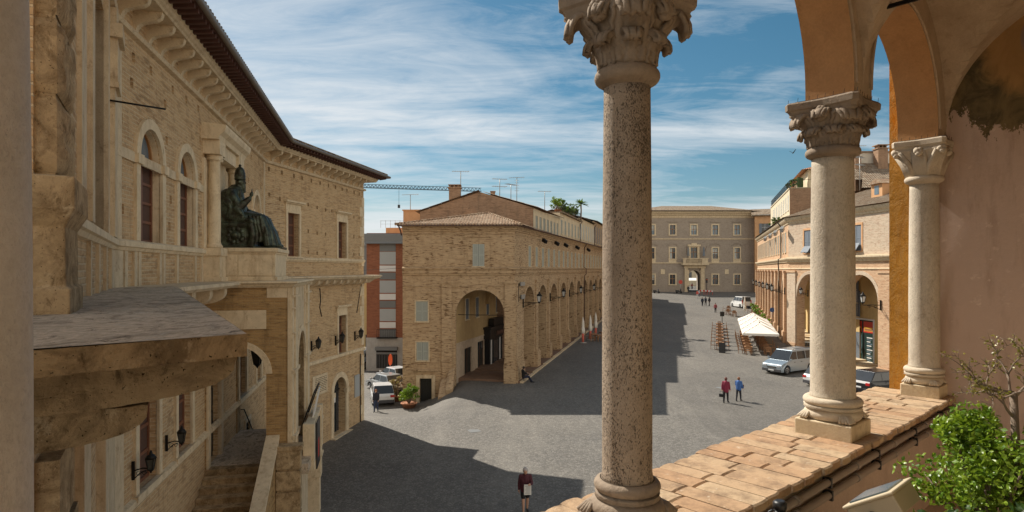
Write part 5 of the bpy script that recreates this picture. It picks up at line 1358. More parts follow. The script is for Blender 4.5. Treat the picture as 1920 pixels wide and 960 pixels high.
def side_street():
    # red clad apartment block at the end of the side street
    h = building('apartment_block', 'apartment block with red brick cladding and grey panel strip in the side street', 'apartment block', (-13, 62, -10.6))
    F = Frame((-14.7, 62), (-9.6, 62)); w = MB(); Z = lambda y: (505 - y) / 1150 * 62
    fbox(w, F, 0, F.L, -12, 0, Z(633), Z(437)); fbox(w, F, -.02, F.L + .02, -12, .12, -11.5, Z(633), 1)
    w.build('wall', [M['brick_red'], M['concrete']], h)
    c = MB(); fbox(c, F, -.3, F.L + .3, -12, .5, Z(457), Z(440)); c.add([F.p(-.45, Z(457), .6), F.p(F.L + .3, Z(457), .6), F.p(F.L + .3, Z(438), .1), F.p(-.45, Z(438), .1)], [(0, 1, 2, 3)]); c.build('cornice', M['panel_dark'], h)
    p = MB(); a, b = F.s_at(712), F.s_at(742)
    seq = [(457, 471, 2), (472, 496, 0), (498, 509, 1), (511, 524, 2), (526, 549, 0), (551, 562, 1), (564, 577, 2), (579, 602, 0), (604, 615, 1), (617, 633, 2)]
    for y0, y1, m in seq: fbox(p, F, a, b, .0, .05 if m != 0 else .02, Z(y1), Z(y0), m)
    p.build('window_strip', [M['panel_grey'], M['panel_white'], M['panel_dark']], h)
    d = MB(); a, b = F.s_at(706), F.s_at(745)
    fbox(d, F, a, b, .121, .14, Z(690), Z(652), 0)
    for k in range(14): s = a + (b - a) * k / 13; fbox(d, F, s, s + .03, .141, .16, Z(690), Z(665), 1)
    fbox(d, F, a - .05, b + .05, .121, .5, Z(656), Z(650), 2); fbox(d, F, a, b, .141, .16, Z(664), Z(660), 1)
    d.build('shop_gate', [M['dark'], M['panel_dark'], M['panel_dark']], h)
    bl = MB(); fbox(bl, F, F.s_at(708), F.s_at(746), .05, .5, Z(634), Z(632)); fbox(bl, F, F.s_at(708), F.s_at(746), .47, .5, Z(618), Z(617)); 
    for k in range(12): s = F.s_at(708) + k * .18; fbox(bl, F, s, s + .02, .47, .49, Z(632), Z(618))
    bl.build('balcony', M['iron'], h)
    h2 = building('terrace_house', 'ochre house with a railed roof terrace behind the red apartment block', 'house', (-10, 70, -10))
    w = MB(); Zq = lambda y: (505 - y) / 1150 * 70
    w.box(-14.4, -10.5, 70, 82, -11, Zq(427)); w.box(-11.7, -9.0, 66, 80, -11, (505 - 395) / 1150 * 66); w.box(-11.8, -8.9, 65.9, 80, (505 - 395) / 1150 * 66, (505 - 393) / 1150 * 66)
    w.build('wall', M['pl_peach'], h2)
    r = MB()
    for k in range(9): r.bar((-15 + k * .55, 70.1, Zq(427)), (-15 + k * .55, 70.1, Zq(413)), .03)
    r.bar((-15, 70.1, Zq(414)), (-10.5, 70.1, Zq(414)), .03); r.bar((-15, 70.1, Zq(420)), (-10.5, 70.1, Zq(420)), .02)
    r.bar((-10.6, 72, Zq(427)), (-10.6, 72, Zq(408)), .05); r.build('railing', M['metal_grey'], h2)
    h3 = building('ochre_house', 'narrow ochre house just past the corner of the curved palace', 'house', (-19, 78, -10.6))
    w = MB(); w.box(-24, -17.6, 78, 92, -11, 2.9); w.build('wall', M['pl_yellow'], h3)
    g = MB(); g.box(-24.2, -17.4, 77.8, 92, 2.9, 3.2); g.box(-24, -17.7, 77.9, 77.99, -1.5, 2.9); g.build('roof', M['panel_dark'], h3)
    g = MB(); g.box(-18.4, -17.9, 77.9, 77.99, -6.2, -5); g.box(-18.6, -17.9, 77.9, 77.99, -10.6, -8.3); g.build('window', M['glass'], h3)
side_street()

# ------------------------------------------------------------------ palace at the far end of the square
def far_palace():
    Y = 158; Z = lambda y: (505 - y) / 1150 * Y; XX = lambda x: (x - 960) / 1150 * Y
    h = building('far_palace', 'grey brown brick palace with a gateway and balcony closing the far end of the square', 'palace', (XX(1301), Y, -6.2))
    F = Frame((XX(1187), Y), (XX(1415), Y)); S = lambda x: XX(x) - XX(1187); zg = -8
    cx = (1222, 1261, 1301, 1341, 1382)
    ops = []
    for x in cx: ops.append((S(x - 5.2), S(x + 5.2), Z(440), Z(422)))
    for x in cx:
        if x == 1301: ops.append((S(1301 - 6), S(1301 + 6), Z(484), Z(464)))
        else: ops.append((S(x - 5), S(x + 5), Z(485), Z(465)))
        if x == 1301: ops.append((S(1291), S(1313), -8, Z(518), True))
        else: ops.append((S(x - 5.2), S(x + 5.2), Z(533), Z(515)))
    w = MB()
    fwall(w, F, 0, F.L, zg, Z(500), [o for o in ops if o[3] < Z(500)], depth=1.2); fwall(w, F, 0, F.L, Z(500), Z(403), [o for o in ops if o[3] > Z(500)], depth=.4)
    a, b, c, d = F.p(0, 0), F.p(F.L, 0), F.p(F.L, 0, -14), F.p(0, 0, -14)
    gx0, gx1 = S(1291), S(1313)
    for p, q in ((b, c), (d, a)): w.poly([(p.x, p.y, zg), (q.x, q.y, zg), (q.x, q.y, Z(403)), (p.x, p.y, Z(403))])
    Fb = Frame(c[:2], d[:2]); fwall(w, Fb, 0, Fb.L, zg, Z(403), [(Fb.L - gx1 - 3.2, Fb.L - gx0 - 3.2, zg, Z(518), True)], depth=1)
    for s in (gx0, gx1): w.poly([F.p(s, zg, -1.2), F.p(s + 3.2, zg, -13), F.p(s + 3.2, Z(506), -13), F.p(s, Z(506), -1.2)])
    w.poly([F.p(gx0, Z(506), -1.2), F.p(gx1, Z(506), -1.2), F.p(gx1 + 3.2, Z(506), -13), F.p(gx0 + 3.2, Z(506), -13)])
    w.build('wall', M['brick_pal'], h)
    st = MB()
    sweep(st, [F.p(0, 0)[:2], F.p(F.L, 0)[:2]], [(0, Z(449)), (.12, Z(449)), (.12, Z(447)), (0, Z(447))]); sweep(st, [F.p(0, 0)[:2], F.p(F.L, 0)[:2]], [(0, Z(494)), (.15, Z(494)), (.15, Z(492)), (0, Z(492))])
    st.build('string_course', M['stone'], h)
    k = MB(); sweep(k, [F.p(-.3, 0)[:2], F.p(F.L + .3, 0)[:2]], [(0, Z(409)), (.15, Z(408)), (.15, Z(405)), (.5, Z(401)), (.9, Z(399)), (.9, Z(397)), (0, Z(396))])
    for i in range(62): fbox(k, F, .1 + i * .5, .35 + i * .5, .1, .6, Z(404), Z(401))
    k.build('cornice', M['stone'], h)
    for o in ops:
        if o[2] == -8: continue
        mid = abs((o[0] + o[1]) / 2 - S(1301)) < .1 and o[3] < Z(440) and o[3] > Z(500)
        q = MB(); f = .3; a, b, z0, z1 = o[:4]
        for p, r in ((a - f, a), (b, b + f)): fbox(q, F, p, r, -.02, .1, z0, z1)
        fbox(q, F, a - f, b + f, -.02, .11, z1, z1 + f); fbox(q, F, a - f - .1, b + f + .1, -.02, .2, z0 - .25, z0)
        if Z(500) < z1 < Z(455):
            fbox(q, F, a - f, b + f, -.02, .06, z0 - 1.1, z0 - .25)
            farch(q, F, (a + b) / 2, z1 + f + .15 - .9, 1.6, 1.85, -.02, .15, 1, 10, R(35), R(145))
        elif z1 > Z(440): fbox(q, F, a - .6, b + .6, -.02, .2, z1 + .75, z1 + .95, 1)
        fbox(q, F, a, b, -.35, -.3, z0, z1, 2); fbox(q, F, (a + b) / 2 - .05, (a + b) / 2 + .05, -.29, -.25, z0, z1, 3); fbox(q, F, a, b, -.29, -.25, z0 + (z1 - z0) * .55, z0 + (z1 - z0) * .6, 3)
        kk = int(a * 7 + z0 * 5) % 4
        if kk == 0: fbox(q, F, a, (a + b) / 2 - .06, -.295, -.28, z0, z1, 4)
        elif kk == 1: fbox(q, F, a, b, -.295, -.28, z0 + (z1 - z0) * .45, z1, 4)
        q.build('window', [M['stone_pale'], M['brick_pal'], M['glass_pale'] if z1 > Z(440) and kk != 2 else M['glass'], M['wood_frame'], M['shutter_white']], h)
    g = MB()
    for a, b in ((S(1283), S(1289)), (S(1313.5), S(1320))): fbox(g, F, a, b, -.02, .5, -8, Z(503))
    fbox(g, F, S(1282), S(1322), -.02, .6, Z(503), Z(497)); fbox(g, F, S(1288), S(1291), -.02, .3, -8, Z(506), 1); fbox(g, F, S(1312.8), S(1314), -.02, .3, -8, Z(506), 1)
    g.build('portal', [M['stone'], M['stone_pale']], h)
    b = MB(); fbox(b, F, S(1277), S(1326), .0, 1.6, Z(497), Z(494)); 
    for k in range(26): s = S(1279) + k * .24; fbox(b, F, s, s + .1, 1.35, 1.5, Z(494), Z(485.5))
    for a, c_ in ((1278, 1283), (1313, 1324)): fbox(b, F, S(a), S(c_), 1.25, 1.55, Z(494), Z(485), 0)
    fbox(b, F, S(1277), S(1326), 1.2, 1.6, Z(485.5), Z(484))
    b.build('balcony', M['stone'], h)
    c = MB(); fbox(c, F, S(1291), S(1294), -.02, .3, Z(484), Z(462)); fbox(c, F, S(1308), S(1311), -.02, .3, Z(484), Z(462)); fbox(c, F, S(1289), S(1313), -.02, .45, Z(462), Z(458.5)); fbox(c, F, S(1296), S(1306), -.02, .35, Z(458.5), Z(456))
    c.build('coat_of_arms', M['stone_pale'], h)
    for x, m in ((1288, 'panel_dark'), (1317, 'shutter_blue')):
        f = MB(); f.bar(F.p(S(x), Z(482), .3), F.p(S(x) + (.6 if x > 1300 else -.6), Z(462), 1.6), .06, mat=0)
        q = F.p(S(x), Z(464), 1.3); f.hexa([q + Vector(v) for v in ((-.3, 0, -2.2), (.35, .1, -2.2), (.35, .25, -2.2), (-.3, .15, -2.2), (-.15, 0, 0), (.15, .1, 0), (.15, .25, 0), (-.15, .15, 0))], 1)
        f.build('flag', [M['wood_dark'], M[m]], h)
    for x0, x1 in ((1239, 1246.5), (1359, 1366)):
        f = MB(); fbox(f, F, S(x0), S(x1), 0, .12, Z(514), Z(505)); f.build('plaque', M['stone_pale'], h)
    f = MB(); fbox(f, F, S(1359) - .35, S(1359) - .05, .02, .14, Z(513), Z(505)); f.build('plaque_shade', M['wood_dark'], h) if False else None
    r = MB(); e = Z(396); t = Z(381)
    A, B = F.p(-1, e, 1.3), F.p(F.L + 1, e, 1.3); C, D = F.p(F.L + 1, e, -15), F.p(-1, e, -15); T0, T1 = F.p(9, t, -7), F.p(F.L - 9, t, -7)
    for q in ((A, B, T1, T0), (B, C, T1), (C, D, T0, T1), (D, A, T0)):
        n = (q[1] - q[0]).cross(q[2] - q[1]); o = list(q) if n.z > 0 else list(q)[::-1]; e0 = (q[1] - q[0]).normalized()
        r.poly(list(q), uv=[((p - q[0]).dot(e0), (p - q[0] - e0 * (p - q[0]).dot(e0)).length) for p in q])
    for i in range(int(F.L / .3)): r.tube([F.p(i * .3 - .8, e + .05, 1.35), F.p(i * .3 - .8, e + .3, .8)], .1, 6)
    r.build('roof', M['roof_old'], h)
    # what shows through the gateway
    b = building('house_beyond', 'sunlit cream house seen through the far gateway', 'house', (60, 215, -6)); w = MB(); w.box(45, 75, 215, 225, -8, 3); w.build('wall', M['pl_cream'], b)
    q = MB(); 
    for k in range(4): q.box(56 + k * 3, 57 + k * 3, 214.9, 214.98, -3, -1)
    q.build('window', M['glass'], b)
    # orange house to the right
    o = building('orange_house', 'orange plastered house with grey shutters at the right of the far palace', 'house', (66, 152, -7))
    F2 = Frame((61.2, 154.5), (72, 151)); w = MB(); ops = [(S2, S2 + 1.5, z0, z1) for z0, z1 in ((9, 11.5), (2.2, 5.0), (-2.5, -.3)) for S2 in (1.6, 5.0)]
    fwall(w, F2, 0, F2.L, -9, 13.6, ops, depth=.3); q, r_ = F2.p(0, 0), F2.p(0, 0, -9); w.poly([(r_.x, r_.y, -9), (q.x, q.y, -9), (q.x, q.y, 13.6), (r_.x, r_.y, 13.6)]); w.build('wall', M['pl_peach'], o)
    for k, op in enumerate(ops): shutter_win(F2, *op, o, 'shutter_blue', 'pl_peach', closed=False)
    r = MB(); r.poly([F2.p(-.8, 13.7, .8), F2.p(F2.L, 13.7, .8), F2.p(F2.L, 15.6, -5), F2.p(-.8, 15.6, -5)], uv=[(0, 0), (10, 0), (10, 6), (0, 6)]); fbox(r, F2, -.8, F2.L, -1, .8, 13.4, 13.68)
    r.build('roof', M['roof_old'], o)
far_palace()

# ------------------------------------------------------------------ arcaded house on the right (R)
RC = Vector((31.4, 69.7)); Rn = Frame(RC, (33.5, 50.5)); Rf = Frame(RC + Vector((.324, 1)) * 46, RC)
rh = building('corner_arcade_house', 'sunlit pale brick house with arcades turning the corner on the right of the square', 'house', (36, 70, -9.4))
def right_house():
    Z0 = -11; ZE = 5.8
    n_ar = [(1.75, 6.75, -10.5, -3.0, True), (9.75, 14.55, -10.5, -2.9, True)]
    s1, s2 = Rn.s_at(1508), Rn.s_at(1537); t1, t2 = Rn.s_at(1597.5), Rn.s_at(1620)
    n_w = [(s1, s1 + 1.5, 1.75, 4.2), (t1 - .2, t1 + 1.35, 1.75, 4.2)]
    w = MB(); fwall(w, Rn, 0, Rn.L, Z0, 1.2, n_ar, depth=.9, n=20, mat=1); fwall(w, Rn, 0, Rn.L, 1.2, ZE, n_w, depth=.2, mat=0)
    f_ar = [(Rf.L - (4.6 + 5.1 * n) - 1.65, Rf.L - (4.6 + 5.1 * n) + 1.65, -10, -2.9, True) for n in range(9)]
    f_w = [(Rf.L - (2.6 + 2.55 * n) - .5, Rf.L - (2.6 + 2.55 * n) + .5, 2.0, 4.3) for n in range(18)]
    fwall(w, Rf, 0, Rf.L, Z0, 1.2, f_ar, depth=.9, n=18, mat=1); fwall(w, Rf, 0, Rf.L, 1.2, ZE, f_w, depth=.2, mat=1)
    for F, s in ((Rf, 0), (Rn, Rn.L)): w.poly([F.p(s, Z0, 0), F.p(s, ZE, 0), F.p(s, ZE, -9), F.p(s, Z0, -9)])
    w.build('wall', [M['brick_r_pale'], M['brick_r']], rh)
    # inside of the arcade
    i = MB(); Bn = Frame(Rn.p(3.2, 0, -3.2)[:2], Rn.p(Rn.L, 0, -3.2)[:2]); Bf = Frame(Rf.p(0, 0, -3.6)[:2], Rf.p(Rf.L - 3.2, 0, -3.6)[:2])
    d_ops = [(Bn.s_at(1597) , Bn.s_at(1638), -9.6, -5.1), (.6, 1.8, -9.4, -6.4), (3.0, 4.4, -9.4, -6.4)]
    u_ops = [(Bn.s_at(1598), Bn.s_at(1608), -3.4, -1.2), (1.2, 2.1, -4.8, -2.2), (3.4, 4.3, -4.8, -2.2)]
    fwall(i, Bn, 0, Bn.L, Z0, -4.9, d_ops, depth=.25); fwall(i, Bn, 0, Bn.L, -4.9, .6, u_ops, depth=.2)
    fd = [(3 + 5.1 * k, 4.5 + 5.1 * k, -9.2, -6.0, True) for k in range(7)]; fwall(i, Bf, 0, Bf.L, Z0, .6, fd, depth=.3)
    for F, L in ((Rn, Rn.L), (Rf, Rf.L)): i.poly([F.p(0, .5, -.8), F.p(L, .5, -.8), F.p(L, .5, -3.6), F.p(0, .5, -3.6)])
    i.build('passage', M['pl_yellow'], rh)
    fl = MB(); 
    for k in range(9): s0 = k * 2.13; z = -8.75 - .75 * sst(s0 / 12 + .05); fbox(fl, Rn, s0, s0 + 2.12, -3.3, .5, -11, z + .14)
    for k in range(9): s0 = k * 5; z = gz(*Rf.p(s0 + 2.5, 0, 0)[:2]); fbox(fl, Rf, s0, s0 + 4.99, -3.7, .5, -11, z + .14)
    fl.build('pavement', M['stone'], rh)
    o = d_ops[0]; d = MB(); a, b = o[0], o[1]; m = a + (b - a) * .6
    fbox(d, Bn, a, b, -.2, -.15, o[2], o[3], 0); zp = o[3] - 1.35
    for p, q in ((a + .1, a + (b - a) * .42), (a + (b - a) * .5, b - .1)): fbox(d, Bn, p, q, -.149, -.13, zp + .1, o[3] - .15, 1); fbox(d, Bn, p + .1, q - .1, -.129, -.12, zp + .25, zp + .62, 2); fbox(d, Bn, p + .15, q - .15, -.119, -.112, zp + .3, zp + .5, 3)
    fbox(d, Bn, a + (b - a) * .03, a + (b - a) * .48, -.149, -.1, o[2], zp, 4); fbox(d, Bn, a + (b - a) * .1, a + (b - a) * .42, -.099, -.09, o[2] + 1.1, zp - .2, 5)
    fbox(d, Bn, a + (b - a) * .56, b - .1, -.149, -.1, o[2], zp, 4)
    for k in range(13): fbox(d, Bn, a + (b - a) * .66, b - .3 - .15 * (k % 3), -.099, -.094, zp - .45 - k * .2, zp - .35 - k * .2, 5 if k % 2 else 6)
    for p, q in ((a - .16, a), (b, b + .16)): fbox(d, Bn, p, q, -.02, .08, o[2], o[3] + .15, 6)
    fbox(d, Bn, a, b, -.02, .08, o[3], o[3] + .15, 6); fbox(d, Bn, a - .2, b + .2, -.02, .1, o[2] - .25, o[2] - .02, 6)
    d.build('shop_door', [M['black'], M['red_paint'], M['sign_yellow'], M['chair_wood'], M['door_green'], M['glass_pale'], M['panel_white']], rh)
    for o in u_ops: shutter_win(Bn, *o, rh, 'shutter_blue', 'pl_cream', closed=False)
    for o in d_ops[1:]: shutter_win(Bn, *o, rh, 'shutter_blue', 'pl_cream')
    q = MB()
    for o in fd: fbox(q, Bf, o[0], o[1], -.28, -.25, o[2], o[3] + .75)
    q.build('shop_door', M['glass'], rh)
    # piers, mouldings
    p = MB()
    for (a, b) in ((-.05, 1.6), (6.9, 9.6), (14.7, 17.2)): fbox(p, Rn, a, b, -.02, .14, -11, -.35, 1 if a < 6 else 0); fbox(p, Rn, a - .06, b + .06, -.02, .22, -.35, -.15); fbox(p, Rn, a - .08, b + .08, -.02, .24, -11, -8.2 - .6 * (a > 5))
    for n in range(10):
        s = Rf.L - (2.05 + 5.1 * n); s = min(s, Rf.L - .75)
        fbox(p, Rf, s - .5, s + .5, -.02, .3, -11, -.35, 0); fbox(p, Rf, s - .6, s + .6, -.02, .38, -.35, -.15); zb = gz(*Rf.p(s, 0, 0)[:2]); fbox(p, Rf, s - .7, s + .7, -.02, .44, -11, zb + 1.3)
    for o in n_ar: farch(p, Rn, (o[0] + o[1]) / 2, o[3], (o[1] - o[0]) / 2, (o[1] - o[0]) / 2 + .35, -.02, .06, 2, 20)
    for o in f_ar: farch(p, Rf, (o[0] + o[1]) / 2, o[3], 1.65, 1.95, -.02, .06, 2, 14)
    p.build('pilaster', [M['brick_r'], M['brick_r_pale'], M['brick_r_pale']], rh)
    k = MB(); line = [Rf.p(0, 0)[:2], RC, Rn.p(Rn.L, 0)[:2]]
    for pr in ([(0, .0), (.08, .02), (.08, .1), (0, .15)], [(0, .75), (.15, .8), (.2, .95), (.34, 1.05), (.4, 1.15), (.4, 1.3), (0, 1.36)], [(0, 5.1), (.1, 5.15), (.12, 5.3), (.3, 5.45), (.4, 5.6), (.45, ZE), (0, ZE)]): sweep(k, line, pr)
    k.build('cornice', M['stone'], rh)
    for o in n_w:
        shutter_win(Rn, *o, rh, 'shutter_blue', 'pl_peach', sur=.2)
        aw = MB(); a, b = o[0] + .1, o[1] - .1
        aw.hexa([Rn.p(a, o[2] + .05, .5), Rn.p(b, o[2] + .05, .5), Rn.p(b, o[2] + .7, .08), Rn.p(a, o[2] + .7, .08), Rn.p(a, o[2] + .09, .52), Rn.p(b, o[2] + .09, .52), Rn.p(b, o[2] + .74, .1), Rn.p(a, o[2] + .74, .1)]); aw.build('tilted_slats', M['shutter_blue'], rh)
    for o in f_w: shutter_win(Rf, *o, rh, 'shutter_white', 'stone', sur=.1)
    r = MB()
    tiles(r, Rn.p(-.4, 5.85, .6), Rn.p(Rn.L, 5.85, .6), Rn.p(4.5, 8.6, -6.5), Rn.p(Rn.L, 8.6, -6.5), sub=4)
    tiles(r, Rf.p(0, 5.85, .6), Rf.p(Rf.L + .4, 5.85, .6), Rf.p(0, 7.2, -3), Rf.p(Rf.L - 2.0, 7.2, -3), sub=2, row=1.5)
    tiles(r, Rn.p(Rn.L, 5.85, -13), Rn.p(-.4, 5.85, -13), Rn.p(Rn.L, 8.6, -6.5), Rn.p(4.5, 8.6, -6.5), sub=2, row=1.5)
    ro = r.build('roof', M['roof_old'], rh)
    for x, zb, wd in ((1607, 7.0, 1.5), (1664, 6.6, 1.6)):
        s = Rn.s_at(x); dm = MB(); z1 = zb + 1.1; o1, o0 = -2.0, -5.5
        fbox(dm, Rn, s - wd / 2, s + wd / 2, o0, o1, zb - 1, z1, 0); fbox(dm, Rn, s - .3, s + .3, o1, o1 + .02, zb + .1, z1 - .15, 1)
        dm.add([Rn.p(s - wd / 2 - .15, z1, o1 + .25), Rn.p(s + wd / 2 + .15, z1, o1 + .25), Rn.p(s, z1 + .5, o1 + .25), Rn.p(s - wd / 2 - .15, z1, o0), Rn.p(s + wd / 2 + .15, z1, o0), Rn.p(s, z1 + .5, o0)], [(0, 1, 2), (0, 2, 5, 3), (1, 4, 5, 2), (0, 3, 4, 1)], 2)
        dm.build('dormer', [M['pl_peach'], M['glass_pale'], M['roof']], ro)
    c = MB(); s = Rn.s_at(1604); fbox(c, Rn, s - .5, s + .6, -5.5, -4.5, 6.5, 9.6); fbox(c, Rn, s - .6, s + .7, -5.6, -4.4, 9.6, 9.75); c.build('chimney', M['brick_dark'], ro)
    dp = MB(); s = Rf.L - 5.8
    dp.tube([Rf.p(s, 5.7, .55), Rf.p(s, 5.2, .2), Rf.p(s, 1.4, .2), Rf.p(s, 1.2, .5), Rf.p(s, .6, .5), Rf.p(s, -.3, .42), Rf.p(s, -8.2, .42)], .07, 8); dp.build('drainpipe', M['iron'], rh)
    fx = MB()
    for F, s in ((Rf, Rf.L - .5), (Rf, Rf.L - 8), (Rf, Rf.L - 15), (Rf, Rf.L - 23)): q = F.p(s, 4.75, .5); fx.bar(q, q + Vector((-.5, -.7, -.35)), .35, .45)
    fx.build('floodlight', M['metal_grey'], rh)
M['sign_yellow'] = simple('yellow_sign', (.75, .45, .06), .5); M['door_green'] = simple('dark_green_joinery', (.01, .035, .03), .4)
right_house()

def right_rooftops():
    # roof terrace storey on the far wing
    Z = lambda y, Y: (505 - y) / 1150 * Y
    h = building('roof_terrace_house', 'rendered attic storey with a railed terrace and red tile roof above the right arcade', 'house', (41, 82, 5))
    F = Frame(Rf.p(Rf.L - 40, 0, -1.6)[:2], Rf.p(Rf.L - 13.0, 0, -1.6)[:2]); w = MB()
    ops = [(F.L - 2.2 - 2.6 * k, F.L - 1.1 - 2.6 * k, 8.0, 10.0) for k in range(9)]
    fwall(w, F, 0, F.L, 5, 10.8, ops, depth=.2, mat=0)
    q, r_ = F.p(F.L, 0, 0), F.p(F.L, 0, -9); w.poly([(q.x, q.y, 5), (r_.x, r_.y, 5), (r_.x, r_.y, 10.8), (q.x, q.y, 10.8)], 1)
    fbox(w, F, 8, F.L - 1.5, -9, -2.4, 10.8, 13.4, 2); fbox(w, F, 0, F.L, -9, .1, 10.7, 10.85, 0)
    w.build('wall', [M['pl_cream'], M['brick_dark'], M['pl_cream']], h)
    for o in ops: shutter_win(F, *o, h, 'shutter_white', 'pl_white')
    g = MB(); 
    for k in range(58): fbox(g, F, F.L - .45 * k - .05, F.L - .45 * k - .02, .0, .03, 10.85, 11.85)
    for z in (11.1, 11.4, 11.8): fbox(g, F, F.L - 26.5, F.L, .0, .03, z, z + .04)
    q0, q1 = F.p(F.L, 10.85, 0), F.p(F.L, 10.85, -6)
    for k in range(14): p = q0 + (q1 - q0) * k / 13; g.bar(p, p + Vector((0, 0, 1)), .03)
    g.bar(q0 + Vector((0, 0, 1)), q1 + Vector((0, 0, 1)), .04); g.build('railing', M['iron'], h)
    r = MB(); A, B, C, D = F.p(7, 13.3, -1.6), F.p(F.L - .6, 13.3, -1.6), F.p(F.L - .6, 13.3, -10), F.p(7, 13.3, -10); T0, T1 = F.p(11, 14.8, -6), F.p(F.L - 4.6, 14.8, -6)
    tiles(r, A, B, T0, T1, sub=2, row=.8); tiles(r, B, C, T1, T1, sub=2, row=.8)
    r.build('roof', M['roof_red'], h)
    aw = MB(); q = F.p(F.L - 1, 9.3, -1.5)
    for k in range(4): p = F.p(F.L - 1.2 - k * .35, 10.86, -1.2 - k * .2); aw.box(p.x - .12, p.x + .12, p.y - .1, p.y + .1, p.z, p.z + 1.5)
    aw.build('plant_screen', M['leaf_dark'], h)
    # more roofs behind the near wing
    h = building('hill_house', 'brown tiled house with a flat cream parapet and chimney behind the corner arcade house', 'house', (48, 76, 3))
    w = MB(); w.box(38.6, 60, 72, 74.5, 0, 13.7, 0); w.box(37.8, 60, 71.7, 72, 0, 10.5, 1); w.box(38.4, 60, 71.8, 74.7, 13.7, 13.85, 1)
    w.build('wall', [M['pl_white'], M['brick_dark']], h)
    r = MB()
    tiles(r, (37.2, 68.5, 10.0), (58, 68.5, 10.0), (39.8, 71.75, 12.4), (58, 71.75, 12.4), sub=3, row=.6)
    tiles(r, (37.4, 65.6, 8.7), (46, 64.0, 8.7), (39.6, 69.2, 10.9), (48, 68.2, 10.9), sub=3, row=.6)
    rr_ = r.build('roof', M['roof_old'], h)
    c = MB(); X = lambda x, Y: (x - 960) / 1150 * Y
    for x0, x1, y0, Y in ((1643, 1661, 280, 71), (1600, 1611, 296, 71)):
        c.box(X(x0, Y), X(x1, Y), Y - .4, Y + .6, 9, Z(y0, Y)); c.box(X(x0, Y) - .1, X(x1, Y) + .1, Y - .5, Y + .7, Z(y0, Y), Z(y0, Y) + .12)
        for k in range(3): a = X(x0, Y) + .1 + k * (X(x1, Y) - X(x0, Y) - .3) / 2; c.box(a, a + .12, Y - .3, Y + .5, Z(y0, Y) + .12, Z(y0, Y) + .4)
        c.box(X(x0, Y) - .1, X(x1, Y) + .1, Y - .5, Y + .7, Z(y0, Y) + .4, Z(y0, Y) + .5)
    c.build('chimney', M['brick_dark'], rr_)
    h = building('skylight_house', 'low house with a skylight in its tile roof, between the dormers and the hill house', 'house', (46, 64, 3))
    w = MB(); w.box(41.5, 47, 63, 70, 3, 8.4); w.build('wall', M['brick_dark'], h)
    r = MB(); tiles(r, (41, 62.3, 8.0), (47.4, 62.3, 8.0), (41, 67, 9.6), (47.4, 67, 9.6), sub=3); ro = r.build('roof', M['roof'], h)
    s = MB(); s.hexa([(41.8, 63.4, 8.5), (44, 63.4, 8.5), (44, 64.8, 9.0), (41.8, 64.8, 9.0), (41.8, 63.4, 8.7), (44, 63.4, 8.7), (44, 64.8, 9.2), (41.8, 64.8, 9.2)]); s.build('skylight', M['panel_white'], ro)
right_rooftops()
# ------------------------------------------------------------------ people
def limb(mb, a, b, r0, r1, n=8):
    a, b = Vector(a), Vector(b); mb.tube([a, a * .66 + b * .34, a * .33 + b * .67, b], [r0, r0 * .7 + r1 * .3 + .002, r0 * .3 + r1 * .7 + .001, r1], n)
    mb.sphere(a, r0, n, 6); mb.sphere(b, r1, n, 6)
def hand(mb, w, d, side, s=1.0, curl=.6):
    """palm, four unequal bent fingers and a thumb; w wrist point, d direction of the forearm"""
    d = Vector(d).normalized(); up = Vector((0, 1, 0)) if abs(d.y) < .8 else Vector((0, 0, 1))
    x = d.cross(up).normalized(); y = x.cross(d).normalized()
    pc = Vector(w) + d * .045 * s
    mb.sphere(pc, .042 * s, 8, 6, sc=(1, 1, 1)); limb(mb, w, pc + d * .03 * s, .026 * s, .034 * s)
    for k, l in enumerate((.068, .078, .072, .056)):
        b = pc + d * .04 * s + y * (.027 - .018 * k) * s; m = b + (d * .55 + x * .25 * side) * l * s; e = m + (d * (1 - curl) + x * curl * side) * l * .6 * s
        mb.tube([b, m, e], [.011 * s, .0105 * s, .009 * s], 6); mb.sphere(e, .009 * s, 6, 4)
    t0 = pc - d * .01 * s + y * .03 * s; t1 = t0 + (y * .7 + d * .5) * .035 * s; t2 = t1 + (d * .8 + x * .3 * side) * .03 * s
    mb.tube([t0, t1, t2], [.014 * s, .012 * s, .01 * s], 6)

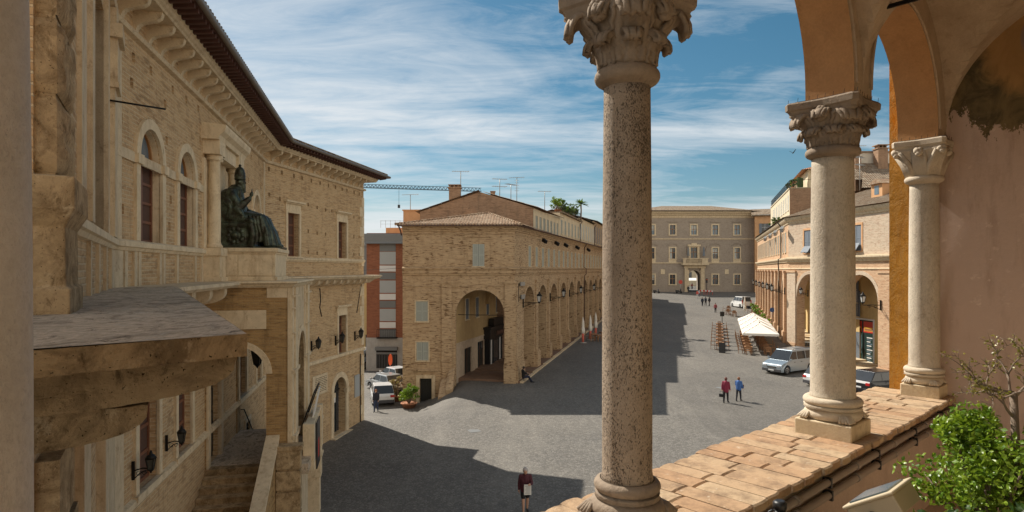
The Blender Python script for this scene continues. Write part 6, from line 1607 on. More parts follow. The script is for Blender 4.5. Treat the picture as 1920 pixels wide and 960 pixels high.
def person(label, loc, rz, H=1.7, jacket=(.05, .02, .02), trousers=(.02, .02, .03), hair=(.05, .03, .02), stride=.3, arms=(.25, -.2), bend=(.3, .3), longcoat=0.0, skirt=False, vox=.013, group=None, sit=False, hat=False, legs=None, hands=True):
    t = thing('person', label, 'person', loc, rz, group)
    q = lambda x, y, z: Vector((x * H, y * H, z * H))
    hipz = .52 if not sit else .27
    body, jk, tr, sh, hr = MB(), MB(), MB(), MB(), MB()
    pel = q(0, 0, hipz); neck = q(0, .0 if not sit else -.03, hipz + .325); shc = q(0, -.005 if not sit else -.03, hipz + .285)
    hd = q(0, .018 if not sit else .02, hipz + .41)
    # torso
    limb(body, pel, q(0, 0, hipz + .15), .075 * H, .07 * H); limb(body, q(0, 0, hipz + .14), shc, .07 * H, .066 * H)
    limb(body, shc, hd, .034 * H, .034 * H)
    # head: skull, jaw, nose, brow, ears
    body.sphere(hd, .06 * H, 14, 10, sc=(.86, 1.0, 1.18)); body.sphere(hd + q(0, .022, -.035), .04 * H, 10, 8, sc=(.95, 1, .9))
    body.sphere(hd + q(0, .062, -.008), .011 * H, 6, 5, sc=(.8, 1.2, 1.5))
    for s in (-1, 1): body.sphere(hd + q(s * .052, -.003, -.005), .014 * H, 6, 5, sc=(.4, .8, 1.2)); body.sphere(hd + q(s * .02, .051, .012), .009 * H, 6, 4)
    hr.sphere(hd + q(0, -.008, .014), .0655 * H, 14, 10, sc=(.92, 1.0, 1.12)) if not hat else hr.sphere(hd + q(0, -.004, .024), .068 * H, 14, 10, sc=(.95, 1.05, .95))
    if hat: hr.sphere(hd + q(0, .05, .04), .04 * H, 8, 5, sc=(1.2, 1, .25))
    # legs
    for k, s in enumerate((-1, 1)):
        a = stride * (1 if k else -1)
        hp = q(s * .052, 0, hipz - .01)
        if sit: kn = hp + q(s * .03, .235, .03); an = kn + q(s * .0, .16, -.24)
        else:
            kn = hp + q(0, math.sin(a) * .245 + .02 * abs(a), -math.cos(a) * .245); a2 = a * .55 - (.45 * abs(a) if a < 0 else 0)
            an = kn + q(0, math.sin(a2) * .235, -math.cos(a2) * .235)
        limb(body, hp, kn, .052 * H, .035 * H); limb(body, kn, an, .036 * H, .022 * H)
        ft = an + q(s * .01, .085, -.018 if not sit else -.02); limb(body, an + q(0, -.01, -.012), ft, .022 * H, .019 * H)
        limb(sh, an + q(0, -.018, -.012), ft + q(0, .01, -.002), .027 * H, .022 * H)
        if skirt: limb(tr, hp, hp * .35 + kn * .65, .06 * H, .056 * H)
        else: limb(tr, hp, kn, .058 * H, .043 * H); limb(tr, kn, an + q(0, 0, .01), .043 * H, .031 * H)
    limb(tr, pel + q(0, 0, .03), pel + q(0, 0, -.02), .079 * H, .075 * H)
    # arms
    for k, s in enumerate((-1, 1)):
        a = arms[k]; sp_ = shc + q(s * .108, 0, .012)
        el = sp_ + q(s * .03, math.sin(a) * .17, -math.cos(a) * .17); b = a + bend[k]
        inn = -s * .06 if bend[k] > .9 else 0
        wr = el + q(s * .005 + inn, math.sin(b) * .145, -math.cos(b) * .145)
        limb(body, sp_, el, .03 * H, .025 * H); limb(body, el, wr, .024 * H, .017 * H)
        if hands: hand(body, wr, wr - el, -s, H / 1.75)
        else: limb(body, wr, wr + (wr - el) * .45, .02 * H, .015 * H)
        limb(jk, sp_, el, .04 * H, .034 * H); limb(jk, el, el * .12 + wr * .88, .033 * H, .027 * H)
    low = pel + q(0, 0, -.02 - longcoat)
    limb(jk, low + q(0, 0, .05), q(0, 0, hipz + .14), (.082 + .12 * longcoat) * H, .082 * H, 12)
    for s in (-1, 1): limb(jk, q(s * .035, 0, hipz + .02 - longcoat), q(s * .045, 0, hipz + .2), .08 * H, .073 * H, 10); limb(jk, q(s * .05, 0, hipz + .2), shc + q(s * .06, 0, -.0), .07 * H, .05 * H, 10)
    limb(jk, q(0, 0, hipz + .12), shc + q(0, 0, -.005), .08 * H, .079 * H, 12); limb(jk, shc + q(0, 0, .0), neck + q(0, -.004, .004), .07 * H, .046 * H, 10)
    b = remesh(body.build('body', M['skin'], t), vox, 1)
    c = lambda nm, col: simple(nm, col, .8, var=.2, scale=9)
    remesh(jk.build('jacket', c('jacket_cloth', jacket), t), vox * 1.15, 2); remesh(tr.build('skirt' if skirt else 'trousers', c('trouser_cloth', trousers), t), vox * 1.15, 2)
    remesh(sh.build('shoes', M['black'], t), vox, 1); remesh(hr.build('cap' if hat else 'hair', c('hair', hair), t), vox, 1)
    return t
def face(px0, py0, px1, py1):
    a, b = at(px0, py0), at(px1, py1); d = b - a; return math.atan2(-d.x, d.y)
TOCAM = lambda p: math.atan2(p.x, -p.y)      # +Y local towards the camera
pA = at(985, 961)
A_ = person('person in a dark maroon jacket and black shorts walking with a white paper', pA, TOCAM(pA) + .1, 1.74, (.075, .016, .024), (.012, .012, .014), (.42, .38, .36), .22, (.5, -.12), (1.25, .25), longcoat=.06, skirt=True, vox=.0105)
def held(name, label, cat, loc, rz, parts):
    t = thing(name, label, cat, loc, rz)
    for nm, mb, mat in parts: mb.build(nm, mat, t)
    return t
ra = TOCAM(pA) + .1
mb = MB(); mb.box(-.14, .14, -.008, .008, -.2, .2); mb.box(-.14, -.02, .009, .012, -.195, .19)
q = MB(); 
for k in range(7): q.box(-.11, .1 - .02 * (k % 3), -.0105, -.0085, -.15 + .045 * k, -.135 + .045 * k)
for k in range(7): q.box(-.1, .1 - .02 * (k % 3), .0125, .0135, -.15 + .045 * k, -.135 + .045 * k)
c_, s_ = math.cos(ra), math.sin(ra); off = Vector((-.06, .30)); 
held('paper_sheet', 'white folded paper held in front of the maroon jacket', 'paper', (pA.x + c_ * off.x - s_ * off.y, pA.y + s_ * off.x + c_ * off.y, pA.z + .98), ra, [('sheet', mb, M['sign_white']), ('print', q, M['panel_grey'])])
pB = at(1361, 755); rB = TOCAM(pB) + math.pi - .25
person('person in a burgundy coat walking away and carrying a black handbag', pB, rB, 1.72, (.22, .022, .05), (.015, .013, .014), (.13, .045, .035), .24, (-.15, .15), (.15, .15), longcoat=.07, vox=.0125)
pB2 = at(1385, 752); 
person('person in a blue jacket carrying a dark bag, walking beside the burgundy coat', pB2, TOCAM(pB2) + math.pi - .35, 1.64, (.05, .13, .36), (.018, .018, .024), (.2, .085, .04), .26, (.35, .2), (1.3, .4), longcoat=.03, vox=.0125)
mb = MB(); mb.box(-.15, .15, -.06, .06, -.2, 0); mb.tube([(-.1, 0, 0), (-.07, 0, .2), (.07, 0, .2), (.1, 0, 0)], .012, 6)
cB, sB = math.cos(rB), math.sin(rB)
def loc_of(p, rz, x, y, z): return (p.x + math.cos(rz) * x - math.sin(rz) * y, p.y + math.sin(rz) * x + math.cos(rz) * y, p.z + z)
h1 = thing('handbag', 'black handbag hanging from the hand of the burgundy coat', 'handbag', loc_of(pB, rB, -.27, -.1, .58), rB); mb.build('bag', M['black'], h1, bevel=.03)
mb = MB(); mb.box(-.17, .17, -.07, .07, -.13, .13); h2 = thing('shoulder_bag', 'dark bag held at the chest of the blue jacket', 'bag', loc_of(pB2, TOCAM(pB2) + math.pi - .35, .1, .24, 1.0), TOCAM(pB2) + math.pi - .35); mb.build('bag', M['wood_dark'], h2, bevel=.04)
pL = at(705, 772)
person('person in dark blue clothes walking out of the side street past the parked cars', pL, TOCAM(pL) - .3, 1.66, (.015, .017, .03), (.03, .045, .1), (.25, .1, .05), .22, (.2, -.15), (.4, .3), vox=.014)
pS = at(984, 719)
person('person in dark clothes sitting on the kerb against the corner pier of the arcade', pS + Vector((-.1, .25, 0)), -1.25, 1.72, (.012, .012, .014), (.018, .022, .05), (.03, .02, .015), 0, (.7, .7), (.7, .7), vox=.018, sit=True)
for (px, py, hgt, jc, tc_, lab, rz) in (
    (1317, 574, 1.74, (.02, .03, .05), (.02, .02, .03), 'leftmost of three people in dark clothes standing in the far square', .2),
    (1323, 573, 1.76, (.03, .03, .045), (.02, .02, .02), 'middle one of three people in dark clothes in the far square', 2.8),
    (1330, 573.5, 1.82, (.02, .018, .022), (.03, .012, .012), 'rightmost of three people in dark clothes standing in the far square', -2.2),
    (1341.5, 586.5, 1.72, (.3, .08, .09), (.02, .02, .025), 'person in a pinkish red top walking alone near the stacked cafe tables', 0),
    (1307.5, 559, 1.75, (.5, .1, .08), (.5, .48, .46), 'person in red and white clothes near the far gateway', .5),
    (1311, 556, 1.6, (.4, .4, .42), (.1, .1, .14), 'person in grey beside the red and white clothes near the far gateway', 1.5),
    (1290.5, 549, 1.75, (.03, .03, .03), (.02, .02, .02), 'person in black at the left side of the far gateway', .3),
    (1125, 596, 1.7, (.012, .012, .014), (.012, .012, .014), 'person in black standing under the far arcade arches', 1.0)):
    person(lab, at(px, py), TOCAM(at(px, py)) + rz, hgt, jc, tc_, (.04, .03, .02), .18, (.2, -.2), (.3, .3), vox=.024, hands=False)
for k in range(7):
    p = Vector((52.5 + .62 * k, 179 + (k * 37 % 5), 0)); p.z = gz(p.x, p.y)
    cc = [(.2, .05, .05), (.05, .06, .1), (.4, .38, .35), (.02, .02, .02), (.1, .15, .3), (.3, .2, .1), (.03, .03, .03)][k]
    person('one of a crowd of people in mixed clothes seen through the far gateway', p, k * 1.3, 1.7, cc, (.03, .03, .05), (.05, .03, .02), .2, (.2, -.2), (.3, .3), vox=.04, group='crowd beyond the far gateway', hands=False)

# ------------------------------------------------------------------ bronze statue
def statue():
    q0 = Fm.p(8.25, .66, .12); rz = math.atan2(Fm.n.y, Fm.n.x)
    t = thing('statue', 'dark bronze seated statue of a robed man in a tall domed cap raising one hand', 'statue', q0, rz)
    V = Vector
    th = MB()
    th.box(.0, .95, -.55, .55, 0, .82); th.box(-.16, .25, -.52, .52, 0, 1.45); th.box(-.03, 1.0, -.6, .6, 0, .1); th.box(-.02, .98, -.58, .58, .68, .8)
    for s in (-1, 1):
        th.sphere((.9, s * .5, .86), .13, 12, 8); th.tube([(.2, s * .5, .95), (.9, s * .5, .9)], .09, 8)
        th.tube([(.9, s * .52, .1), (.98, s * .56, .4), (.9, s * .52, .75)], [.12, .1, .12], 8)
        for a in range(10): th.sphere((.45 + .22 * math.cos(a * .63), s * .56, .4 + .22 * math.sin(a * .63)), .05, 6, 5)
        th.sphere((.45, s * .57, .4), .12, 8, 6, sc=(1, .6, 1))
    th.box(1.0, 1.85, -.55, .55, 0, .07)
    remesh(th.build('throne', M['bronze'], t), .022, 1)
    f = MB()
    # torso leaning slightly forward, with heavy cope
    limb(f, (.35, 0, .95), (.32, 0, 1.5), .34, .33, 14); limb(f, (.32, 0, 1.5), (.34, 0, 1.85), .33, .25, 14); limb(f, (.34, 0, 1.85), (.46, 0, 2.05), .18, .12, 12)
    f.sphere((.49, 0, 2.16), .15, 16, 12, sc=(1.05, .85, 1.2))
    f.sphere((.63, 0, 2.15), .035, 8, 6, sc=(1.2, .8, 1.5)); f.sphere((.60, 0, 2.22), .05, 8, 6, sc=(.6, 1.9, .5))
    for s in (-1, 1): f.sphere((.48, s * .13, 2.16), .035, 6, 5, sc=(1, .5, 1.4)); f.sphere((.605, s * .05, 2.19), .02, 6, 5)
    limb(f, (.57, 0, 2.06), (.62, 0, 1.86), .085, .04, 10); f.sphere((.58, 0, 2.0), .1, 10, 8, sc=(.8, .9, 1.2))        # beard
    f.sphere((.12, 0, 1.35), .4, 16, 12, sc=(.85, 1.25, 1.3)); f.sphere((.18, 0, 1.72), .3, 14, 10, sc=(.95, 1.35, .8)); f.sphere((.3, 0, 1.05), .42, 14, 10, sc=(1.1, 1.2, .8))
    # shoulders
    for s in (-1, 1): limb(f, (.32, s * .1, 1.86), (.30, s * .36, 1.72), .17, .16, 12)
    # raised right arm (towards the camera side) and resting left arm
    limb(f, (.32, -.4, 1.7), (.55, -.48, 1.3), .15, .14, 12); limb(f, (.55, -.48, 1.3), (.83, -.42, 1.58), .14, .085, 12)
    limb(f, (.83, -.42, 1.58), (.88, -.41, 1.66), .05, .045)
    hand(f, (.88, -.41, 1.66), (.35, .05, 1), 1, 1.55, .25)
    f.tube([(.45, -.5, 1.28), (.62, -.56, 1.1), (.72, -.5, .95)], [.14, .1, .04], 8)      # hanging sleeve
    limb(f, (.32, .4, 1.7), (.55, .5, 1.25), .15, .13, 12); limb(f, (.55, .5, 1.25), (.95, .36, 1.15), .12, .08, 12); hand(f, (.95, .36, 1.15), (1, 0, -.15), -1, 1.5, .4)
    # lap, knees, skirts
    for s in (-1, 1):
        limb(f, (.35, s * .2, .98), (1.18, s * .27, .93), .25, .2, 12); limb(f, (1.18, s * .27, .93), (1.34, s * .27, .2), .2, .17, 12)
        limb(f, (1.4, s * .24, .13), (1.72, s * .26, .1), .1, .07, 8)
    limb(f, (1.1, 0, .85), (1.3, 0, .15), .2, .22, 12)
    rr = random.Random(4)
    for k in range(26):          # falling folds of the robe
        a = -1.25 + 2.5 * k / 25; y0 = .46 * math.sin(a); x0 = 1.12 + .25 * math.cos(a); y1 = .58 * math.sin(a * 1.05) + rr.uniform(-.03, .03); x1 = 1.3 + .38 * math.cos(a) + rr.uniform(-.05, .05)
        f.tube([(x0, y0, .95 + rr.uniform(-.06, .06)), ((x0 + x1) / 2 + .03, (y0 + y1) / 2, .55), (x1, y1, .08)], [.05, .055 + rr.uniform(-.01, .02), .075], 7)
    for k in range(9):            # swags across the lap and the side
        x = .3 + .11 * k; f.tube([(x, -.44, 1.05), (x + .05, -.5, .8 - .1 * math.sin(k)), (x + .12, -.5, .45 + .1 * math.cos(k * 2)), (x + .1, -.52, .2)], [.05, .06, .055, .05], 7)
    for k in range(5): f.tube([(.7 + .1 * k, -.36, 1.12 - .02 * k), (.8 + .1 * k, 0, 1.22 - .03 * k), (.7 + .1 * k, .36, 1.12 - .02 * k)], .05, 7)
    for k in range(7):            # cope folds down the back and shoulder
        a = .5 + k * .28; f.tube([(.3 + .1 * math.cos(a), -.3 * math.sin(a) - .1, 1.9), (.2 + .12 * math.cos(a), -.52, 1.45), (.22 + .15 * k * .5, -.55, .95)], [.06, .07, .06], 7)
    f.tube([(.5, -.16, 1.9), (.56, -.22, 1.5), (.62, -.2, 1.15)], [.05, .06, .05], 7); f.tube([(.5, .16, 1.9), (.56, .22, 1.5), (.62, .2, 1.15)], [.05, .06, .05], 7)
    remesh(f.build('figure', M['bronze'], t), .018, 0)
    h = MB(); h.lathe([(.155, 2.22), (.175, 2.26), (.165, 2.3), (.175, 2.36), (.165, 2.4), (.165, 2.46), (.145, 2.5), (.14, 2.55), (.1, 2.62), (.04, 2.66), (.035, 2.68), (.05, 2.7), (.03, 2.74)], (.48, 0), 18)
    h.build('domed_cap', M['bronze'], t)
statue()

# ------------------------------------------------------------------ vehicles
def car(name, label, cat, loc, heading, paint, L=4.2, W=1.75, H=1.5, kind='hatch', group=None, rails=False):
    """heading: plan angle of the nose. local x forward"""
    t = thing(name, label, cat, loc, heading, group)
    wr = .31 * (H / 1.5) ** .5; fx, rx = L * .5 - .82, -L * .5 + .75
    if kind == 'van': bel, hood, ws, rf0, rf1, tail = H * .56, .50, L * .5 - .95, L * .5 - 1.75, -L * .5 + .18, -L * .5 + .03
    elif kind == 'suv': bel, hood, ws, rf0, rf1, tail = H * .6, .58, L * .5 - 1.25, L * .5 - 2.05, -L * .5 + .75, -L * .5 + .12
    else: bel, hood, ws, rf0, rf1, tail = H * .6, .58, L * .5 - 1.05, L * .5 - 1.85, -L * .5 + .6, -L * .5 + .12
    zb = .22
    def arc(cx): return [(cx + (wr + .07) * math.cos(a), wr + (wr + .07) * math.sin(a)) for a in [math.pi - math.pi * i / 10 for i in range(11)]]
    low = [(-L / 2 + .05, zb)] + [(rx - wr - .07, zb)] + arc(rx) + [(rx + wr + .07, zb), (fx - wr - .07, zb)] + arc(fx) + [(fx + wr + .07, zb), (L / 2 - .08, zb), (L / 2, zb + .2), (L / 2 - .02, bel * .62), (L / 2 - .10, bel * .76), (L / 2 - .32, bel * .85), (ws + .05, bel), (tail, bel + .03), (-L / 2, bel - .15), (-L / 2, .5)]
    b = MB(); n = len(low)
    hw = W / 2
    cols = [(-hw, .0), (-hw + .04, 1), (hw - .04, 1), (hw, 0)]
    def shape(y, k):   # slight tumble of the flank
        return [(x, y * (1 - .05 * max(0, (z - bel * .6)) / bel - .06 * max(0, abs(x) / (L / 2) - .75) * 4), z) for x, z in low]
    A, B = shape(-hw, 0), shape(hw, 0)
    b.add(A + B, [tuple(range(n)), tuple(range(2 * n - 1, n - 1, -1))] + [(i, i + n, (i + 1) % n + n, (i + 1) % n) for i in range(n)])
    body = b.build('body', paint, t, bevel=.035)
    g = MB()
    prof = [(ws, bel - .03), (rf0, H - .03), (rf1, H), (tail + .02, bel)]; rt = .80
    def ring(sc_low, sc_hi, grow=0):
        return [[(x, -hw * s, z) for (x, z), s in zip(prof, (sc_low, sc_hi, sc_hi, sc_low))], [(x, hw * s, z) for (x, z), s in zip(prof, (sc_low, sc_hi, sc_hi, sc_low))]]
    a, c = ring(.95, rt); m = 4
    g.add(a + c, [tuple(range(m)), tuple(range(2 * m - 1, m - 1, -1))] + [(i, i + m, (i + 1) % m + m, (i + 1) % m) for i in range(m)])
    g.build('cabin', paint, t, bevel=.04)
    gl = MB()
    def side_glass(x0, x1, y):   # between belt and roof, following the cabin
        pts = []
        for (x, up) in ((x0, 0), (x1, 0), (x1, 1), (x0, 1)):
            f = .1 if not up else .84
            z = bel + (H - bel) * f; xl = ws + (rf0 - ws) * f - .07; xr = tail + (rf1 - tail) * f + .07
            xx = min(max(x, xr), xl); s = .95 + (rt - .95) * f
            pts.append((xx, y * (hw * s + .006), z))
        q = [(p[0], p[1] - y * .03, p[2]) for p in pts]
        gl.hexa(q + pts if y < 0 else pts + q)
    nsp = 3 if kind in ('van', 'suv') else 2; x1 = ws - .1; x0 = tail + .1; w_ = (x1 - x0) / nsp
    for k in range(nsp):
        for y in (-1, 1): side_glass(x1 - w_ * (k + 1) + .05, x1 - w_ * k - .03, y)
    for (pa, pb) in ((0, 1), (3, 2)):
        P, Q = prof[pa], prof[pb]; d = Vector((Q[0] - P[0], 0, Q[1] - P[1])); nrm = Vector((d.z, 0, -d.x)).normalized() * (.012 if pa == 0 else -.012)
        e = []
        for f, s in ((.05, .96), (.94, .8)): 
            o = Vector((P[0], 0, P[1])) + d * f
            e.append((o, hw * s * .97))
        lo, hi = e
        f4 = [(lo[0].x, -lo[1], lo[0].z), (lo[0].x, lo[1], lo[0].z), (hi[0].x, hi[1], hi[0].z), (hi[0].x, -hi[1], hi[0].z)]
        f4 = [Vector(p) for p in f4]; gl.hexa([p - nrm * 2 for p in f4] + [p + nrm for p in f4])
    gl.build('window', M['car_glass'], t)
    for x in (fx, rx):
        for y in (-1, 1):
            w = MB(); prf = [(wr * .55, -.1), (wr * .96, -.1), (wr, -.07), (wr, .07), (wr * .96, .1), (wr * .55, .1)]
            w.rings([[(x + r * math.cos(2 * math.pi * k / 20), y * (hw - .12) + yy, wr + r * math.sin(2 * math.pi * k / 20)) for k in range(20)] for r, yy in prf])
            wo = w.build('wheel', M['rubber'], t)
            r = MB(); r.rings([[(x + r_ * math.cos(2 * math.pi * k / 20), y * (hw - .12) + y * yy, wr + r_ * math.sin(2 * math.pi * k / 20)) for k in range(20)] for r_, yy in ((wr * .66, .095), (wr * .62, .112), (wr * .5, .09), (.02, .1))], 0, False)
            for k in range(5): a_ = k * 1.2566; r.bar((x, y * (hw - .12) + y * .107, wr), (x + wr * .6 * math.cos(a_), y * (hw - .12) + y * .107, wr + wr * .6 * math.sin(a_)), .05, .02)
            r.build('rim', M['rim'], wo)
    for y in (-1, 1):
        q = MB(); q.box(L / 2 - .3, L / 2 - .0, y * hw * .66 - .17, y * hw * .66 + .17, bel * .56, bel * .72); q.build('headlight', M['lamp_glass'], t, bevel=.03)
        q = MB()
        if kind in ('van',): q.box(-L / 2 - .012, -L / 2 + .08, y * hw * .88 - .09, y * hw * .88 + .09, bel * .75, bel * 1.25)
        else: q.box(-L / 2 - .012, -L / 2 + .15, y * hw * .76 - .16, y * hw * .76 + .16, bel * .72, bel * .92)
        q.build('tail_light', M['tail_red'], t, bevel=.02)
        q = MB(); q.box(ws - .25, ws - .1, y * (hw + .02), y * (hw + .18), bel + .02, bel + .2); q.build('mirror', paint, t, bevel=.03)
        q = MB(); 
        for k in range(2): q.box(ws - .95 - .95 * k, ws - .78 - .95 * k, y * (hw * .97) - .015, y * (hw * .97) + .015, bel - .16, bel - .12)
        q.build('door_handle', M['black'], t)
        if rails:
            q = MB(); q.tube([(rf0 - .2, y * hw * .7, H), (rf0 - .3, y * hw * .7, H + .07), (rf1 + .3, y * hw * .7, H + .08), (rf1 + .2, y * hw * .7, H + .01)], .022, 6); q.build('roof_rail', M['black'], t)
    for sx in (L / 2 - .12, -L / 2 - .04): q = MB(); q.box(sx, sx + .16, -hw * .92, hw * .92, zb + .02, zb + .26); q.build('bumper', M['bumper'] if kind != 'suv' else paint, t, bevel=.03)
    q = MB(); q.box(L / 2 - .06, L / 2 + .012, -.4, .4, bel * .48, bel * .61); 
    for k in range(3): q.box(L / 2 + .012, L / 2 + .02, -.38, .38, bel * .5 + .05 * k, bel * .5 + .05 * k + .015, 1)
    q.build('grille', [M['black'], M['rim']], t)
    for x in (L / 2 + .042, -L / 2 - .052):
        q = MB(); q.box(x, x + .01, -.26, .26, zb + .1, zb + .21) if x > 0 else q.box(x, x + .012, -.26, .26, zb + .3, zb + .41); q.build('number_plate', M['panel_white'], t)
    q = MB()
    for y in (-1, 1): q.box(rx + wr + .1, fx - wr - .1, y * hw * .985 - .012, y * hw * .985 + .012, zb + .24, zb + .31)
    q.build('side_trim', M['bumper'], t)
    return t
def paint(name, c, metal=.3): return simple(name, c, .3, metal, var=.03, coat=.6)
M['car_glass'] = glassmat('car_glass', (.02, .025, .03), .05); M['lamp_glass'] = simple('headlight_lens', (.5, .52, .55), .15, .2); M['tail_red'] = simple('tail_light_red', (.45, .015, .015), .2); M['bumper'] = simple('grey_plastic_bumper', (.06, .06, .065), .6)
pv = at(1457, 699); hv = math.atan2(-2.1, -3.5)
def centre_from(px, py, dx): return at(px, py)
pv = at(1479, 697)
car('people_carrier', 'light blue grey people carrier with roof rails parked by the corner arcade', 'car', pv, hv, paint('light_blue_metallic', (.31, .37, .42), .5), 4.75, 1.95, 2.0, 'van', rails=True)
ps = at(1652, 735)
car('estate_car', 'black sport utility car with red tail lights parked under the golden pier', 'car', ps, R(22), simple('black_gloss', (.006, .006, .009), .3, 0, var=.03, coat=.25), 4.7, 1.9, 1.68, 'suv')
pw = at(1556, 722)
car('parked_car', 'white car mostly hidden behind the middle column', 'car', pw, R(24), paint('white_gloss', (.7, .7, .7), 0), 4.0, 1.7, 1.5)
car('parked_car', 'white hatchback seen from behind, nearest of the cars in the side street', 'car', at(716, 752), R(90 + 16), paint('white_hatch_paint', (.62, .62, .62), 0), 4.0, 1.72, 1.52)
car('parked_car', 'silver grey hatchback parked in front of the nearest white one', 'car', at(722, 731.5), R(90 + 42), paint('silver_paint', (.42, .43, .43), .5), 4.0, 1.7, 1.5)
car('parked_car', 'white car farthest in the row, half hidden by the arcade house corner', 'car', at(738, 716), R(90 + 42), paint('white_far_paint', (.6, .6, .6), 0), 3.9, 1.7, 1.45)
car('parked_car', 'bluish van glimpsed between the curved palace and the red apartment block', 'van', (-15.6, 64.5, gz(-15.6, 64.5)), R(80), paint('pale_blue_paint', (.4, .47, .55), .2), 4.6, 1.8, 2.0, 'van')
car('delivery_van', 'white delivery van parked across the far square beside a folded parasol', 'van', at(1389, 576.5), R(96), paint('white_van_paint', (.68, .68, .66), 0), 4.8, 2.0, 2.2, 'van')
pm = at(1246, 548)

# ------------------------------------------------------------------ street lamps and lanterns on the walls
def lantern_mesh(mb, c, s=1.0):
    x, y, z = c; r0, r1, h = .11 * s, .19 * s, .42 * s
    lo = [(x + r0 * math.cos(a), y + r0 * math.sin(a), z - h / 2) for a in [math.pi / 4 + i * math.pi / 2 for i in range(4)]]; hi = [(x + r1 * math.cos(a), y + r1 * math.sin(a), z + h / 2) for a in [math.pi / 4 + i * math.pi / 2 for i in range(4)]]
    for i in range(4):
        mb.bar(lo[i], hi[i], .028 * s); mb.bar(lo[i], lo[(i + 1) % 4], .03 * s); mb.bar(hi[i], hi[(i + 1) % 4], .035 * s)
    mb.lathe([(r1 * 1.12, z + h / 2), (r1 * .7, z + h / 2 + .12 * s), (r1 * .35, z + h / 2 + .16 * s), (r1 * .3, z + h / 2 + .22 * s), (.02 * s, z + h / 2 + .3 * s)], (x, y), 8); mb.lathe([(r0 * 1.1, z - h / 2), (r0 * .4, z - h / 2 - .08 * s), (.01, z - h / 2 - .14 * s)], (x, y), 8)
    return [lo, hi]
def wall_lamp(label, F, s, z, out, dz, group, size=1.0, o0=.1, glass='lamp_pale'):
    q = F.p(s, z, o0); t = thing('wall_lantern', label, 'lantern', q, math.atan2(F.n.y, F.n.x), group)
    b = MB(); b.bar((-.01, 0, -.35 * size), (-.01, 0, .35 * size), .1 * size, .05 * size)
    b.tube([(0, 0, 0), (out * .5, 0, .04), (out, 0, .02)], .026 * size, 6)
    pts = [(0 + .0, 0, -.32 * size)]
    for i in range(10): a = i / 9; pts.append((out * .75 * a, 0, -.32 * size + .3 * size * math.sin(a * 1.57)))
    b.tube(pts, .02 * size, 6)
    for cx_, r in ((out * .3, .11), (out * .62, .08)): b.tube([(cx_ + r * size * math.cos(a) * (1 - a / 11), 0, -.12 * size + r * size * math.sin(a) * (1 - a / 11)) for a in [k * .5 for k in range(16)]], .012 * size, 5)
    b.tube([(out, 0, .02), (out, 0, dz - .33 * size)] if dz > 0 else [(out, 0, .02), (out, 0, dz + .4 * size)], .02 * size, 6)
    b.build('bracket', M['iron'], t)
    l = MB(); lo, hi = lantern_mesh(l, (out, 0, dz), size); lo_ = l.build('lamp_head', M['iron'], t)
    g = MB(); sc_ = lambda p, k: (out + (p[0] - out) * k, p[1] * k, p[2]); g.hexa([sc_(p, .96) for p in lo] + [sc_(p, .96) for p in hi]); g.build('lamp_glass', M[glass], lo_)
    return t
M['lamp_pale'] = simple('frosted_lamp_glass', (.5, .5, .48), .2, var=.1); M['lamp_dark'] = simple('dark_lamp_glass', (.06, .06, .055), .15, var=.2)
places = ['at the corner pier beside the seated person', 'second from the corner pier along the arcade', 'third from the corner pier along the arcade', 'fourth from the corner pier along the arcade', 'farthest, next to the slender column']
for n in range(5):
    wall_lamp('black iron lantern on a long bracket, ' + places[n], Ll, (1.9 + 10.2 * n) * KY, -2.75, 1.35, .35, 'lanterns along the long arcade', 1.15, o0=.2)
rp_ = ['second from the corner of the sunlit arcade', 'third from the corner of the sunlit arcade', 'fourth from the corner of the sunlit arcade', 'fifth from the corner of the sunlit arcade', 'farthest of the sunlit arcade']
wall_lamp('pale glass lantern on a bracket at the corner of the sunlit arcade', Rf, Rf.L - .8, -2.5, 1.4, .3, 'lanterns along the sunlit arcade', 1.15, o0=.3)
for n in range(5): wall_lamp('pale glass lantern on a bracket, ' + rp_[n], Rf, Rf.L - (6.6 + 6.6 * n), -2.5, 1.4, .3, 'lanterns along the sunlit arcade', 1.15, o0=.3)
wall_lamp('pale glass lantern between the middle column and the golden pier, above the green shop door', Rn, Rn.s_at(1655), -3.2, 1.7, .55, None, 1.3, o0=.2)
wall_lamp('black lantern in the first corner arch, just left of the middle column', Rn, 3.3, -2.6, .8, .2, None, 1.0, o0=-.3)
ffy = lambda y: (y - 27.5) / Ff.t.y
for y, lab in ((31.45, 'beside the marble plaque'), (34.0, 'left of the lower window with a stone hood'), (36.35, 'near the far corner of the curved palace')): wall_lamp('dark ornate iron lantern ' + lab, Ff, ffy(y), -3.95, .38, .12, 'lanterns on the curved palace', .78, o0=.05, glass='lamp_dark')
for s, lab in ((.95, 'lowest at the left under the balcony ledge'), (3.0, 'between the two lower windows left of the stair')): wall_lamp('dark ornate iron lantern ' + lab, Fm, s, -4.15, .32, .12, 'lanterns on the curved palace', .55, o0=.05, glass='lamp_dark')
t = thing('hanging_lantern', 'big black iron lantern hanging inside the arch of the stair porch', 'lantern', Fm.p(8.4, -2.2, 1.1)); l = MB(); lo, hi = lantern_mesh(l, (0, 0, -.7), 1.0); l.tube([(0, 0, -.2), (0, 0, 1.2)], .02, 5); lh = l.build('lamp_head', M['iron'], t); g = MB(); g.hexa([(p[0] * .9, p[1] * .9, p[2]) for p in lo] + [(p[0] * .9, p[1] * .9, p[2]) for p in hi]); g.build('lamp_glass', M['lamp_dark'], lh)

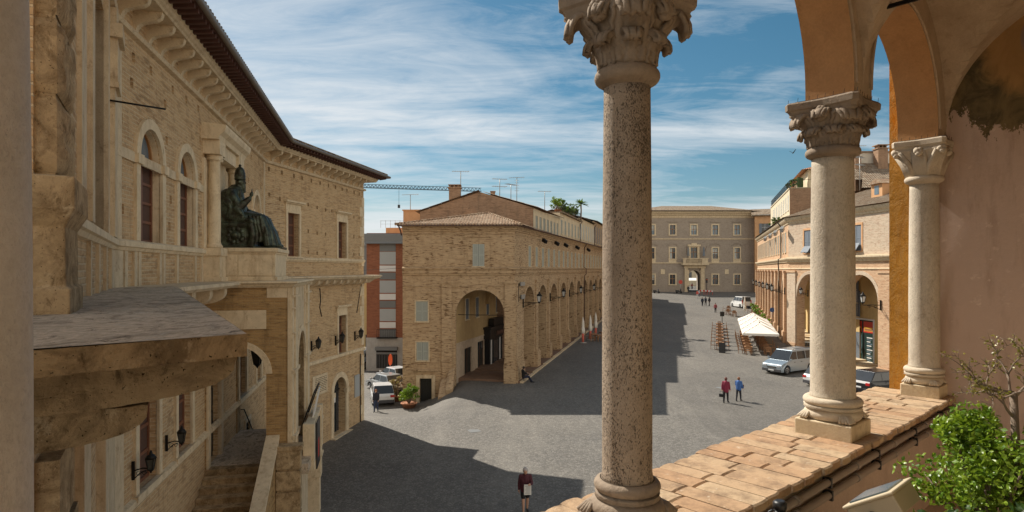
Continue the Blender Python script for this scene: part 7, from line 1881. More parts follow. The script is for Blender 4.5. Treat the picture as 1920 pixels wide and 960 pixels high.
# ------------------------------------------------------------------ cafe furniture
DIRC = Vector((.335, 1.0)).normalized(); rzc = math.atan2(DIRC.y, DIRC.x)
def chair_proto(label, group, mat='chair_wood', loc=(0, 0, 0), rz=0):
    t = thing('chair', label, 'chair', loc, rz, group)
    b = MB(); b.box(-.22, .22, -.22, .22, .43, .47); b.build('seat', M[mat], t)
    b = MB(); b.box(-.22, -.17, -.22, -.19, .44, .92); b.box(-.22, -.17, .19, .22, .44, .92); b.box(-.215, -.175, -.19, .19, .78, .92); b.box(-.215, -.175, -.19, .19, .58, .68); b.build('backrest', M[mat], t)
    for x in (-.2, .18):
        for y in (-.2, .2): b = MB(); b.box(x - .02, x + .02, y - .02, y + .02, 0, .429); b.build('leg', M[mat], t)
    return t
def table_proto(label, group, loc, rz, sx=.75, sy=.75, mat='chair_wood'):
    t = thing('table', label, 'table', loc, rz, group)
    b = MB(); b.box(-sx / 2, sx / 2, -sy / 2, sy / 2, .72, .76); b.build('tabletop', M[mat], t)
    b = MB(); b.box(-sx / 2 + .04, sx / 2 - .04, -sy / 2 + .04, sy / 2 - .04, .64, .719); b.build('apron', M[mat], t)
    for x in (-1, 1):
        for y in (-1, 1): b = MB(); cx_, cy_ = x * (sx / 2 - .06), y * (sy / 2 - .06); b.box(cx_ - .03, cx_ + .03, cy_ - .03, cy_ + .03, 0, .639); b.build('leg', M[mat], t)
    return t
_chairs = {}; _tables = {}
def put_chair(p, rz, label, group):
    if group not in _chairs: _chairs[group] = chair_proto(label, group); o = _chairs[group]
    else: o = copy_tree(_chairs[group])
    o.location = (p[0], p[1], gz(p[0], p[1])); o.rotation_euler = (0, 0, rz); o['label'] = label
def put_table(p, rz, label, group, sx=.75, sy=.75):
    k = (group, sx, sy)
    if k not in _tables: _tables[k] = table_proto(label, group, (0, 0, 0), 0, sx, sy); o = _tables[k]
    else: o = copy_tree(_tables[k])
    o.location = (p[0], p[1], gz(p[0], p[1])); o.rotation_euler = (0, 0, rz); o['label'] = label
Fc = Frame((23.55, 62.6), (23.55 + .335 * 30, 92.6))      # left edge of the canopy row
rr = random.Random(8); F2p = lambda s, o: Fc.p(s, 0, o)
def rot(d): return rzc + d
# under the canopy
for i in range(7):
    for j in range(2):
        s = .6 + i * 2.3; o = .55 + j * 1.75
        if i == 0 and j == 1: o += .1
        p = F2p(s, o); put_table(p, rzc, 'square wooden table under the white canopy', 'tables under the white canopy', .8, .8)
        for d, a in ((-.75, 0), (.75, math.pi)):
            for e in (-.22, .22) if False else (0,):
                q = F2p(s + d, o + e); put_chair(q, rzc + a + rr.uniform(-.12, .12), 'wooden chair under the white canopy', 'chairs under the white canopy')
        if j == 0: q = F2p(s, o - .72); put_chair(q, rzc + math.pi / 2 - math.pi, 'wooden chair under the white canopy', 'chairs under the white canopy')
        if j == 1 and i < 3: q = F2p(s, o + .75); put_chair(q, rzc + math.pi / 2, 'wooden chair under the white canopy', 'chairs under the white canopy')
# free standing row in the sun
Fr_ = Frame((22.1, 65.2), (22.1 + .335 * 26, 91.2))
for i in range(7):
    s = .8 + i * 3.3; p = Fr_.p(s, 0, 0); put_table(p, rzc, 'wooden table in the single row standing in the sun left of the canopy', 'tables in the sunny row', 1.2, .85)
    for d in (-.85, .85):
        for e in (-.75, .75) if False else (0,):
            q = Fr_.p(s + d, 0, e); put_chair(q, rzc + (0 if d < 0 else math.pi), 'wooden chair in the single row standing in the sun left of the canopy', 'chairs in the sunny row')
    for e in (-.72, .72): q = Fr_.p(s, 0, e); put_chair(q, rzc + (-math.pi / 2 if e < 0 else math.pi / 2) * 1, 'wooden chair in the single row standing in the sun left of the canopy', 'chairs in the sunny row')
for (px, py, lab) in ((1365, 590, 'in the small group between the sunny row and the van'), (1377, 593, 'in the small group between the sunny row and the van'), (1366, 583, 'in the small group between the sunny row and the van'), (1413, 588, 'behind the far end of the canopy'), (1421, 592, 'behind the far end of the canopy')):
    p = at(px, py); put_table(p, rzc, 'wooden table ' + lab, 'tables ' + lab, .8, .8)
    for d, a in ((-.75, 0), (.75, math.pi)): q = p + Vector((DIRC.x, DIRC.y, 0)) * d; put_chair(q, rzc + a, 'wooden chair ' + lab, 'chairs ' + lab)
    q = p + Vector((DIRC.y, -DIRC.x, 0)) * -.75; put_chair(q, rzc - math.pi / 2, 'wooden chair ' + lab, 'chairs ' + lab)
for (px, py) in ((1113, 637), (1124, 640), (1130, 634)):
    p = at(px, py); put_table(p, .3, 'wooden table by the folded parasols in the shade of the arcade', 'tables in the arcade shade', .8, .8)
    for d in (-.8, .8): put_chair(p + Vector((d, .1, 0)), 0 if d < 0 else math.pi, 'wooden chair by the folded parasols in the shade of the arcade', 'chairs in the arcade shade')
for s, o in ((3.3, -1.6), (4.8, -1.9), (5.6, -1.4)): p = Rn.p(s, 0, o); put_table(p, 0, 'dark wooden table inside the corner arch of the sunlit house', 'tables inside the corner arch', .8, .8)
for s, o in ((2.7, -1.2), (4.0, -1.5), (5.2, -1.1), (6.1, -1.8)): p = Rn.p(s, 0, o); put_chair(p, s, 'dark wooden chair inside the corner arch of the sunlit house', 'chairs inside the corner arch')
# white square parasols joined to a canopy
cl_ = ['nearest of the four joined canopy parasols', 'second of the four joined canopy parasols', 'third of the four joined canopy parasols', 'farthest of the four joined canopy parasols']
for i in range(4):
    s = 1.2 + i * 4.15; p = F2p(s + 1.4, 1.75); base = Vector((p.x, p.y, gz(p.x, p.y)))
    t = thing('canopy_parasol', 'big white square parasol, ' + cl_[i], 'parasol', base, rzc, 'white canopy parasols'); h = 2.08; a = 2.0; b_ = 1.72
    c = MB(); n = 10; g = []
    for j in range(n + 1):
        for k in range(n + 1):
            u, v = -1 + 2 * j / n, -1 + 2 * k / n; m = max(abs(u), abs(v)); g.append((u * a, v * b_, h + .95 * (1 - m) - .1 * m * (1 - m) * 2 + .03 * math.sin(6 * u) * (1 - m)))
    c.add(g, [(j * (n + 1) + k, (j + 1) * (n + 1) + k, (j + 1) * (n + 1) + k + 1, j * (n + 1) + k + 1) for j in range(n) for k in range(n)], 0, False)
    for (x0, y0, x1, y1) in ((-a, -b_, a, -b_), (a, -b_, a, b_), (a, b_, -a, b_), (-a, b_, -a, -b_)):
        m = 14
        for k in range(m):
            f0, f1 = k / m, (k + 1) / m; P = lambda f, z: (x0 + (x1 - x0) * f, y0 + (y1 - y0) * f, z)
            c.poly([P(f0, h), P(f1, h), P(f1, h - .24 + .03 * (k % 2)), P(f0, h - .24 + .03 * ((k + 1) % 2))])
    co_ = c.build('canopy', M['white_fab'], t); so_ = co_.modifiers.new('Solidify', 'SOLIDIFY'); so_.thickness = .012
    q = MB(); q.tube([(0, 0, 0), (0, 0, h + .95)], .04, 8); q.sphere((0, 0, h + 1.0), .07, 8, 6); q.build('pole', M['chair_wood'], t)
    q = MB()
    for k in range(4): e = (a * (1 if k in (0, 3) else -1), b_ * (1 if k < 2 else -1), h + .0); q.bar((0, 0, h + .9), (e[0] * .97, e[1] * .97, e[2]), .03)
    q.build('ribs', M['chair_wood'], t)
    q = MB(); q.box(-.4, .4, -.4, .4, 0, .12); q.build('base', M['concrete'], t, bevel=.02)
def folded_parasol(label, p, h, col, grp=None):
    t = thing('folded_parasol', label, 'parasol', p, 0, grp)
    q = MB(); q.tube([(0, 0, 0), (0, 0, h)], .035, 8); q.build('pole', M['white_fab'], t)
    q = MB(); n = 18; rings = []
    for z, r in ((h * .36, .10), (h * .38, .19), (h * .5, .2), (h * .62, .15), (h * .64, .13), (h * .66, .15), (h * .82, .12), (h * .95, .05), (h * .99, .02)): rings.append([(r * (1 + .22 * math.cos(k * 2 * math.pi / n * 6)) * math.cos(2 * math.pi * k / n), r * (1 + .22 * math.cos(k * 2 * math.pi / n * 6)) * math.sin(2 * math.pi * k / n), z) for k in range(n)])
    q.rings(rings); q.build('canopy', M['white_fab'], t)
    q = MB(); q.lathe([(.42, 0), (.42, .06), (.1, .08)], (0, 0), 16); q.build('base', M['concrete'], t)
    if col: q = MB(); q.lathe([(.13, .1), (.15, h * .2), (.12, h * .37)], (0, 0), 12); q.build('pole_cover', M[col], t)
M['salmon'] = simple('salmon_cover', (.6, .14, .1), .7)
for px, py, lab in ((1093, 645), (1107, 638), (1117, 633)) and ((1093, 643, 'nearest of three folded white parasols with salmon pole covers'), (1107, 637.5, 'middle of three folded white parasols with salmon pole covers'), (1117, 631, 'farthest of three folded white parasols with salmon pole covers')): folded_parasol(lab, at(px, py), 3.0, 'salmon', 'folded parasols in the arcade shade')
folded_parasol('tall folded cream parasol standing beside the white van', at(1396.5, 598), 3.6, None)
t = thing('menu_board', 'black menu board standing at the near end of the sunny table row', 'menu board', at(1354, 661), rzc + math.pi)
q = MB(); q.hexa([(.0, -.32, 0), (.3, -.32, 0), (.3, .32, 0), (0, .32, 0), (.13, -.32, 1.05), (.17, -.32, 1.05), (.17, .32, 1.05), (.13, .32, 1.05)]); q.build('board', M['black'], t)
t = thing('menu_stand', 'thin black stand at the far end of the sunny table row', 'stand', at(1354, 607)); q = MB(); q.tube([(0, 0, 0), (0, 0, 1.9)], .05, 6); q.lathe([(.3, 0), (.3, .08), (.05, .1)], (0, 0), 12); q.box(-.3, .3, -.03, .03, 1.1, 1.8); q.build('post', M['black'], t)
# things near the gateway
for i, (px, py) in enumerate(((1318, 552), (1325, 552.5), (1331, 553))):
    t = thing('barrier', 'red and white barrier in front of the gateway, ' + ['left', 'middle', 'right'][i] + ' of three', 'barrier', at(px, py), .1 * i, 'barriers by the gateway'); q = MB()
    for k in range(4): q.box(-.8 + .4 * k, -.4 + .4 * k, -.03, .03, .75, 1.05, k % 2)
    q.build('board', [M['red_paint'], M['panel_white']], t); q = MB()
    for x in (-.7, .7): q.box(x - .03, x + .03, -.25, .25, 0, .05); q.box(x - .03, x + .03, -.03, .03, 0, 1.1)
    q.build('frame', M['red_paint'], t)
t = thing('traffic_light', 'black traffic light on a pole at the right of the far gateway', 'traffic light', at(1325, 550)); q = MB(); q.tube([(0, 0, 0), (0, 0, 2.6)], .06, 8); q.build('pole', M['black'], t); q = MB(); q.box(-.2, .2, -.15, .15, 2.6, 3.7); q.build('housing', M['black'], t); q = MB(); q.sphere((0, -.16, 3.4), .14, 8, 6); q.build('lens', M['orange_plastic'], t)
t = thing('road_sign', 'red round road sign at the left of the far gateway', 'road sign', at(1276, 549)); q = MB(); q.tube([(0, 0, 0), (0, 0, 2.9)], .05, 8); q.build('pole', M['metal_grey'], t); q = MB(); q.rings([[(.5 * math.cos(a), y, 2.7 + .5 * math.sin(a)) for a in [k * math.pi / 9 for k in range(18)]] for y in (-.06, -.03)]); q.build('plate', M['red_paint'], t)
t = thing('road_sign', 'red and white no entry sign behind the curved palace corner', 'road sign', (-15.2, 58.5, gz(-15.2, 58.5))); q = MB(); q.tube([(0, 0, 0), (0, 0, 4.1)], .04, 8); q.build('pole', M['metal_grey'], t); q = MB(); q.rings([[(.42 * math.cos(a), y, 3.7 + .42 * math.sin(a)) for a in [k * math.pi / 9 for k in range(18)]] for y in (-.07, -.045)]); pl_ = q.build('plate', M['red_paint'], t); q = MB(); q.box(-.3, .3, -.08, -.071, 3.63, 3.77); q.build('bar', M['panel_white'], pl_)
t = thing('road_sign', 'blue round road sign on a post in front of the sunlit arcade', 'road sign', at(1447.5, 617)); q = MB(); q.tube([(0, 0, 0), (0, 0, 2.9)], .035, 8); q.build('pole', M['metal_grey'], t); q = MB(); q.rings([[(.33 * math.cos(a), y, 2.65 + .33 * math.sin(a)) for a in [k * math.pi / 9 for k in range(18)]] for y in (-.06, -.035)]); q.build('plate', simple('blue_sign', (.05, .12, .35), .5), t)
t = thing('parking_barrier', 'orange plastic marker standing by the shop gate of the red apartment block', 'marker', (-11.6, 58.5, gz(-11.6, 58.5))); q = MB(); q.tube([(0, 0, 0), (0, 0, 1.2)], .04, 8); q.build('post', M['metal_grey'], t); q = MB(); q.rings([[(.2 * math.cos(a), y, 1.7 + .55 * math.sin(a)) for a in [k * math.pi / 9 for k in range(18)]] for y in (-.06, .06)]); q.build('board', M['orange_plastic'], t)
t = thing('street_lamp', 'white lamp hanging on a wire across the side street', 'lamp', (-13.3, 52, -.5)); q = MB(); q.tube([(-1.8, .5, .5), (0, 0, .38), (5, -1.5, .65)], .012, 4); q.build('wire', M['iron'], t); q = MB(); q.lathe([(.05, .38), (.07, .3), (.22, .12), (.22, .05), (.02, 0)], (0, 0), 12); q.build('lamp_shade', M['panel_white'], t)
# scooter far left of the gateway
for px, lab in ((1273, 'dark motor scooter parked at the left of the far gateway'), (1231, 'dark motor scooter by the far palace wall behind the slender column')):
    t = thing('motor_scooter', lab, 'scooter', at(px, 550), .2); q = MB()
    q.tube([(-.6, 0, .3), (-.6, 0, .3)], .01, 4); 
    for x in (-.55, .6): q.rings([[(x + r * math.cos(2 * math.pi * k / 14), y, .27 + r * math.sin(2 * math.pi * k / 14)) for k in range(14)] for r, y in ((.12, -.05), (.27, -.05), (.27, .05), (.12, .05))])
    q.build('wheels', M['rubber'], t); q = MB(); q.hexa([(-.85, -.17, .4), (.1, -.17, .3), (.1, .17, .3), (-.85, .17, .4), (-.9, -.15, .85), (-.1, -.15, .8), (-.1, .15, .8), (-.9, .15, .85)]); q.hexa([(.1, -.2, .25), (.5, -.2, .3), (.5, .2, .3), (.1, .2, .25), (.42, -.18, 1.0), (.55, -.18, .95), (.55, .18, .95), (.42, .18, 1.0)]); q.tube([(.5, -.35, 1.1), (.5, .35, 1.1)], .025, 6); q.build('body', M['black'], t, bevel=.03)

# ------------------------------------------------------------------ crane, antennas, bird
t = thing('tower_crane', 'distant blue grey lattice crane jib reaching out from behind the curved palace', 'crane', (-52, 200, 0)); q = MB(); z0 = (505 - 351) / 1150 * 200
q.box(-1, 1, -1, 1, -12, z0, 0)
q.build('mast', M['panel_dark'], t)
q = MB(); L_ = 42; n = 36
for i in range(n):
    x0, x1 = i * L_ / n, (i + 1) * L_ / n; w_ = .8 * (1 - .4 * i / n); dz = -1.4 * i / n; dz1 = -1.4 * (i + 1) / n; hh = 1.1
    for y in (-w_, w_): q.bar((x0, y, z0 + dz), (x1, y, z0 + dz1), .16)
    q.bar((x0, 0, z0 + hh + dz), (x1, 0, z0 + hh + dz1), .18)
    for y in (-w_, w_): q.bar((x0, y, z0 + dz), ((x0 + x1) / 2, 0, z0 + hh + dz), .1); q.bar(((x0 + x1) / 2, 0, z0 + hh + dz), (x1, y, z0 + dz1), .1)
q.build('jib', simple('blue_grey_steel', (.1, .16, .21), .6), t)
q = MB(); hx = (748 - 960) / 1150 * 200 + 52; q.tube([(hx, 0, z0 - .5), (hx, 0, (505 - 384) / 1150 * 200)], .05, 4); q.box(hx - .35, hx + .35, -.3, .3, (505 - 390) / 1150 * 200, (505 - 384) / 1150 * 200); q.build('hook', M['black'], t)
def antenna(label, x, y, z, h, kind=0, rz=0.3):
    t = thing('tv_antenna', label, 'antenna', (x, y, z), rz); q = MB(); q.tube([(0, 0, 0), (0, 0, h)], .04, 6); q.build('mast', M['metal_grey'], t); q = MB()
    zs = (h - .05,) if kind != 1 else (h - .1, h - .9)
    for zz_ in zs:
        q.bar((-.9, 0, zz_), (.9, 0, zz_ + .12), .035)
        for k in range(8): x_ = -.8 + .22 * k; q.bar((x_, -.3, zz_ + .05), (x_, .3, zz_ + .05), .025)
    if kind == 2:
        for k in range(6): q.bar((-.25, 0, h - .3 * k), (.25, 0, h - .3 * k), .03)
    q.build('dipoles', M['metal_grey'], t)
ax = lambda px, Y: (px - 960) / 1150 * Y
antenna('tv antenna above the brick chimney of the gabled house', ax(863, 61), 61.5, 7.4, (505 - 320) / 1150 * 61 - 7.4, 0)
antenna('wide tv antenna at the right end of the gable', ax(937, 66), 66, 7.2, (505 - 335) / 1150 * 66 - 7.2, 1, .5)
antenna('tall many barred antenna on the roofs right of the gable', ax(969, 70), 70, 7.4, (505 - 333) / 1150 * 70 - 7.4, 2, .1)
antenna('short antenna left of the tall many barred one', ax(958, 68), 68, 7.4, (505 - 346) / 1150 * 68 - 7.4, 0, .9)
antenna('tv antenna on the ochre terrace house', ax(768, 66), 66.5, (505 - 395) / 1150 * 66, (505 - 364) / 1150 * 66 - (505 - 395) / 1150 * 66, 0, .2)
antenna('lone antenna over the planted terrace', ax(1023, 72), 74, 7.2, 2.2, 0, .4)
antenna('white antenna in front of the hill house roofs, right of the middle column', ax(1612, 66), 66, 8.5, 3.6, 1, .7)
antenna('slim antenna at the top of the hill house', ax(1620, 74), 75, 12.4, 2.7, 2, .1)
t = thing('bird', 'small dark bird flying in the sky left of the middle column', 'bird', ((1487 - 960) / 1150 * 40, 40, (505 - 287) / 1150 * 40), .5); q = MB(); q.tube([(-.09, 0, -.05), (0, 0, 0), (.09, 0, .04)], [.01, .028, .012], 6); q.hexa([(-.05, 0, 0), (.05, 0, 0), (.0, .25, .16), (-.05, .25, .16), (-.05, 0, .012), (.05, 0, .012), (.0, .25, .17), (-.05, .25, .17)]); q.hexa([(-.05, 0, 0), (.05, 0, 0), (.0, -.22, .2), (-.05, -.22, .2), (-.05, 0, .012), (.05, 0, .012), (.0, -.22, .21), (-.05, -.22, .21)]); q.build('body', M['black'], t)

# ------------------------------------------------------------------ plants
def leaf_cloud(mb, pts, size, rnd, up=.3):
    for p in pts:
        s = size * rnd.uniform(.6, 1.25); d = Vector((rnd.gauss(0, 1), rnd.gauss(0, 1), rnd.gauss(up, .8))).normalized(); x = d.cross(Vector((rnd.gauss(0, 1), rnd.gauss(0, 1), rnd.gauss(0, 1)))).normalized(); n = d.cross(x)
        p = Vector(p); b = p - d * s * .5; m = p + n * s * .12
        a0, a1 = p + x * s * .32, p - x * s * .32; e = p + d * s * .55
        k = len(mb.v); mb.v.extend([tuple(b), tuple(a0), tuple(e), tuple(a1), tuple(m - n * s * .2)])
        for f in ((0, 1, 4), (1, 2, 4), (2, 3, 4), (3, 0, 4)): mb.f.append([k + i for i in f]); mb.m.append(0); mb.sm.append(False)
def shrub(name, label, cat, base, R_, H_, nl, size, mat, pot=None, seed=1, clumps=26, bias=.25, group=None, pot_r=.25, pot_h=.35, squash=.75):
    rnd = random.Random(seed); t = thing(name, label, cat, base, 0, group); f = MB(); s = MB()
    cs = []
    for k in range(clumps):
        a = rnd.uniform(0, 6.283); r = R_ * math.sqrt(rnd.random()) * .85; z = pot_h + H_ * (rnd.uniform(.25, 1.0)); r *= math.sqrt(max(.1, 1 - ((z - pot_h) / H_ - .45) ** 2 * 1.8))
        c = Vector((r * math.cos(a), r * math.sin(a), z)); cs.append((c, R_ * rnd.uniform(.22, .42)))
        m = Vector((c.x * .35, c.y * .35, pot_h + (z - pot_h) * .45)); s.tube([(c.x * .05, c.y * .05, pot_h - .05), m, c], [.012 * R_ / .3, .008 * R_ / .3, .004 * R_ / .3], 5)
    for i in range(nl):
        c, r = cs[i % clumps]; d = Vector((rnd.gauss(0, 1), rnd.gauss(0, 1), rnd.gauss(0, 1))).normalized() * r * rnd.random() ** .45; d.z *= squash
        leaf_cloud(f, [c + d], size, rnd, bias)
    f.build('foliage', M[mat], t); s.build('stem', M['bark'], t)
    if pot:
        q = MB(); q.lathe([(pot_r * .72, 0), (pot_r, pot_h * .9), (pot_r * 1.08, pot_h * .9), (pot_r * 1.08, pot_h), (pot_r * .95, pot_h), (pot_r * .9, pot_h - .04)], (0, 0), 24, cap=True); q.build('pot', M[pot], t)
    return t
def lg_at(px, Y, zf=ZF): return ((px - 960) / 1150 * Y, Y, zf)
sp_ = lg_at(1856, 2.95)
shrub('shrub', 'bright green leafy shrub in a pot, sunlit against the pink wall', 'shrub', sp_, .35, .70, 7200, .032, 'leaf', 'terracotta', 3, 46, .35, pot_r=.24, pot_h=.56)
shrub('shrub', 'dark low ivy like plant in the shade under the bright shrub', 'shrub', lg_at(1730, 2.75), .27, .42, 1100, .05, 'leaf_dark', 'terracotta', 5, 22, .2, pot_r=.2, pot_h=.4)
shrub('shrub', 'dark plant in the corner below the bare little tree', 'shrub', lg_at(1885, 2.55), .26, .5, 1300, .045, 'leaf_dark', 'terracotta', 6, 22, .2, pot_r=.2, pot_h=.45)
def little_tree():
    b0 = Vector(lg_at(1912, 2.9)); t = thing('small_tree', 'thin pale trunked little tree with bare twisting twigs and a few yellow green leaves', 'tree', b0); rnd = random.Random(21)
    s = MB(); f = MB(); tips = []
    def grow(p, d, l, r, dep):
        pts = [p]; n = 4
        for i in range(n):
            d = (d + Vector((rnd.gauss(0, .2), rnd.gauss(0, .2), rnd.gauss(.03, .12)))).normalized(); pts.append(pts[-1] + d * l / n)
        s.tube(pts, [r * (1 - .12 * i) for i in range(n + 1)], 6)
        if dep <= 2: tips.extend(pts[1:])
        if dep == 0: return
        for k in range(3 if dep > 1 else 3):
            nd = (d * .7 + Vector((rnd.gauss(-.25, .65), rnd.gauss(0, .6), rnd.gauss(.25, .4)))).normalized(); grow(pts[-1 - (k % 2)], nd, l * rnd.uniform(.55, .8), r * .6, dep - 1)
    tr = [Vector((0, 0, 0)), Vector((.0, 0, .6)), Vector((-.015, 0, 1.1)), Vector((-.03, .0, 1.42))]
    s.tube(tr, [.02, .018, .017, .016], 8)
    q = MB(); q.lathe([(.15, 0), (.2, .4), (.21, .45), (.19, .45), (.18, .42)], (0, 0), 20); q.build('pot', M['terracotta'], t)
    for dd in ((-1, .1, .55), (-.7, -.3, .8), (.6, .2, .8), (.2, -.4, 1), (-.9, .35, .25)): grow(tr[-1] - Vector((0, 0, rnd.uniform(0, .12))), Vector(dd).normalized(), .15, .008, 3)
    s.build('trunk', M['bark'], t)
    leaf_cloud(f, [p + Vector((rnd.gauss(0, .014), rnd.gauss(0, .014), rnd.gauss(0, .014))) for p in tips for _ in range(2) if rnd.random() < .26], .018, rnd)
    f.build('crown', M['leaf_yel'], t)
little_tree()
shrub('potted_shrub', 'round green shrub in a terracotta box beside the arcade house door', 'shrub', at(767, 764), .82, 1.25, 1500, .15, 'leaf', 'terracotta', 9, 26, .3, pot_r=.6, pot_h=.35)
shrub('potted_shrub', 'pale dry flowering shrub in a pot at the left corner of the arcade house', 'shrub', at(744, 752), .62, 1.5, 900, .13, 'leaf_dry', 'terracotta', 10, 20, .3, pot_r=.4, pot_h=.4)
for k in range(7):
    s = Rf.L - 9 - 4.6 * k; q = Rf.p(s, 0, 1.5); q.z = gz(q.x, q.y)
    shrub('potted_shrub', 'green shrub in a pot along the sunlit arcade, ' + ['nearest to the canopy', 'second from the canopy', 'third from the canopy', 'fourth from the canopy', 'fifth from the canopy', 'sixth from the canopy', 'farthest of the row'][k], 'shrub', q, .6, 1.4 + .3 * (k % 2), 420, .2, 'leaf', 'terracotta', 30 + k, 14, .3, group='potted shrubs along the sunlit arcade', pot_r=.35, pot_h=.45)
rnd_ = random.Random(17)
for k in range(9):
    s = 1.0 + 1.55 * k; F = Frame((2.05 + .28 * 13, 73), (2.05 + .28 * 27, 87)); q = F.p(s, 6.9, -.6)
    shrub('terrace_plant', 'leafy green plant on the roof terrace above the arcade, %s from the gable' % ['first', 'second', 'third', 'fourth', 'fifth', 'sixth', 'seventh', 'eighth', 'ninth'][k], 'plant', q, rnd_.uniform(.6, .95), rnd_.uniform(.7, 1.7), 380, .22, 'leaf_dark' if k % 3 else 'leaf', 'terracotta', 50 + k, 14, .3, group='plants on the roof terrace', pot_r=.3, pot_h=.35)
def palm():
    Y = 86; x = ax(1089, Y); t = thing('palm_tree', 'small palm tree on the roof terrace above the arcade', 'palm', (x, Y, 6.9)); s = MB(); hz = (505 - 382) / 1150 * Y - 6.9
    s.tube([(0, 0, 0), (.05, 0, hz * .6), (0, 0, hz)], [.12, .1, .12], 8); s.build('trunk', M['bark'], t); f = MB(); rnd = random.Random(3)
    for k in range(26):
        a = k * 2.4; el = rnd.uniform(-.1, 1.2); d = Vector((math.cos(a) * math.cos(el), math.sin(a) * math.cos(el), math.sin(el))); sd_ = Vector((-math.sin(a), math.cos(a), 0)); pr = None
        for i in range(7):
            l = 1.25 * i / 6; p = Vector((0, 0, hz)) + d * l - Vector((0, 0, .45 * (l / 1.25) ** 2)); w = .13 * math.sin(math.pi * min(i / 6 * .85 + .15, 1))
            cur = (p + sd_ * w - Vector((0, 0, w * .5)), p, p - sd_ * w - Vector((0, 0, w * .5)))
            if pr: f.add([*pr, *cur], [(0, 1, 4, 3), (1, 2, 5, 4)])
            pr = cur
    f.build('crown', M['leaf_dark'], t)
palm()
for k, (px, py) in enumerate(((1462, 345), (1455, 380), (1450, 395), (1447, 405))):
    s = Rf.L - 6 - 4 * k; s -= 9; q = Rf.p(s, 10.86 if k < 2 else 6.4, -2.3 if k < 2 else -.9)
    shrub('terrace_plant', 'trailing green plant on the railed terrace above the sunlit arcade, ' + ['topmost', 'second from top', 'third from top', 'lowest'][k], 'plant', q, .7, 1.0, 260, .22, 'leaf_dark', 'terracotta', 80 + k, 12, .3, group='plants on the right terrace', pot_r=.3, pot_h=.3)

# ------------------------------------------------------------------ small things in the loggia
t = thing('floodlight', 'cream metal floodlight with a flat glass front tilted up by the parapet', 'floodlight', LP(-1.52, .78, ZF), math.atan2(LN.y, LN.x)); q = MB()
Mx = Matrix.Translation((0, 0, .93)) @ Matrix.Rotation(R(-32), 4, 'Y')
q.box(-.11, .11, -.13, .13, -.045, .04, 0, Mx); q.box(-.12, .12, -.14, .14, .04, .055, 0, Mx)
h_ = q.build('housing', simple('cream_enamel', (.48, .4, .27), .5), t, bevel=.006); q = MB(); q.box(-.09, .09, -.11, .11, .0551, .062, 0, Mx); q.build('glass', M['glass_pale'], h_)
q = MB(); q.tube([(0, -.15, .93), (0, -.15, .78), (0, .15, .78), (0, .15, .93)], .012, 6); q.tube([(0, 0, .78), (0, 0, 0)], .02, 8); q.lathe([(.16, 0), (.16, .03), (.03, .05)], (0, 0), 16); q.build('stand', M['iron'], t)
t = thing('water_tap', 'black pipe stub with a small ring handle at the parapet foot', 'tap', LP(-1.78, .42, ZF)); q = MB(); q.tube([(0, 0, 0), (0, 0, .87)], .026, 12); q.lathe([(.026, .87), (.032, .875), (.032, .9), (.02, .91)], (0, 0), 14); q.build('pipe', M['black'], t); q = MB(); q.tube([(-.03 - .03 * math.cos(a), 0, .83 + .035 * math.sin(a)) for a in [k * .45 for k in range(15)]], .006, 6); q.build('handle', M['black'], t)
t = thing('notice_stand', 'white notice panel in an iron frame on the porch parapet beside the stair', 'notice stand', Fm.p(8.6, -4.95, 2.72), math.atan2(Fm.n.y, Fm.n.x)); q = MB()
for y in (-1.1, .6): q.bar((-.1, y, 0), (.25, y, 1.0), .04)
q.bar((.25, -1.1, 1.0), (.25, .6, 1.0), .04); q.bar((0, -1.1, .3), (0, .6, .3), .03); q.build('frame', M['iron'], t); q = MB(); q.hexa([(.1, -.2, .0), (.13, -.2, .0), (.13, .55, .0), (.1, .55, 0), (.28, -.2, .9), (.31, -.2, .9), (.31, .55, .9), (.28, .55, .9)]); q.build('panel', M['sign_white'], t)
t = thing('banner', 'dark cloth banner hanging in front of the porch parapet', 'banner', Fm.p(8.3, -5.0, 3.02), math.atan2(Fm.n.y, Fm.n.x)); q = MB(); q.box(-.02, .02, -.5, .5, -1.5, 0, 0); q.box(.021, .028, -.2, .1, -1.2, -.6, 1); q.build('cloth', [M['black'], M['red_paint']], t)
t = thing('handrail', 'thin iron handrail on the wall inside the stair porch', 'handrail', Fm.p(11.3, -5.2, .12)); q = MB(); d0 = Fm.p(13.6, -6.9, .12) - Fm.p(11.3, -5.2, .12); q.tube([(0, 0, 0), tuple(d0)], .022, 6); q.tube([(0, 0, 0), tuple(-Vector((Fm.n.x, Fm.n.y, 0)) * .12)], .015, 5); q.tube([tuple(d0), tuple(d0 + Vector((0, 0, -.5)))], .02, 6); q.build('rail', M['iron'], t)

t = thing('market_awning', 'white market awning in the sun beyond the far gateway', 'awning', (57, 192, gz(57, 192))); q = MB(); q.hexa([(-6, -2.4, 2.3), (6, -2.4, 2.3), (6, 2.4, 3.0), (-6, 2.4, 3.0), (-6, -2.4, 2.34), (6, -2.4, 2.34), (6, 2.4, 3.04), (-6, 2.4, 3.04)]); q.build('canvas', M['white_fab'], t); q = MB()
for x in (-5.8, 0, 5.8): q.box(x - .05, x + .05, -2.3, -2.2, 0, 2.3); q.box(x - .05, x + .05, 2.2, 2.3, 0, 3.0)
q.build('frame', M['metal_grey'], t)

for px, py, lab in ((889, 808, 'dark square manhole cover in the sunlit paving'), (1352, 727, 'dark manhole cover left of the person in burgundy')):
    p = at(px, py, .006); t = thing('manhole_cover', lab, 'manhole cover', p, .4); q = MB(); q.box(-.32, .32, -.32, .32, -.03, .0); t2 = q.build('plate', M['panel_dark'], t)
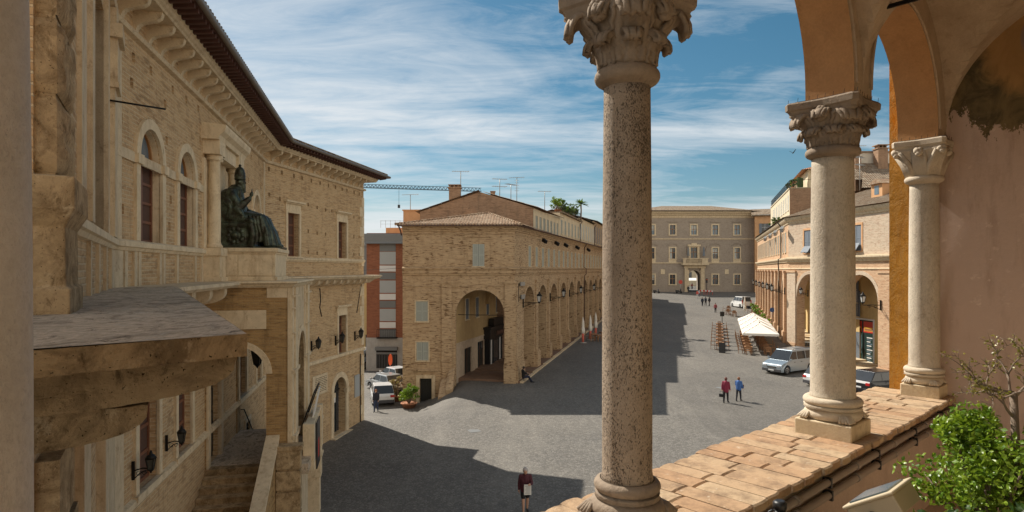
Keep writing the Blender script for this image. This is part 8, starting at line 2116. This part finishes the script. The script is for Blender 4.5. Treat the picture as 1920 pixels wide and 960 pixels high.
# ------------------------------------------------------------------ camera, light, sky
cam = bpy.data.cameras.new('camera'); co = bpy.data.objects.new('camera', cam); COL.objects.link(co)
co.location = (0, 0, 0); co.rotation_euler = (R(90), 0, 0)
cam.sensor_width = 36; cam.lens = 36 * 1150 / 1920; cam.shift_y = 25 / 1920; cam.clip_end = 4000; cam.clip_start = .05
scn.camera = co
SUN = Vector((-.70, .714, 0)).normalized(); EL = R(44.5)
sd = Vector((SUN.x * math.cos(EL), SUN.y * math.cos(EL), math.sin(EL)))
sl = bpy.data.lights.new('sun', 'SUN'); sl.energy = 5.0; sl.angle = R(.53); sl.color = (1, .93, .82)
so = bpy.data.objects.new('sun', sl); COL.objects.link(so); so.rotation_euler = (-sd).to_track_quat('-Z', 'Y').to_euler(); so.location = (-20, 20, 60)
wd = bpy.data.worlds.new('World'); scn.world = wd; wd.use_nodes = True
nt = wd.node_tree; bg = nt.nodes['Background']
sky = nt.nodes.new('ShaderNodeTexSky'); sky.sky_type = 'NISHITA'; sky.sun_disc = False; sky.sun_elevation = EL; sky.sun_rotation = math.atan2(sd.x, sd.y); sky.altitude = 300; sky.air_density = 1.0; sky.dust_density = .6; sky.ozone_density = 1.6
tc = nt.nodes.new('ShaderNodeTexCoord')
# thin cirrus: noise on a plane high above, so streaks flatten towards the horizon
sp = nt.nodes.new('ShaderNodeSeparateXYZ'); nt.links.new(tc.outputs['Generated'], sp.inputs[0])
def mth(op, a, b=None):
    n = nt.nodes.new('ShaderNodeMath'); n.operation = op
    for i, v in enumerate((a, b)):
        if v is None: continue
        if isinstance(v, (int, float)): n.inputs[i].default_value = v
        else: nt.links.new(v, n.inputs[i])
    return n.outputs[0]
zz = mth('MAXIMUM', mth('ADD', sp.outputs[2], .16), .05)
cx = mth('DIVIDE', sp.outputs[0], zz); cy = mth('DIVIDE', sp.outputs[1], zz)
cb = nt.nodes.new('ShaderNodeCombineXYZ'); nt.links.new(cx, cb.inputs[0]); nt.links.new(cy, cb.inputs[1])
mp = nt.nodes.new('ShaderNodeMapping'); nt.links.new(cb.outputs[0], mp.inputs[0]); mp.inputs['Rotation'].default_value = (0, 0, R(-14)); mp.inputs['Scale'].default_value = (.4, 1.25, 1); mp.inputs['Location'].default_value = (3.1, 1.9, 0)
def nz(scale, detail, rough, dist, vec):
    n = nt.nodes.new('ShaderNodeTexNoise'); n.inputs['Scale'].default_value = scale; n.inputs['Detail'].default_value = detail; n.inputs['Roughness'].default_value = rough; n.inputs['Distortion'].default_value = dist; nt.links.new(vec, n.inputs['Vector']); return n.outputs['Fac']
n1 = nz(1.15, 9, .58, .9, mp.outputs[0]); n2 = nz(.42, 3, .5, .3, mp.outputs[0]); n3 = nz(5, 8, .7, 1.0, mp.outputs[0])
cl = mth('ADD', mth('MULTIPLY', n1, .62), mth('ADD', mth('MULTIPLY', n2, .5), mth('MULTIPLY', n3, .22)))
# more veil towards the sun (left), low
lf = mth('MULTIPLY', sp.outputs[0], -.12)
cl = mth('ADD', cl, lf)
rp = nt.nodes.new('ShaderNodeValToRGB'); nt.links.new(cl, rp.inputs[0]); rp.color_ramp.elements[0].position = .60; rp.color_ramp.elements[1].position = .80
rp.color_ramp.elements[0].color = (0, 0, 0, 1); rp.color_ramp.elements[1].color = (.85, .85, .85, 1)
mx = nt.nodes.new('ShaderNodeMix'); mx.data_type = 'RGBA'; nt.links.new(rp.outputs[0], mx.inputs[0])
hs = nt.nodes.new('ShaderNodeHueSaturation'); hs.inputs['Saturation'].default_value = 1.28; hs.inputs['Hue'].default_value = .478; hs.inputs['Value'].default_value = .47; nt.links.new(sky.outputs[0], hs.inputs['Color'])
nt.links.new(hs.outputs[0], mx.inputs[6]); mx.inputs[7].default_value = (4.9, 5.1, 5.25, 1)
# added warm white cloud bank, unseen behind and right, to fill the shaded facades
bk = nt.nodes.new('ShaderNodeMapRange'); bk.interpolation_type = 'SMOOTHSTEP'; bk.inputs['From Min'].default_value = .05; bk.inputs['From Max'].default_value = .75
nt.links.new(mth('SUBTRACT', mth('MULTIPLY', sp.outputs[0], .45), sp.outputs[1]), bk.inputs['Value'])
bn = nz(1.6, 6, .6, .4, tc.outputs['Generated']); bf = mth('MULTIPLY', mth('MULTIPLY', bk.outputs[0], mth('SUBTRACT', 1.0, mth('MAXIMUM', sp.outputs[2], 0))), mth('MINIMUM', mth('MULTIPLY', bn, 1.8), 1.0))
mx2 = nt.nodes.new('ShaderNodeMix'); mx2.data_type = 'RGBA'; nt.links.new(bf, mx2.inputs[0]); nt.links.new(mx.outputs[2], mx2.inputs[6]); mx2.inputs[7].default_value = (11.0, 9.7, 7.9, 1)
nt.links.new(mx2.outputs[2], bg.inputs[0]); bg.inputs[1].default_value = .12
vs = scn.view_settings; vs.view_transform = 'Standard'; vs.look = 'None'; vs.exposure = .46; vs.gamma = 1; vs.use_curve_mapping = False
scn.cycles.max_bounces = 8; scn.cycles.diffuse_bounces = 5; scn.cycles.sample_clamp_indirect = 6
